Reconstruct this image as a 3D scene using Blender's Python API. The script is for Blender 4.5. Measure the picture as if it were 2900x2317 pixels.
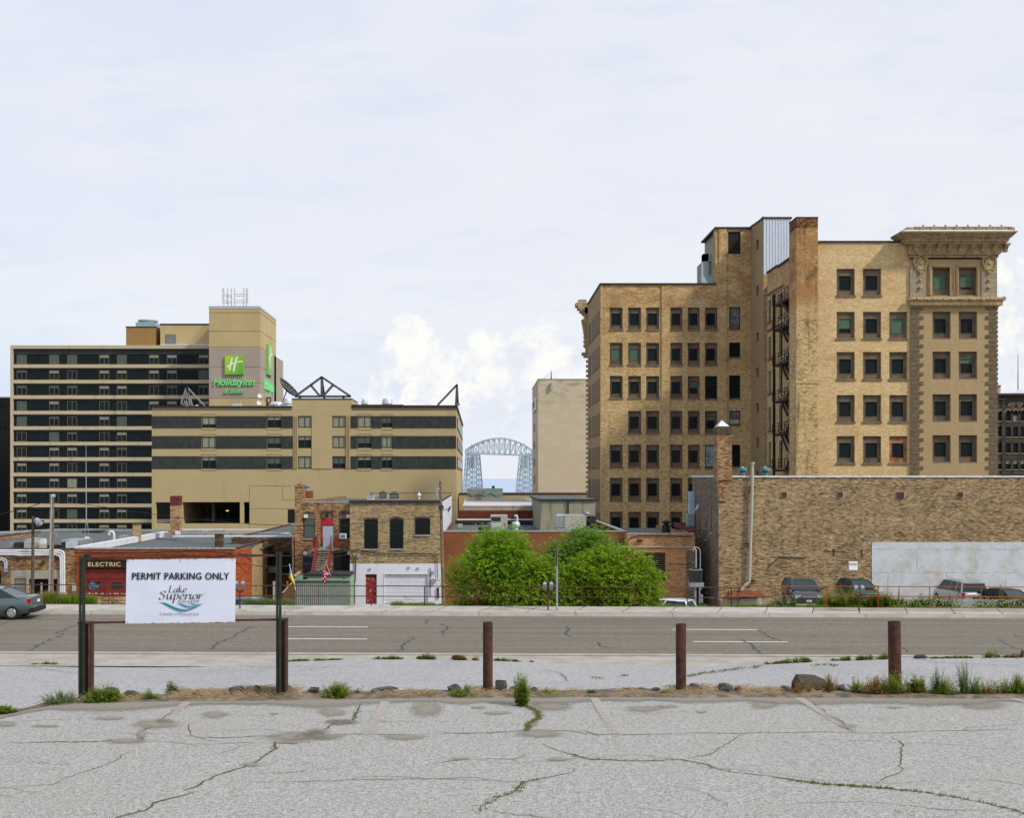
import bpy, math, random
from math import sin, cos, pi, radians, sqrt, atan2
from mathutils import Vector, Matrix, noise
random.seed(7)
for o in list(bpy.data.objects): bpy.data.objects.remove(o)
S = bpy.context.scene
F = 3200.0; CX = 1357.0; CY = 1353.0        # focal length in photo pixels, vanishing point of the street grid
# ------------------------------------------------------------------ camera
cd = bpy.data.cameras.new('camera'); cam = bpy.data.objects.new('camera', cd); S.collection.objects.link(cam)
cam.location = (0, 0, 0); cam.rotation_euler = (pi/2, 0, 0)
cd.sensor_fit = 'HORIZONTAL'; cd.sensor_width = 36; cd.lens = 36*F/2900
cd.shift_x = (1450-CX)/2900; cd.shift_y = (CY-1158.5)/2900
cd.clip_start = .1; cd.clip_end = 60000
S.camera = cam
# ------------------------------------------------------------------ sun, exposure
SUN = Vector((.82, -.52, .90)).normalized()
sl = bpy.data.lights.new('sun', 'SUN'); sun = bpy.data.objects.new('sun', sl); S.collection.objects.link(sun)
sl.energy = 2.7; sl.angle = radians(5); sl.color = (1, .93, .80)
sun.rotation_euler = SUN.to_track_quat('Z', 'Y').to_euler()
sun.location = (0, 0, 60)
S.view_settings.view_transform = 'Standard'; S.view_settings.look = 'None'
S.view_settings.exposure = 0.15; S.view_settings.gamma = 1; S.view_settings.use_curve_mapping = False
S.render.engine = 'CYCLES'; S.cycles.max_bounces = 6; S.cycles.transparent_max_bounces = 12

# ------------------------------------------------------------------ node helpers
class N:
    def __init__(s, nt): s.t = nt
    def new(s, typ, **k):
        n = s.t.nodes.new(typ)
        for a, v in k.items(): setattr(n, a, v)
        return n
    def put(s, sock, v):
        if isinstance(v, bpy.types.NodeSocket): s.t.links.new(v, sock)
        elif v is not None:
            if hasattr(sock, 'default_value') and not isinstance(v, (int, float)) and len(v) == 3 and len(sock.default_value) == 4: v = (*v, 1)
            sock.default_value = v
    def m(s, op, a, b=None, c=None, clamp=False):
        n = s.new('ShaderNodeMath', operation=op, use_clamp=clamp)
        s.put(n.inputs[0], a); s.put(n.inputs[1], b); s.put(n.inputs[2], c); return n.outputs[0]
    def mix(s, f, a, b, mode='MIX'):
        n = s.new('ShaderNodeMix', data_type='RGBA', blend_type=mode)
        s.put(n.inputs[0], f); s.put(n.inputs[6], a); s.put(n.inputs[7], b); return n.outputs[2]
    def noise(s, vec, scale=1, detail=4, rough=.55, dist=0):
        n = s.new('ShaderNodeTexNoise'); s.put(n.inputs['Vector'], vec)
        n.inputs['Scale'].default_value = scale; n.inputs['Detail'].default_value = detail
        n.inputs['Roughness'].default_value = rough; n.inputs['Distortion'].default_value = dist
        return n.outputs['Fac']
    def ramp(s, fac, stops, interp='LINEAR'):
        n = s.new('ShaderNodeValToRGB'); r = n.color_ramp; r.interpolation = interp
        while len(r.elements) < len(stops): r.elements.new(.5)
        for e, (p, c) in zip(r.elements, stops):
            e.position = p; e.color = (*c, 1) if not isinstance(c, (int, float)) else (c, c, c, 1)
        s.put(n.inputs[0], fac); return n.outputs[0]
    def sm(s, v, lo, hi, a=0, b=1):
        n = s.new('ShaderNodeMapRange', interpolation_type='SMOOTHSTEP')
        s.put(n.inputs[0], v)
        for i, x in enumerate((lo, hi, a, b)): n.inputs[i+1].default_value = x
        return n.outputs[0]
    def comb(s, x, y, z):
        n = s.new('ShaderNodeCombineXYZ'); s.put(n.inputs[0], x); s.put(n.inputs[1], y); s.put(n.inputs[2], z); return n.outputs[0]
    def sep(s, v):
        n = s.new('ShaderNodeSeparateXYZ'); s.put(n.inputs[0], v); return n.outputs

# ------------------------------------------------------------------ world: Nishita sky behind a high bright veil with cumulus low over the lake
W = bpy.data.worlds.new("World"); S.world = W; W.use_nodes = True
nt = W.node_tree; nt.nodes.clear(); n = N(nt)
sky = n.new('ShaderNodeTexSky', sky_type='NISHITA'); sky.sun_disc = False
sky.sun_elevation = math.asin(SUN.z); sky.sun_rotation = atan2(SUN.x, SUN.y)
tc = n.new('ShaderNodeTexCoord').outputs['Generated']
x, y, z = n.sep(tc)
skyc = n.mix(1.0, sky.outputs[0], (.10, .10, .10), 'MULTIPLY')
yy = n.m('MAXIMUM', n.m('ABSOLUTE', y), .15)
u = n.m('DIVIDE', x, yy); v = n.m('DIVIDE', z, yy)
uv = n.comb(u, v, 0.0)
base = n.ramp(v, [(0, (.76, .82, .93)), (.05, (.645, .745, .94)), (.14, (.78, .83, .93)), (.30, (.76, .80, .92)), (.45, (.68, .74, .91)), (1, (.55, .62, .84))])
# brighter toward the right-centre, bluer at upper left
lum = n.m('MULTIPLY', n.sm(u, -.6, .25), n.sm(v, -.1, .4, 1, .7))
base = n.mix(lum, base, (.84, .86, .93))
wv = n.noise(n.comb(n.m('MULTIPLY', u, 2.2), n.m('MULTIPLY', v, 6.5), 3.1), 1.6, 5, .55, .6)
veil = n.mix(n.sm(wv, .42, .68, 0, .55), base, (.86, .88, .94))
wv2 = n.noise(n.comb(n.m('MULTIPLY', u, 5), n.m('MULTIPLY', v, 16), 9.3), 2.0, 5, .6, .4)
veil = n.mix(n.sm(wv2, .5, .72, 0, .35), veil, (.66, .73, .90))
# cumulus: blobs placed by direction
def blob(px, py, rx, ry):
    du = n.m('DIVIDE', n.m('SUBTRACT', u, (px-CX)/F), rx/F)
    dv = n.m('DIVIDE', n.m('SUBTRACT', v, (CY-py)/F), ry/F)
    return n.m('SUBTRACT', 1.0, n.m('ADD', n.m('MULTIPLY', du, du), n.m('MULTIPLY', dv, dv)))
bl = None
for b in [(1165, 1005, 110, 105), (1240, 1090, 150, 90), (1400, 1030, 130, 110), (1515, 1025, 140, 110), (1320, 1150, 230, 80), (1640, 1070, 140, 90),
          (2900, 880, 110, 150), (3000, 1000, 220, 190), (-250, 1180, 260, 90), (3500, 1050, 420, 220), (-900, 1100, 420, 200)]:
    q = blob(*b); bl = q if bl is None else n.m('MAXIMUM', bl, q)
cn = n.noise(uv, 26, 7, .62, .25); cn2 = n.noise(uv, 9, 5, .55)
fr = n.m('ADD', n.m('MULTIPLY', n.m('MAXIMUM', bl, -2.0), .55), n.m('MULTIPLY', n.m('SUBTRACT', n.m('ADD', cn, n.m('MULTIPLY', cn2, .6)), .8), 3.4))
cov = n.m('MULTIPLY', n.sm(fr, -.10, .34), n.sm(v, .028, .07))
cs = n.noise(n.comb(u, n.m('MULTIPLY', n.m('ADD', v, .006), 1.0), .4), 26, 6, .6, .25)
ccol = n.mix(n.sm(cs, .36, .58), (.76, .80, .90), (1.0, .985, .95))
veil = n.mix(n.m('MULTIPLY', cov, .88), veil, ccol)
veil = n.mix(1.0, veil, (.955, .95, .94), 'MULTIPLY'); tot = n.mix(.93, skyc, veil)
# the ground half of the world stays dim
tot = n.mix(n.sm(z, -.02, 0.0), (.18, .18, .18), tot)
bg = n.new('ShaderNodeBackground'); n.put(bg.inputs[0], tot); bg.inputs[1].default_value = 1.0
wo = n.new('ShaderNodeOutputWorld'); nt.links.new(bg.outputs[0], wo.inputs[0])

# ------------------------------------------------------------------ materials
def lin(c):
    return tuple((v/12.92 if v <= .04045 else ((v+.055)/1.055)**2.4) for v in c)
def newmat(name):
    m = bpy.data.materials.new(name); m.use_nodes = True
    nt = m.node_tree; nt.nodes.clear(); n = N(nt)
    b = n.new('ShaderNodeBsdfPrincipled'); o = n.new('ShaderNodeOutputMaterial'); nt.links.new(b.outputs[0], o.inputs[0])
    return m, n, b, o
def pos(n): return n.new('ShaderNodeNewGeometry').outputs['Position']
def bump(n, b, h, strength=.3, dist=.02):
    k = n.new('ShaderNodeBump'); k.inputs['Strength'].default_value = strength; k.inputs['Distance'].default_value = dist
    n.put(k.inputs['Height'], h); n.put(b.inputs['Normal'], k.outputs[0])
def plain(name, col, rough=.7, metal=0., var=.25, sc=3., dirt=None, dirtamt=.4, dsc=1., streak=False, bmp=0., obj=False, spec=.3):
    """flat colour with patchy variation, optional dirt / rust patches or vertical streaks"""
    m, n, b, o = newmat(name)
    p = n.new('ShaderNodeTexCoord').outputs['Object'] if obj else pos(n)
    f = n.noise(p, sc, 5, .6)
    c = n.mix(n.sm(f, .3, .7), tuple(v*(1-var) for v in col), tuple(min(1, v*(1+var)) for v in col))
    if dirt:
        if streak:
            X, Y, Z = n.sep(p); p2 = n.comb(n.m('MULTIPLY', X, 3.), n.m('MULTIPLY', Y, 3.), n.m('MULTIPLY', Z, .35))
        else: p2 = p
        g = n.noise(p2, dsc, 6, .65)
        c = n.mix(n.sm(g, .62-.25*dirtamt, .78-.2*dirtamt), c, dirt)
    n.put(b.inputs['Base Color'], c); b.inputs['Roughness'].default_value = rough; b.inputs['Metallic'].default_value = metal
    b.inputs['Specular IOR Level'].default_value = spec
    if bmp: bump(n, b, n.noise(p, sc*8, 4), bmp, .02)
    return m
def boxuv(n):
    g = n.new('ShaderNodeNewGeometry'); X, Y, Z = n.sep(g.outputs['Position']); nx, ny, nz = n.sep(g.outputs['Normal'])
    side = n.m('GREATER_THAN', n.m('ABSOLUTE', nx), .6)
    uu = n.m('ADD', n.m('MULTIPLY', X, n.m('SUBTRACT', 1.0, side)), n.m('MULTIPLY', Y, side))
    return uu, Z, side
def brick(name, pal, mortar, bw=.21, bh=.075, msz=.010, stain=(.05, .045, .04), stainamt=.25, patch=None, patchamt=.3, psc=.35, streaks=1., zcol=None, spread=1., pz=None):
    m, n, b, o = newmat(name)
    uu, vv, side = boxuv(n)
    uvv = n.comb(uu, vv, 0.0)
    t = n.new('ShaderNodeTexBrick'); n.put(t.inputs['Vector'], uvv)
    t.inputs['Color1'].default_value = (0, 0, 0, 1); t.inputs['Color2'].default_value = (1, 1, 1, 1); t.inputs['Mortar'].default_value = (.5, .5, .5, 1)
    t.inputs['Scale'].default_value = 1; t.inputs['Mortar Size'].default_value = msz; t.inputs['Mortar Smooth'].default_value = .2
    t.inputs['Brick Width'].default_value = bw; t.inputs['Row Height'].default_value = bh; t.inputs['Bias'].default_value = 0
    st = n.noise(n.comb(n.m('MULTIPLY', uu, 4.), n.m('MULTIPLY', vv, 30.), side), 1, 3, .7)
    tb = n.new('ShaderNodeTexBrick'); n.put(tb.inputs['Vector'], n.comb(n.m('ADD', uu, n.m('MULTIPLY', n.m('FLOOR', n.m('DIVIDE', vv, bh)), .37)), vv, 0.0)); tb.inputs['Color1'].default_value = (0, 0, 0, 1); tb.inputs['Color2'].default_value = (1, 1, 1, 1); tb.inputs['Mortar'].default_value = (.5, .5, .5, 1)
    tb.inputs['Scale'].default_value = 1; tb.inputs['Mortar Size'].default_value = 0; tb.inputs['Brick Width'].default_value = bw*1.35; tb.inputs['Row Height'].default_value = bh
    st2 = n.m('ADD', n.m('MULTIPLY', n.m('SUBTRACT', n.sep(tb.outputs[0])[0], .5), .75), .5)
    f = n.m('ADD', n.m('MULTIPLY', n.sep(t.outputs[0])[0], .42*spread), n.m('ADD', n.m('MULTIPLY', n.m('SUBTRACT', st, .5), .42*streaks), n.m('MULTIPLY', n.m('SUBTRACT', st2, .5), .85*streaks)))
    bnd = n.noise(n.comb(n.m('MULTIPLY', uu, .12), n.m('MULTIPLY', vv, 1.1), side), 1, 4, .6); f = n.m('ADD', f, n.m('MULTIPLY', n.m('SUBTRACT', bnd, .5), .45*streaks))
    f = n.m('ADD', f, .5-.21*spread, clamp=True)
    c = n.ramp(f, pal)
    if patch:
        g = n.noise(n.comb(uu, n.m('MULTIPLY', vv, 2.0), 7.0), psc, 6, .7)
        g = n.m('ADD', g, n.m('MULTIPLY', n.m('SUBTRACT', st2, .5), .35))
        pf = n.sm(g, .66-.3*patchamt, .74-.22*patchamt, 0, .8)
        if pz: pf = n.m('MULTIPLY', pf, n.sm(vv, pz[0], pz[1]))
        c = n.mix(pf, c, patch)
    c = n.mix(n.m('MULTIPLY', t.outputs['Fac'], .75), c, mortar)
    g = n.noise(n.comb(uu, n.m('MULTIPLY', vv, .55), 2.0), .6, 6, .72)
    c = n.mix(n.sm(g, .5, .8, 0, stainamt*1.6), c, stain)
    g = n.noise(n.comb(n.m('MULTIPLY', uu, 1.6), n.m('MULTIPLY', vv, .10), 4.0), 1, 6, .7); c = n.mix(n.sm(g, .52, .72, 0, stainamt*1.1), c, tuple(q*1.6 for q in stain))
    if zcol:   # (z, colour, blend height): the wall below z is painted, with a flaking edge
        zz, pc, fl = zcol
        e = n.m('ADD', vv, n.m('MULTIPLY', n.m('SUBTRACT', n.noise(uvv, 9, 5, .7), .5), .25))
        low = n.m('LESS_THAN', e, zz)
        flake = n.m('LESS_THAN', n.m('ADD', n.noise(uvv, 1.6, 8, .72), n.m('MULTIPLY', n.noise(uvv, .35, 2), .3)), fl)
        c = n.mix(n.m('MULTIPLY', low, flake), c, pc)
    n.put(b.inputs['Base Color'], c); b.inputs['Roughness'].default_value = .92; b.inputs['Specular IOR Level'].default_value = .15
    bump(n, b, n.m('SUBTRACT', n.m('MULTIPLY', st2, .3), t.outputs['Fac']), .2, .008)
    return m
def glass(name, col=(.008, .011, .012), rough=.08, tint=.0):
    m, n, b, o = newmat(name)
    g = n.noise(pos(n), .7, 3)
    n.put(b.inputs['Base Color'], n.mix(g, col, tuple(v*2.2 for v in col)))
    b.inputs['Roughness'].default_value = rough; b.inputs['Specular IOR Level'].default_value = .06
    return m
def leafmat(name, cols, trans=.35):
    m, n, b, o = newmat(name)
    g = n.new('ShaderNodeNewGeometry').outputs['Random Per Island']
    c = n.ramp(g, [(i/(len(cols)-1), c) for i, c in enumerate(cols)])
    c = n.mix(n.sm(n.noise(pos(n), 1.1, 3), .35, .65, 0, .5), c, cols[len(cols)//2])
    n.put(b.inputs['Base Color'], c); b.inputs['Roughness'].default_value = .55; b.inputs['Specular IOR Level'].default_value = .25
    t = n.new('ShaderNodeBsdfTranslucent'); n.put(t.inputs[0], n.mix(1., c, (1., 1.1, .5), 'MULTIPLY'))
    mx = n.new('ShaderNodeMixShader'); mx.inputs[0].default_value = trans
    n.t.links.new(b.outputs[0], mx.inputs[1]); n.t.links.new(t.outputs[0], mx.inputs[2]); n.t.links.new(mx.outputs[0], o.inputs[0])
    return m

# ------------------------------------------------------------------ mesh builder
class MB:
    def __init__(s): s.v = []; s.f = []; s.sm = False; s.mi = []; s.cur = 0
    def face(s, *pts):
        i = len(s.v); s.v += [tuple(p) for p in pts]; s.f.append(tuple(range(i, i+len(pts)))); s.mi.append(s.cur); return s
    def box(s, x0, x1, y0, y1, z0, z1, skip=''):
        a = [(x0,y0,z0),(x1,y0,z0),(x1,y1,z0),(x0,y1,z0),(x0,y0,z1),(x1,y0,z1),(x1,y1,z1),(x0,y1,z1)]
        i = len(s.v); s.v += a
        for k, q in (('b',(0,3,2,1)),('t',(4,5,6,7)),('f',(0,1,5,4)),('r',(1,2,6,5)),('k',(2,3,7,6)),('l',(3,0,4,7))):
            if k not in skip: s.f.append(tuple(i+j for j in q)); s.mi.append(s.cur)
        return s
    def pbox(s, px0, px1, py0, py1, Y, d):         # box whose front face covers photo pixels px0..px1, py0..py1 at distance Y
        return s.box(PX(px0,Y), PX(px1,Y), Y, Y+d, PZ(py1,Y), PZ(py0,Y))
    def bar(s, p, q, w, h=None):
        p = Vector(p); q = Vector(q); d = (q-p).normalized(); h = h or w
        a = d.cross(Vector((0,0,1))); a = Vector((1,0,0)) if a.length < 1e-3 else a.normalized(); b = a.cross(d)
        i = len(s.v)
        for e in (p, q):
            for k, l in ((-1,-1),(1,-1),(1,1),(-1,1)): s.v.append(tuple(e+a*(k*w/2)+b*(l*h/2)))
        for fc in ((0,3,2,1),(4,5,6,7),(0,1,5,4),(1,2,6,5),(2,3,7,6),(3,0,4,7)): s.f.append(tuple(i+j for j in fc)); s.mi.append(s.cur)
        return s
    def tube(s, pts, r, n=8, cap=True):
        pts = [Vector(p) for p in pts]; R = r if isinstance(r, (list, tuple)) else [r]*len(pts)
        i0 = len(s.v); a = None
        for k, p in enumerate(pts):
            d = (pts[min(k+1, len(pts)-1)]-pts[max(k-1, 0)]).normalized()
            if a is None: a = d.cross(Vector((0,0,1))); a = Vector((1,0,0)) if a.length < 1e-3 else a.normalized()
            else: a = (a-d*a.dot(d)).normalized()
            b = d.cross(a)
            for j in range(n):
                t = 2*pi*j/n; s.v.append(tuple(p+(a*cos(t)+b*sin(t))*R[k]))
        for k in range(len(pts)-1):
            for j in range(n):
                s.f.append((i0+k*n+j, i0+k*n+(j+1)%n, i0+(k+1)*n+(j+1)%n, i0+(k+1)*n+j)); s.mi.append(s.cur)
        if cap:
            s.f.append(tuple(i0+j for j in reversed(range(n)))); s.f.append(tuple(i0+(len(pts)-1)*n+j for j in range(n))); s.mi += [s.cur]*2
        return s
    def lathe(s, c, prof, n=16, axis='z'):
        c = Vector(c); i0 = len(s.v)
        for r, h in prof:
            for j in range(n):
                t = 2*pi*j/n; q = {'z': (r*cos(t), r*sin(t), h), 'y': (r*cos(t), h, r*sin(t)), 'x': (h, r*cos(t), r*sin(t))}[axis]
                s.v.append(tuple(c+Vector(q)))
        for k in range(len(prof)-1):
            for j in range(n): s.f.append((i0+k*n+j, i0+k*n+(j+1)%n, i0+(k+1)*n+(j+1)%n, i0+(k+1)*n+j)); s.mi.append(s.cur)
        s.f.append(tuple(i0+j for j in reversed(range(n)))); s.f.append(tuple(i0+(len(prof)-1)*n+j for j in range(n))); s.mi += [s.cur]*2
        return s
    def prism(s, poly, y0, y1):                    # polygon in x,z pushed along y
        i = len(s.v); m = len(poly)
        s.v += [(a, y0, b) for a, b in poly]+[(a, y1, b) for a, b in poly]
        s.f.append(tuple(i+j for j in range(m))); s.f.append(tuple(i+m+j for j in reversed(range(m)))); s.mi += [s.cur]*2
        for j in range(m): s.f.append((i+j, i+m+j, i+m+(j+1)%m, i+(j+1)%m)); s.mi.append(s.cur)
        return s
    def prismx(s, poly, x0, x1):                   # polygon in y,z pushed along x
        i = len(s.v); m = len(poly)
        s.v += [(x0, a, b) for a, b in poly]+[(x1, a, b) for a, b in poly]
        s.f.append(tuple(i+j for j in reversed(range(m)))); s.f.append(tuple(i+m+j for j in range(m))); s.mi += [s.cur]*2
        for j in range(m): s.f.append((i+j, i+(j+1)%m, i+m+(j+1)%m, i+m+j)); s.mi.append(s.cur)
        return s
    def ball(s, c, r, n=8, sx=1, sy=1, sz=1):
        prof = []
        c = Vector(c); i0 = len(s.v); m = n
        for k in range(1, m):
            t = pi*k/m
            for j in range(n): a = 2*pi*j/n; s.v.append((c.x+r*sx*sin(t)*cos(a), c.y+r*sy*sin(t)*sin(a), c.z+r*sz*cos(t)))
        for k in range(m-2):
            for j in range(n): s.f.append((i0+k*n+j, i0+(k+1)*n+j, i0+(k+1)*n+(j+1)%n, i0+k*n+(j+1)%n)); s.mi.append(s.cur)
        s.f.append(tuple(i0+j for j in range(n))); s.f.append(tuple(i0+(m-2)*n+j for j in reversed(range(n)))); s.mi += [s.cur]*2
        return s
    def wall(s, o, U, V, u0, u1, v0, v1, holes=(), inward=None, depth=.25):
        """wall o+u*U+v*V with rectangular holes (u0,u1,v0,v1) and their reveals"""
        o, U, V = Vector(o), Vector(U), Vector(V); I = Vector(inward) if inward else None
        P = lambda a, b: o+U*a+V*b
        us = sorted({u0, u1, *[h[k] for h in holes for k in (0, 1) if u0 < h[k] < u1]})
        vs = sorted({v0, v1, *[h[k] for h in holes for k in (2, 3) if v0 < h[k] < v1]})
        for a, b in zip(us, us[1:]):
            run = None
            for c, d in zip(vs, vs[1:]):
                mu, mv = (a+b)/2, (c+d)/2
                if any(h[0] < mu < h[1] and h[2] < mv < h[3] for h in holes):
                    if run is not None: s.face(P(a,run), P(b,run), P(b,c), P(a,c)); run = None
                elif run is None: run = c
            if run is not None: s.face(P(a,run), P(b,run), P(b,vs[-1]), P(a,vs[-1]))
        if I is not None:
            for h in holes:
                a, b, c, d = h[:4]; D = I*(h[4] if len(h) > 4 else depth)
                for p, q in ((P(a,c),P(b,c)), (P(b,c),P(b,d)), (P(b,d),P(a,d)), (P(a,d),P(a,c))): s.face(p, p+D, q+D, q)
        return s
    def build(s, name, mat, parent=None, smooth=False):
        me = bpy.data.meshes.new(name); me.from_pydata(s.v, [], s.f)
        mats = mat if isinstance(mat, (list, tuple)) else [mat]
        for q in mats: me.materials.append(q)
        if len(mats) > 1: me.polygons.foreach_set('material_index', s.mi)
        if smooth: me.polygons.foreach_set('use_smooth', [True]*len(me.polygons))
        me.update()
        o = bpy.data.objects.new(name, me); S.collection.objects.link(o)
        if parent: o.parent = parent
        return o
def PX(px, Y): return (px-CX)/F*Y
def PZ(py, Y): return (CY-py)/F*Y
def P3(px, py, Y): return (PX(px, Y), Y, PZ(py, Y))
THINGS = []
def thing(name, label, cat, group=None):
    o = bpy.data.objects.new(name, None); S.collection.objects.link(o); o.empty_display_size = .3
    o['label'] = label; o['category'] = cat
    if group: o['group'] = group
    THINGS.append(o); return o
def tag(o, label, cat, group=None, kind=None):
    if label: o['label'] = label
    if cat: o['category'] = cat
    if group: o['group'] = group
    if kind: o['kind'] = kind
    THINGS.append(o); return o
def struct(o, label=None):
    o['kind'] = 'structure'
    if label: o['label'] = label
    return o
def copytree(o, parent=None):
    c = o.copy(); S.collection.objects.link(c); c.parent = parent
    for ch in list(o.children): copytree(ch, c)
    return c
def place(t, loc, rz=0): t.location = loc; t.rotation_euler = (0, 0, rz); t['placed'] = 1; return t
def text(name, body, mat, parent, x0, x1, z0, z1, y, extrude=.01, shear=0., offset=0., rot=None, spacing=1., fit=True, xf=None, bold=0):
    cu = bpy.data.curves.new(name, 'FONT'); cu.body = body; cu.shear = shear; cu.offset = offset; cu.extrude = 0; cu.space_character = spacing; cu.resolution_u = 3
    ob = bpy.data.objects.new(name, cu); S.collection.objects.link(ob)
    bpy.context.view_layer.update(); dg = bpy.context.evaluated_depsgraph_get()
    me = bpy.data.meshes.new_from_object(ob.evaluated_get(dg)); bpy.data.objects.remove(ob)
    xs = [v.co.x for v in me.vertices]; ys = [v.co.y for v in me.vertices]
    ax, bx, ay, by = min(xs), max(xs), min(ys), max(ys)
    mb = MB(); co = [(x0+(v.co.x-ax)/(bx-ax)*(x1-x0), z0+(v.co.y-ay)/(by-ay)*(z1-z0)) for v in me.vertices]
    T = xf or (lambda a, d, b: (a, y+d, b))
    mb.v = [T(a, 0, b) for a, b in co]
    nv = len(co)
    for p in me.polygons: mb.f.append(tuple(p.vertices)); mb.mi.append(0)
    if bold:
        f0 = list(mb.f)
        for k_, (dx, dz) in enumerate(((bold, 0), (-bold, 0), (0, bold*.7), (0, -bold*.7))):
            o_ = len(mb.v); mb.v += [T(a+dx, -.00015*(k_+1), b+dz) for a, b in co]; mb.f += [tuple(i+o_ for i in f_) for f_ in f0]; mb.mi += [0]*len(f0)
    if extrude:
        mb.v += [T(a, extrude, b) for a, b in co]
        cnt = {}
        for p in me.polygons:
            vs = list(p.vertices)
            for a, b in zip(vs, vs[1:]+vs[:1]): cnt[(a, b)] = 1
        for (a, b) in cnt:
            if (b, a) not in cnt: mb.f.append((a, b, b+nv, a+nv)); mb.mi.append(0)
    bpy.data.meshes.remove(me)
    return mb.build(name, mat, parent)
# ================================================================== GROUND AND FOREGROUND
def lot_z(Y): return -.0353125*Y-2.33
def LP(px, py, up=0.):
    Y = F*2.33/(py-1466.); return Vector((PX(px, Y), Y, lot_z(Y)+up))
def street_z(X): return -6.5-.0041*X
def chipseal(name, lo, hi, big=(.34,.32,.28), sc=48.):
    m, n, b, o = newmat(name); p = pos(n)
    f1 = n.noise(p, sc, 3, .75); f2 = n.noise(p, sc*.33, 4, .6); f3 = n.noise(p, .5, 6, .65); f4 = n.noise(p, 2.7, 5, .7)
    f = n.m('ADD', n.m('MULTIPLY', f1, .75), n.m('MULTIPLY', f2, .35))
    c = n.mix(n.sm(f, .44, .66), lo, hi)
    c = n.mix(n.sm(f3, .5, .72, 0, .45), c, big)
    c = n.mix(n.sm(f4, .56, .75, 0, .3), c, big)
    n.put(b.inputs['Base Color'], c); b.inputs['Roughness'].default_value = .95; b.inputs['Specular IOR Level'].default_value = .1
    bump(n, b, f, .55, .012); return m
M = {}
M['lot'] = chipseal('chip_seal_asphalt', (.19, .185, .165), (.50, .50, .485), sc=80)
M['lot2'] = chipseal('pale_asphalt', (.25, .25, .24), (.45, .452, .47), (.27, .265, .25), 26)
M['road'] = chipseal('road_asphalt', (.15, .134, .108), (.24, .216, .175), (.165, .148, .12), 14)
n_ = N(M['road'].node_tree); b_ = M['road'].node_tree.nodes['Principled BSDF']; X_, Y_, Z_ = n_.sep(pos(n_))
src = b_.inputs['Base Color'].links[0].from_socket; w_ = n_.noise(n_.comb(n_.m('MULTIPLY', X_, .045), n_.m('MULTIPLY', Y_, 1.3), 0.), 1, 5, .6)
n_.put(b_.inputs['Base Color'], n_.mix(n_.sm(w_, .35, .68, 0, .55), src, (.12, .108, .09)))
M['conc'] = plain('kerb_concrete', (.36, .335, .29), .9, var=.16, sc=1.2, dirt=(.22, .2, .17), dirtamt=.3, dsc=.6, bmp=.1)
M['walk'] = plain('sidewalk_concrete', (.42, .395, .36), .9, var=.12, sc=.9, dirt=(.29, .265, .23), dirtamt=.35, dsc=.5, bmp=.1)
M['brownwalk'] = plain('weathered_asphalt_walk', (.29, .255, .205), .95, var=.15, sc=1.5)
M['dirt'] = plain('verge_dirt', (.15, .12, .085), 1, var=.4, sc=6, dirt=(.26, .22, .17), dirtamt=.6, dsc=3, bmp=.6)
M['earth'] = plain('vacant_ground', (.15, .14, .11), 1, var=.4, sc=.5, bmp=.3)
M['gravel'] = plain('alley_gravel', (.24, .225, .20), 1, var=.25, sc=1.2, bmp=.3)
M['crack'] = plain('crack_filling', (.10, .088, .058), 1, var=.5, sc=20)
M['moss'] = leafmat('moss_green', [(.10,.11,.015), (.16,.17,.02), (.22,.22,.04)], .2)
M['tar'] = plain('tar_seam', (.055, .065, .07), .7, var=.3, sc=3)
M['white'] = plain('road_paint', (.74, .74, .75), .7, var=.1, sc=5)
def fademat(name, col, lo=.2, hi=.75, amt=.9, sc=6.):
    m, n, b, o = newmat(name)
    at = n.new('ShaderNodeAttribute', attribute_name='fade'); p = pos(n)
    f = n.m('ADD', at.outputs['Fac'], n.m('MULTIPLY', n.m('SUBTRACT', n.noise(p, sc, 6, .75), .5), 1.1))
    n.put(b.inputs['Base Color'], n.mix(n.noise(p, 40, 2), tuple(v*.8 for v in col), tuple(v*1.15 for v in col)))
    b.inputs['Roughness'].default_value = 1; n.put(b.inputs['Alpha'], n.sm(f, lo, hi, 0, amt)); return m
M['sand'] = fademat('sand_film', (.27, .245, .20), .10, .80, .9, 15.)
M['pinkline'] = fademat('worn_parking_paint', (.50, .44, .39), .30, 1.05, .75, 12.)
def sheet(name, pts_rows, mat, parent=None, smooth=True):
    """grid mesh from rows of points"""
    mb = MB(); w = len(pts_rows[0]); mb.v = [tuple(p) for r in pts_rows for p in r]
    for i in range(len(pts_rows)-1):
        for j in range(w-1): mb.f.append((i*w+j, i*w+j+1, (i+1)*w+j+1, (i+1)*w+j)); mb.mi.append(0)
    return mb.build(name, mat, parent, smooth)
def interp(tab, x):
    if x <= tab[0][0]: return tab[0][1]
    for (a, b), (c, d) in zip(tab, tab[1:]):
        if x <= c: return b+(d-b)*(x-a)/(c-a)
    return tab[-1][1]
def nz(x, y=0., z=0.): return noise.noise(Vector((x, y, z)))
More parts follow.
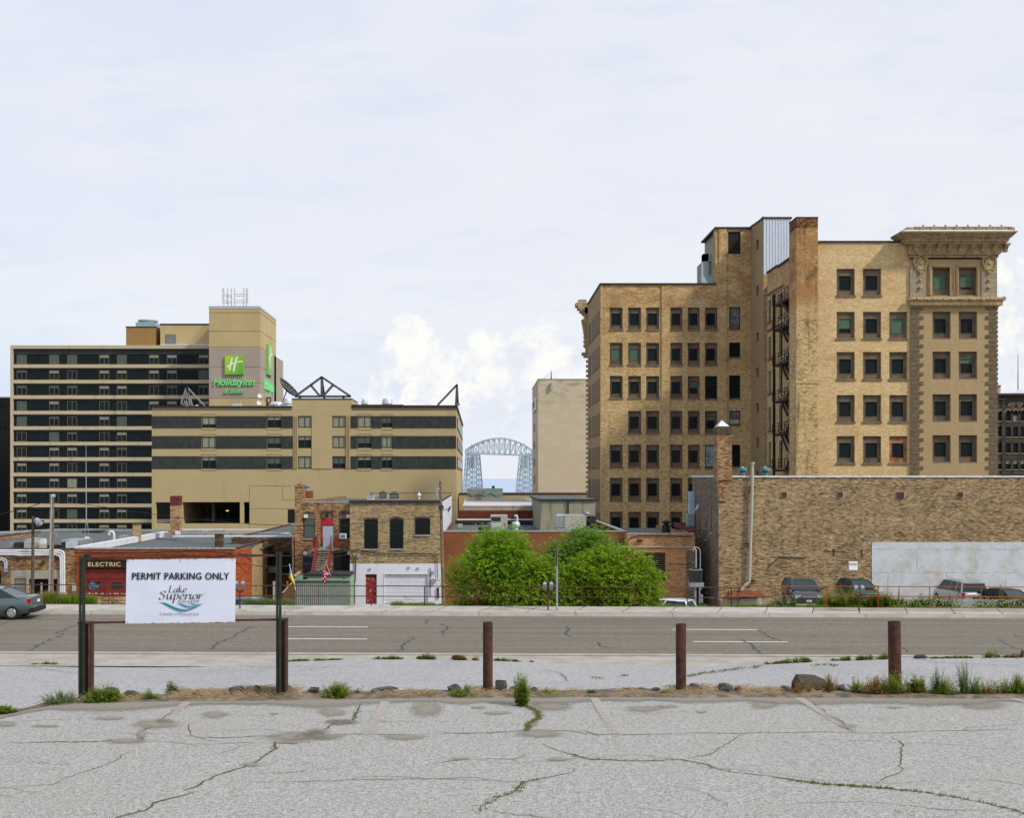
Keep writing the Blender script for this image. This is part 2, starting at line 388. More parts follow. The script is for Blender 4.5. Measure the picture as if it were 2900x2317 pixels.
# ---- upper car park: one tilted sheet whose far edge is ragged
EDGE = [(-2600, 2360), (-900, 2150), (0, 2030), (60, 2018), (150, 1999), (300, 1990), (450, 1986), (700, 1984), (1000, 1978), (1300, 1976), (1700, 1974), (2200, 1975), (2900, 1977), (5200, 1977)]
def edgeY(X):
    # distance of the far edge along the line at lateral X (fixed point on px)
    Y = 14.6
    for _ in range(6):
        px = CX+X/Y*F; Y = F*2.33/(interp(EDGE, px)-1466.)
    return Y
cols = [-34+k*.18 for k in range(int(68/.18)+1)]
EY = {i: edgeY(Xc)+.06*nz(Xc*1.7)+.03*nz(Xc*6) for i, Xc in enumerate(cols)}
rows = []
for t in [0, .15, .3, .45, .6, .7, .78, .84, .89, .93, .96, .98, 1.0]:
    rows.append([(Xc, -12+(EY[i]+12)*t, lot_z(-12+(EY[i]+12)*t)) for i, Xc in enumerate(cols)])
lot = struct(sheet('parking_lot', rows, M['lot']), 'pale chip sealed car park with cracks and faded bay lines in the foreground')
# cracks, traced as polylines (photo pixels on the lot plane)
def cr(ox, oy, s, *pts): return [(ox+a*s, oy+b*s) for a, b in pts]
A = (0, 1700, .4174); B = (800, 1700, .4174); C = (1600, 1700, .358); D = (2200, 1700, .358)
CR = [
 (cr(*A, (1190,740),(1110,805),(1090,840),(1000,875),(940,910),(960,950),(700,960),(0,975)), .022),
 (cr(*A, (1870,960),(1870,1010),(1760,1090),(1640,1140),(1500,1185),(1350,1250),(1230,1300)), .030),
 (cr(*A, (1340,1300),(1200,1340),(1050,1380),(960,1430),(800,1478),(640,1560)), .026),
 (cr(*A, (1290,940),(1500,938),(1700,928),(2000,930),(2100,915),(2156,880)), .024),
 (cr(*A, (930,1015),(790,1090),(640,1150),(430,1215),(380,1255),(260,1268),(0,1275)), .010),
 (cr(*A, (1280,830),(1290,925)), .014), (cr(*A, (1650,1190),(1900,1175),(2156,1160)), .010), (cr(*A, (1550,1240),(1800,1240),(2156,1235)), .009),
 (cr(*A, (0,830),(200,820),(400,810),(620,800)), .012), (cr(*A, (960,950),(1290,980),(1700,975),(2156,970)), .010),
 (cr(*A, (1000,1300),(1060,1320),(1200,1340)), .009), (cr(*A, (790,1390),(830,1360),(900,1345)), .010), (cr(*A, (60,1100),(300,1110),(500,1130)), .005),
 (cr(*B, (540,705),(500,770),(470,820),(340,850),(270,880),(160,920),(0,925)), .026),
 (cr(*B, (470,828),(700,825),(1000,828)), .010), (cr(*B, (160,920),(260,915),(500,915),(900,915),(1000,908)), .016),
 (cr(*B, (1000,895),(1200,910),(1400,905),(1640,880),(1900,890),(2156,920)), .018),
 (cr(*B, (1650,720),(1730,760),(1740,800),(1670,850),(1650,890)), .04),
 (cr(*B, (1770,970),(1830,1010),(1930,1045),(2050,1080),(2156,1085)), .016),
 (cr(*B, (930,1130),(1150,1095),(1400,1080),(1560,1085),(1650,1060),(1670,1035)), .011),
 (cr(*B, (0,1170),(250,1155),(450,1140)), .007), (cr(*B, (0,1235),(300,1225),(600,1225),(900,1215),(1300,1215),(1640,1240)), .012),
 (cr(*B, (1980,1140),(1990,1165),(1800,1205),(1640,1240),(1590,1300),(1450,1340),(1350,1400),(1340,1440)), .018),
 (cr(*B, (1350,1430),(1600,1460),(1900,1490)), .010), (cr(*B, (1560,1085),(1650,1130)), .008), (cr(*B, (940,850),(950,870)), .01),
 (cr(*C, (0,1035),(150,1040),(260,1070),(380,1070),(800,1062),(1200,1055),(1955,1050)), .018),
 (cr(*C, (0,1210),(200,1265),(500,1275),(930,1270),(1060,1300),(1300,1360),(1500,1385),(1955,1445)), .020),
 (cr(*C, (1400,1065),(1340,1110),(1240,1160),(1160,1215),(1030,1240),(950,1265)), .012),
 (cr(*C, (1400,1560),(1500,1500),(1560,1470)), .006), (cr(*C, (60,1290),(140,1310),(200,1308)), .012), (cr(*C, (300,1700),(420,1710),(600,1716)), .009),
 (cr(*D, (230,790),(330,860),(450,930),(560,1010),(620,1045)), .028),
 (cr(*D, (0,1050),(600,1050),(900,1055),(1200,1040),(1500,1030),(1955,1035)), .016),
 (cr(*D, (910,1090),(970,1120),(990,1190),(970,1250),(990,1300),(970,1370),(850,1420),(770,1465)), .016),
 (cr(*D, (0,1415),(400,1465),(900,1495),(1200,1530),(1500,1580),(1700,1620),(1955,1690)), .018),
 (cr(*D, (960,1680),(1040,1700),(1100,1716)), .012), (cr(*D, (860,1380),(1010,1420)), .004),
]
mb = MB(); crackpts = []
def ribbon(mb, P, w, up, jit=1., seed=0):
    """P world points on a surface -> jagged ribbon, width w"""
    Q = []
    for a, b in zip(P, P[1:]):
        L = (b-a).length; k = max(1, int(L/.09))
        for i in range(k): Q.append(a.lerp(b, i/k))
    Q.append(P[-1]); R = []
    for i, q in enumerate(Q):
        d = (Q[min(i+1, len(Q)-1)]-Q[max(i-1, 0)]); s_ = Vector((-d.y, d.x, 0)).normalized()
        o_ = s_*(.055*nz(q.x*2.3+seed, q.y*2.3)+.03*nz(q.x*9+seed, q.y*9))*jit
        ww = w*(.55+1.0*abs(nz(q.x*3.1, q.y*3.1, seed+5))+random.uniform(-.15, .35))
        if i < 3: ww *= (i+.4)/3
        if i > len(Q)-4: ww *= (len(Q)-i-.4)/3
        R.append((q+o_-s_*ww/2, q+o_+s_*ww/2))
    for (a, b), (c, d) in zip(R, R[1:]): mb.face((a.x,a.y,a.z+up), (b.x,b.y,b.z+up), (d.x,d.y,d.z+up), (c.x,c.y,c.z+up))
    return Q
for k, (pts, w) in enumerate(CR):
    q = ribbon(mb, [LP(*p) for p in pts], w*.85, .004, 1., k*3.7); crackpts.append((q, w))
mb.build('crack', M['crack'], lot)
# sand washed into the hollows, faded bay lines
def fadeshape(name, centre, ax, ay, mat, parent, up, nr=5, nth=28, zf=lot_z, rect=False):
    me_v, fa, fc = [], [], []
    if rect:
        nu, nv = 9, 40
        for j in range(nv+1):
            for i in range(nu):
                a = i/(nu-1)*2-1; t = j/nv
                q = centre+ax*a+ay*t; me_v.append((q.x, q.y, zf(q.y)+up)); fa.append(max(0, min(1, 3*(1-abs(a)))*(.95-.75*t**1.3)))
        for j in range(nv):
            for i in range(nu-1): fc.append((j*nu+i, j*nu+i+1, (j+1)*nu+i+1, (j+1)*nu+i))
    else:
        me_v.append((centre.x, centre.y, zf(centre.y)+up)); fa.append(1.)
        for k in range(1, nr+1):
            for j in range(nth):
                t = 2*pi*j/nth; r = k/nr*(1+.25*nz(centre.x*3+cos(t)*1.3, centre.y+sin(t)*1.3))
                q = centre+ax*(r*cos(t))+ay*(r*sin(t)); me_v.append((q.x, q.y, zf(q.y)+up)); fa.append(1-k/nr)
        for j in range(nth): fc.append((0, 1+j, 1+(j+1) % nth))
        for k in range(nr-1):
            for j in range(nth): a = 1+k*nth; fc.append((a+j, a+nth+j, a+nth+(j+1) % nth, a+(j+1) % nth))
    me = bpy.data.meshes.new(name); me.from_pydata(me_v, [], fc)
    at = me.attributes.new('fade', 'FLOAT', 'POINT'); at.data.foreach_set('value', fa)
    me.materials.append(mat); o = bpy.data.objects.new(name, me); S.collection.objects.link(o); o.parent = parent; return o
sp = [(cr(*A, (1110,820))[0], 26, 8), (cr(*A, (960,915))[0], 16, 16), (cr(*B, (400,832))[0], 60, 8), (cr(*B, (230,895))[0], 40, 10), (cr(*B, (1700,840))[0], 18, 12), (cr(*D, (560,1000))[0], 30, 8), (cr(*A, (1700,1120))[0], 30, 8), (cr(*A, (1060,845))[0], 75, 16), (cr(*A, (860,960))[0], 70, 9), (cr(*A, (1460,780))[0], 42, 12), (cr(*A, (750,805))[0], 50, 7), (cr(*A, (30,845))[0], 40, 9),
      (cr(*A, (310,858))[0], 45, 5), (cr(*B, (90,930))[0], 95, 16), (cr(*B, (270,930))[0], 70, 12), (cr(*B, (340,765))[0], 46, 14), (cr(*B, (980,740))[0], 56, 22), (cr(*B, (820,935))[0], 70, 10),
      (cr(*B, (400,830))[0], 45, 10), (cr(*B, (1750,910))[0], 75, 14), (cr(*B, (1450,770))[0], 50, 6), (cr(*B, (1330,732))[0], 25, 5), (cr(*B, (1820,720))[0], 60, 18), (cr(*B, (1200,1080))[0], 30, 6), (cr(*B, (1870,1085))[0], 40, 6),
      (cr(*C, (610,865))[0], 55, 10), (cr(*C, (800,845))[0], 40, 6), (cr(*C, (1580,830))[0], 52, 14), (cr(*C, (1080,888))[0], 20, 5), (cr(*D, (1620,830))[0], 80, 16), (cr(*D, (930,853))[0], 30, 4), (cr(*D, (1340,822))[0], 22, 5), (cr(*A, (1860,775))[0], 14, 4), (cr(*A, (1950,970))[0], 40, 5)]
for (px, py), rx, ry in sp:
    c = LP(px, py); ax = LP(px+rx, py)-c; ay = LP(px, py-ry)-c
    fadeshape('sand_patch', c, Vector((ax.x, 0, 0))*1.25, Vector((ay.x, ay.y, 0))*1.25, M['sand'], lot, .007)
# sandy rim along the far edge
rw = []
fa_mb = []
me_v, fa, fc = [], [], []
for i, Xc in enumerate(cols):
    wdt = .35+.5*max(0, nz(Xc*.8, 3.)+.25)+.25*max(0, nz(Xc*2.3, 8.))
    for t, f_ in ((0, 1.), (.35, .85), (.7, .45), (1., 0.)):
        y_ = EY[i]-wdt*1.3*t; me_v.append((Xc, y_, lot_z(y_)+.010)); fa.append(f_)
for i in range(len(cols)-1):
    for k in range(3): a = i*4+k; fc.append((a, a+1, a+5, a+4))
me = bpy.data.meshes.new('sandy_rim'); me.from_pydata(me_v, [], fc); at = me.attributes.new('fade', 'FLOAT', 'POINT'); at.data.foreach_set('value', fa)
me.materials.append(M['sand']); o = bpy.data.objects.new('sandy_rim', me); S.collection.objects.link(o); o.parent = lot
for x0, y0, x1, y1 in [(530, 1993, 470, 2040), (1092, 1990, 985, 2190), (1683, 1980, 1790, 2160), (2262, 1980, 2470, 2110), (2866, 1980, 2990, 2020)]:
    a = LP(x0, y0); b = LP(x1, y1); d = Vector((b.x-a.x, b.y-a.y, 0)); s_ = Vector((1, 0, 0))*.075
    fadeshape('bay_line', Vector((a.x, a.y, 0)), s_, d, M['pinkline'], lot, .013, rect=True)
# moss and tiny weeds growing in the cracks
def tuft(mb, c, r, h, n_, lean=.4, w=.008, seg=2):
    for _ in range(n_):
        a = random.uniform(0, 2*pi); rr = r*sqrt(random.random()); p = Vector((c[0]+rr*cos(a), c[1]+rr*sin(a), c[2]))
        a2 = random.uniform(0, 2*pi); hh = h*random.uniform(.5, 1.1); l = Vector((cos(a2), sin(a2), 0))*hh*lean*random.random()
        s_ = Vector((-sin(a2), cos(a2), 0))*w/2
        m_ = p+l*.35+Vector((0, 0, hh*.6)); e = p+l+Vector((0, 0, hh))
        mb.face(p-s_, p+s_, m_+s_*.8, m_-s_*.8); mb.face(m_-s_*.8, m_+s_*.8, e)
mm = MB(); random.seed(11)
MOSSY = {17: (3.2, .05), 13: (1.0, .03), 22: (1.2, .03), 1: (.8, .03), 0: (.35, .02), 35: (1.4, .035), 36: (1.1, .05), 27: (.5, .03), 32: (.5, .03), 2: (.6, .02)}
for k, (q, w) in enumerate(crackpts):
    den, hh = MOSSY.get(k, (.12, .015))
    for p in q:
        g = max(0, nz(p.x*1.1, p.y*1.1, 4.)+.22)*den if den < 3 else .9
        for _ in range(int(g*16+random.random())):
            tuft(mm, (p.x+random.gauss(0, .02), p.y+random.gauss(0, .02), p.z), .03, hh*.5, 4, 1.2, .007)
random.seed(77)
extra = MB()
for k in range(26):
    a_ = random.uniform(0, pi); q = LP(random.uniform(0, 2900), random.uniform(2010, 2300)); P_ = [q]
    for j in range(random.randint(4, 10)): a_ += random.gauss(0, .45); q = q+Vector((cos(a_), sin(a_)*.8, 0))*.22; q.z = lot_z(q.y); P_.append(q.copy())
    if max(p_.y for p_ in P_) < 13.6: ribbon(extra, P_, .0065, .0045, .8, k*2.1)
extra.build('crack', M['crack'], lot)
tag(mm.build('crack_weeds', M['moss']), 'low yellow green weeds and moss growing out of the cracks of the car park', 'weeds', kind='stuff')
# ---- verge: low bank of dirt behind the edge that drops to the lower lot
rows = []
def bankh(X): return .05+.10*max(0, nz(X*.9, 1.)+.3)
for d, dz in [(-.30, -.02), (-.12, .012), (0, .03), (.2, .03), (.45, .03), (.62, -.02), (.85, -.16), (1.3, -.55), (2.2, -1.9), (4.0, -3.6)]:
    r = []
    for i, Xc in enumerate(cols):
        y_ = EY[i]+d+(.05*nz(Xc*3, d)); k = min(1, max(.35, (Xc+7)/4)) if dz > 0 else 1
        r.append((Xc, y_, lot_z(EY[i]+d)+(dz*k*(1+.8*nz(Xc*1.3, d*2)) if dz > -.3 else dz)+(.025*nz(Xc*7, y_*7) if d > .1 else 0)))
    rows.append(r)
struct(sheet('verge', rows, M['dirt']), 'strip of dirt between the upper car park and the lower lot')
def verge_z(X, d):
    Yb = edgeY(X)+d; k = min(1, max(.35, (X+7)/4)); return Yb, lot_z(Yb)+interp([(-.3, 0), (0, .02), (.2, .03), (.45, .03), (.62, -.02), (.85, -.16), (1.3, -.55)], d)*k
# ---- lower lot with its humped far edge
LE = [(-3000, 1880), (0, 1882), (250, 1885), (540, 1886), (700, 1883), (830, 1872), (1000, 1868), (1200, 1866), (1400, 1871), (1600, 1881), (1750, 1886), (1950, 1889), (2100, 1886), (2300, 1874), (2500, 1866), (2900, 1862), (6000, 1860)]
rows = []
for Y in [38.6, 38.3, 37.5, 36, 34, 32, 29, 26, 22, 19, 16.5]:
    r = []
    for k in range(160):
        X = -56+k*.7; px = CX+X/38.5*F; py = interp(LE, px)
        zf = -(py-CY)/F*38.5; zf = zf*(1-max(0, (38.5-Y))/60)+(-6.3)*max(0, (38.5-Y))/60
        r.append((X, Y+(.25*nz(X*.4) if Y > 38 else 0), zf+.045*(38.5-Y)+.02*nz(X*.3, Y*.3)))
    rows.append(r)
low = struct(sheet('lower_lot', rows, M['lot2']), 'very pale lower parking lot between the bollards and the street')
def low_z(X, Y):
    py = interp(LE, CX+X/38.5*F); zf = -(py-CY)/F*38.5; k = max(0, (38.5-Y))/60; return zf*(1-k)-6.3*k+.045*(38.5-Y)
def LL(px, py):
    Y = 34.
    for _ in range(12): X = PX(px, Y); Y = -low_z(X, Y)*F/(py-CY)
    X = PX(px, Y); return Vector((X, Y, low_z(X, Y)+.03))
lc = MB(); lm_ = MB(); random.seed(19)
for pts, mossy in ((cr(*C, (965,612),(1090,590),(1240,568),(1400,545)), 1), (cr(*C, (230,622),(290,630)), 1), (cr(*C, (450,606),(510,606)), 1), (cr(*D, (290,525),(400,518),(480,530)), 1), (cr(*B, (1700,480),(1860,490),(1900,515),(1940,560)), 0), (cr(*B, (60,490),(260,465),(330,450)), 0), (cr(*A, (300,480),(420,470),(560,455)), 0), (cr(*A, (1640,455),(1900,462),(2150,455)), 0), (cr(*D, (990,590),(1160,610),(1300,625)), 0), (cr(*D, (1080,470),(1300,500),(1700,520),(1950,525)), 0), (cr(*C, (1480,545),(1540,530)), 1), (cr(*A, (180,455),(500,500),(700,505)), 0)):
    q = ribbon(lc, [LL(*p) for p in pts], .035, .004, 1.2, pts[0][0])
    if mossy:
        for p in q:
            for _ in range(3): tuft(lm_, (p.x+random.gauss(0, .06), p.y+random.gauss(0, .06), p.z), .05, .05, 4, 1., .02)
lc.build('crack', M['crack'], low); tag(lm_.build('crack_weeds', M['moss']), 'mossy weeds in the cracks of the lower lot', 'weeds', kind='stuff')
# street, kerbs, walks
def strip(name, Y0, Y1, mat, dz0=0, dz1=0, ext=110, parent=None):
    return sheet(name, [[(X, Y, street_z(X)+dz) for X in range(-ext, ext+1, 5)] for Y, dz in ((Y0, dz0), (Y1, dz1))], mat, parent)
road = struct(strip('street', 41.2, 53.3, M['road'], 0, 0), 'wide grey brown asphalt street crossing the picture')
nw = struct(strip('near_pavement', 38.0, 40.62, M['conc'], .10, .10), 'narrow concrete pavement on the near side of the street')
nk = MB()
for X in range(-108, 108, 4):
    z0 = street_z(X); z1 = street_z(X+4)
    nk.face((X,40.62,z0+.115),(X+3.99,40.62,z1+.115),(X+3.99,41.05,z1+.115),(X,41.05,z0+.115)); nk.face((X,41.05,z0+.115),(X+3.99,41.05,z1+.115),(X+3.99,41.2,z1-.01),(X,41.2,z0-.01))
struct(nk.build('near_kerb', M['conc']))
fk = MB()
for k in range(-24, 25):
    X = k*4.55; X2 = X+4.53; z0 = street_z(X); z1 = street_z(X2)
    fk.face((X,53.0,z0-.01),(X2,53.0,z1-.01),(X2,53.07,z1+.13),(X,53.07,z0+.13)); fk.face((X,53.07,z0+.13),(X2,53.07,z1+.13),(X2,53.35,z1+.14),(X,53.35,z0+.14))
struct(fk.build('far_kerb', M['conc']))
fw = MB()
for k in range(-52, 53):
    X = k*2.25; X2 = X+2.21; sh = .95
    for a, b, mi in ((53.37, 54.0, 0), (54.03, 55.6, 1 if X > 13.5 else 0)):
        t0 = (a-53.37)/4*1.3; t1 = (b-53.37)/4*1.3; fw.cur = mi
        fw.face((X+t0,a,street_z(X)+.145),(X2+t0,a,street_z(X2)+.145),(X2+t1,b,street_z(X2)+.17),(X+t1,b,street_z(X)+.17))
fw.cur = 2
fw.face((-110,53.3,street_z(-110)+.12),(120,53.3,street_z(120)+.12),(120,55.65,street_z(120)+.14),(-110,55.65,street_z(-110)+.14))
struct(fw.build('far_pavement', [M['walk'], M['brownwalk'], M['crack']]), 'concrete pavement beyond the street')
# painted lane dashes: two pairs
def SP(px, py):
    X = 0
    for _ in range(5):
        Y = -street_z(X)*F/(py-CY); X = PX(px, Y)
    return Vector((X, Y, street_z(X)))
for x0, x1, y in [(815, 1043, 1776), (815, 1041, 1810), (1905, 2146, 1783.5), (1962, 2230, 1818)]:
    a, b = SP(x0, y), SP(x1, y); m_ = MB(); m_.face((a.x,a.y-.06,a.z+.004),(b.x,a.y-.06,b.z+.004),(b.x,a.y+.07,b.z+.004),(a.x,a.y+.07,a.z+.004)); m_.build('lane_line', M['white'], road)
tm = MB()
R1 = cr(0, 1700, .4174, (520,170),(440,200),(385,220),(435,235),(350,265),(270,300),(200,345)); R2 = cr(0, 1700, .4174, (1700,185),(1640,215),(1590,250),(1520,275),(1450,310),(1440,335))
R3 = cr(800, 1700, .4174, (990,130),(975,150),(1000,160)); R4 = cr(800, 1700, .4174, (1060,158),(1110,175),(1120,195),(1080,210),(1090,240)); R5 = cr(800, 1700, .4174, (880,250),(880,265),(820,300),(820,315),(790,350))
R6 = cr(800, 1700, .4174, (1925,180),(1940,195),(1920,225),(1955,255)); R7 = cr(1600, 1700, .358, (260,335),(275,360),(320,375),(420,378)); R8 = cr(1600, 1700, .358, (1525,235),(1570,265),(1630,290),(1640,310),(1720,325))
R9 = cr(1600, 1700, .358, (1385,315),(1450,335),(1490,365),(1495,390),(1530,415),(1540,440)); R10 = cr(2200, 1700, .358, (190,385),(350,387),(530,389)); R11 = cr(2200, 1700, .358, (1880,270),(1890,282),(1950,298)); R12 = cr(2200, 1700, .358, (1740,310),(1810,345),(1860,375),(1950,395))
R13 = cr(2200, 1700, .358, (280,290),(310,275)); R14 = cr(2200, 1700, .358, (1420,243),(1480,262)); R15 = cr(0, 1700, .4174, (0,170),(25,160),(50,150)); R16 = cr(2200, 1700, .358, (990,375),(1030,395),(1050,420))
for k, r in enumerate([R1,R2,R3,R4,R5,R6,R7,R8,R9,R10,R11,R12,R13,R14,R15,R16]): ribbon(tm, [SP(*p) for p in r], .10 if k < 9 else .06, .005, 3.0, k*1.3)
tm.build('tar_seam', M['tar'], road)
# ground beyond the far pavement: a bank down to the alley, then the hillside to the lake
def far_z(X, Y): return interp([(55.5, -6.38), (56.3, -6.55), (58, -7.0), (62, -7.9), (70, -8.75), (78, -9.35), (86, -9.8), (110, -10.2), (230, -14), (420, -33), (700, -37), (1400, -40)], Y)-.0041*X*(1 if Y < 90 else 0)
ys = [55.55, 56.3, 58, 60, 62, 66, 70, 74, 78, 86, 98, 110, 150, 230, 300, 420, 520, 700]
struct(sheet('hillside', [[(X, Y, far_z(X, Y)) for X in range(-260, 261, 10)] for Y in ys], M['gravel']), 'gravelly ground of the alley beyond the railing')
gm = MB(); gm.face((-3000,-600,-60),(3000,-600,-60),(3000,700,-60),(-3000,700,-60)); struct(gm.build('ground', M['earth']))
m_, n_, b_, o_ = newmat('lake_water'); n_.put(b_.inputs['Base Color'], (.36, .47, .66)); b_.inputs['Roughness'].default_value = .4
bump(n_, b_, n_.noise(n_.comb(*[n_.m('MULTIPLY', q, k) for q, k in zip(n_.sep(pos(n_)), (.05, .2, 1))]), 1, 4), .6, 2.)
M['water'] = m_
wm = MB(); wm.face((-30000,560,-38),(30000,560,-38),(30000,40000,-38),(-30000,40000,-38)); struct(wm.build('water', M['water']), 'pale blue lake on the horizon')

# ================================================================== SIGN, BOLLARDS
M['rust'] = plain('rusted_steel', (.058, .027, .019), .8, var=.4, sc=14, dirt=(.115, .042, .022), dirtamt=.6, dsc=5, bmp=.3, streak=True)
M['rustd'] = plain('dark_rusted_steel', (.07, .032, .022), .8, var=.35, sc=10, dirt=(.12, .045, .02), dirtamt=.4, dsc=4)
M['green'] = plain('green_enamelled_post', (.028, .036, .024), .6, var=.2, sc=10, dirt=(.06, .045, .02), dirtamt=.2)
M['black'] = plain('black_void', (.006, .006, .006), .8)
M['signw'] = plain('white_sign_face', (.66, .70, .83), .45, var=.03, sc=1.5)
M['ink'] = plain('black_lettering', (.02, .018, .015), .5, var=.0)
M['teal'] = plain('teal_wave', (.010, .22, .33), .5, var=.05)
M['greyink'] = plain('grey_lettering', (.28, .29, .32), .6, var=0)
M['rustedge'] = plain('orange_rust_edge', (.42, .16, .05), .9, var=.4, sc=25)
M['galv'] = plain('galvanised_steel', (.38, .42, .45), .45, .5, var=.2, sc=6)
def pt(px, Y): return PX(px, Y)
Ys = 14.45
sg = thing('parking_sign', 'white permit parking sign board bolted between two green perforated posts', 'sign')
def perf(px0, px1, ptop, pbot, Y):
    t = MB(); x0, x1 = PX(px0, Y), PX(px1, Y); z1, z0 = PZ(ptop, Y), PZ(pbot, Y); w = x1-x0
    # U channel: web with holes flanked by two flanges
    xc = x0+w*.42; hw = .0055
    hs = []; z = z0+.03
    while z < z1-.02: hs.append((xc-hw, xc+hw, z, z+.011)); z += .0254
    t.wall((0, Y, 0), (1,0,0), (0,0,1), x0+w*.18, x1-w*.36, z0, z1, hs, (0,1,0), .004)
    for a, b, y0 in ((x0, x0+w*.18, Y-.014), (x1-w*.36, x1-w*.12, Y-.020), (x1-w*.12, x1, Y-.004)): t.box(a, b, y0, Y+.012, z0, z1)
    return t
for px0, px1, a, b in ((224, 241, 1576, 2000), (782, 797, 1564, 1962)):
    p = perf(px0, px1, a, b, Ys).build('post', M['green'], sg)
for px0, px1, a, b in ((224, 256, 1766, 1995), (783, 811, 1757, 1960)):
    Yb = Ys+.05; t = MB(); x0, x1 = PX(px0, Yb), PX(px1, Yb); z1, z0 = PZ(a, Yb), PZ(b, Yb)
    t.box(x0, x1, Yb, Yb+.02, z0, z1); t.box(x0+.0, x0+.015, Yb-.03, Yb+.14, z0, z1-.002); t.box(x1-.015, x1, Yb-.045, Yb+.14, z0, z1-.002)
    t.box(x0-.012, x1+.008, Yb-.05, Yb+.145, z1, z1+.012); t.build('steel_support', M['rust'], sg)
for p, q in (((222, 1765), (815, 1755)), ((241, 1581), (800, 1573))):
    Yr = Ys+.032; t = MB(); a = Vector(P3(*p, Yr)); b = Vector(P3(*q, Yr)); t.bar(a, b, .016, .028); t.build('rail', M['rustd'], sg)
Yf = Ys+.004; t = MB()
bx = [P3(359, 1585.5, Yf), P3(668, 1582, Yf), P3(666.5, 1763, Yf), P3(355.5, 1767, Yf)]
N_ = 14
for i in range(N_):           # slightly buckled sheet
    for j in range(8):
        def q(i, j):
            a = i/N_; b = j/8; top = Vector(bx[0]).lerp(Vector(bx[1]), a); bot = Vector(bx[3]).lerp(Vector(bx[2]), a); p = bot.lerp(top, b)
            p.y += .006*nz(a*4, b*3)-.008; return p
        t.face(q(i,j), q(i+1,j), q(i+1,j+1), q(i,j+1))
bd = t.build('sign_board', M['signw'], sg)
t = MB(); random.seed(5)
for k in range(90):
    a = random.random(); e = random.random() < .55
    if e: p0 = Vector(bx[3]).lerp(Vector(bx[2]), a)
    else: p0 = Vector(bx[0]).lerp(Vector(bx[1]), a)
    w = random.uniform(.006, .045); h = random.uniform(.003, .010)*(1 if e else .7)
    zz = p0.z if e else p0.z-h; yy = Yf-.0165
    if nz(a*9, 0 if e else 4) < -.05 and random.random() < .8: continue
    t.face((p0.x-w/2, yy, zz), (p0.x+w/2, yy, zz), (p0.x+w*.3, yy, zz+h), (p0.x-w*.35, yy, zz+h*.8))
t.build('rust_spots', M['rustedge'], bd)
for px, py in ((362, 1588), (511, 1587), (661, 1584), (361, 1763), (505, 1762), (661, 1760)):
    c = P3(px, py, Yf-.02); MB().lathe((c[0], c[1], c[2]), [(.009, 0), (.009, .003), (.005, .006)][::-1], 8, 'y').build('bolt', M['galv'], bd)
def st(x0, x1, ytop, ybot, body, mat, **k):
    yy = Yf-.0175
    return text('lettering', body, mat, bd, PX(x0, yy), PX(x1, yy), PZ(ybot, yy), PZ(ytop, yy), yy, 0, **k)
st(374.5, 648.5, 1623, 1642, 'PERMIT PARKING ONLY', M['ink'], offset=0, spacing=1.08, bold=.0032)
st(504, 564, 1702, 1707, 'COLLEGE', M['ink'], shear=.25, spacing=1.3, offset=.0, bold=.0008)
st(451, 564, 1734.5, 1743.5, 'A member of Minnesota State', M['greyink'], shear=.22)
# calligraphic italic drawn with a broad nib
def cat(pts, k=6):
    out = []
    for i in range(len(pts)-1):
        p0 = pts[max(i-1, 0)]; p1 = pts[i]; p2 = pts[i+1]; p3 = pts[min(i+2, len(pts)-1)]
        for j in range(k):
            t = j/k; out.append(tuple(.5*((2*p1[d])+(-p0[d]+p2[d])*t+(2*p0[d]-5*p1[d]+4*p2[d]-p3[d])*t*t+(-p0[d]+3*p1[d]-3*p2[d]+p3[d])*t**3) for d in (0, 1)))
    out.append(pts[-1]); return out
GL = {  # skeleton strokes in an x-height-1 box, and the advance
 'L': ([[(.30,1.55),(.42,1.6),(.55,1.58)], [(.43,1.58),(.30,.8),(.16,.05)], [(.02,.05),(.16,.03),(.62,.03),(.78,.25)]], .86),
 'a': ([[(.62,.92),(.40,.98),(.16,.72),(.06,.30),(.18,.02),(.38,.14),(.58,.62)], [(.66,.98),(.56,.40),(.54,.06),(.64,.03),(.74,.14)]], .78),
 'k': ([[(.12,1.58),(.26,1.62)], [(.26,1.62),(.14,.8),(.04,.0)], [(.12,.42),(.34,.66),(.52,.96)], [(.22,.54),(.40,.20),(.58,.02),(.70,.12)]], .70),
 'e': ([[(.10,.42),(.40,.52),(.56,.78),(.42,.99),(.20,.82),(.06,.38),(.18,.02),(.40,.06),(.56,.24)]], .66),
 'S': ([[(.86,1.30),(.80,1.52),(.52,1.62),(.26,1.40),(.34,1.10),(.62,.80),(.66,.42),(.42,.06),(.12,.04),(.02,.30)]], .92),
 'u': ([[(.02,.84),(.18,.97),(.12,.45),(.12,.08),(.28,.04),(.50,.40),(.62,.84)], [(.68,.98),(.58,.40),(.56,.06),(.66,.03),(.76,.14)]], .82),
 'p': ([[(.10,.86),(.26,.98),(.14,.2),(.00,-.66)], [(-.12,-.66),(.16,-.66)], [(.20,.62),(.40,.94),(.62,.90),(.66,.50),(.46,.08),(.24,.02),(.14,.16)]], .80),
 'r': ([[(.06,.86),(.22,.98),(.14,.5),(.06,.0)], [(.18,.60),(.34,.88),(.52,.98),(.58,.86)]], .56),
 'i': ([[(.06,.84),(.20,.97),(.12,.40),(.12,.06),(.22,.04),(.32,.16)], [(.26,1.36),(.32,1.42)]], .38),
 'o': ([[(.44,.98),(.20,.86),(.06,.42),(.14,.06),(.34,.02),(.56,.22),(.64,.64),(.54,.92),(.42,.98)]], .72),
}
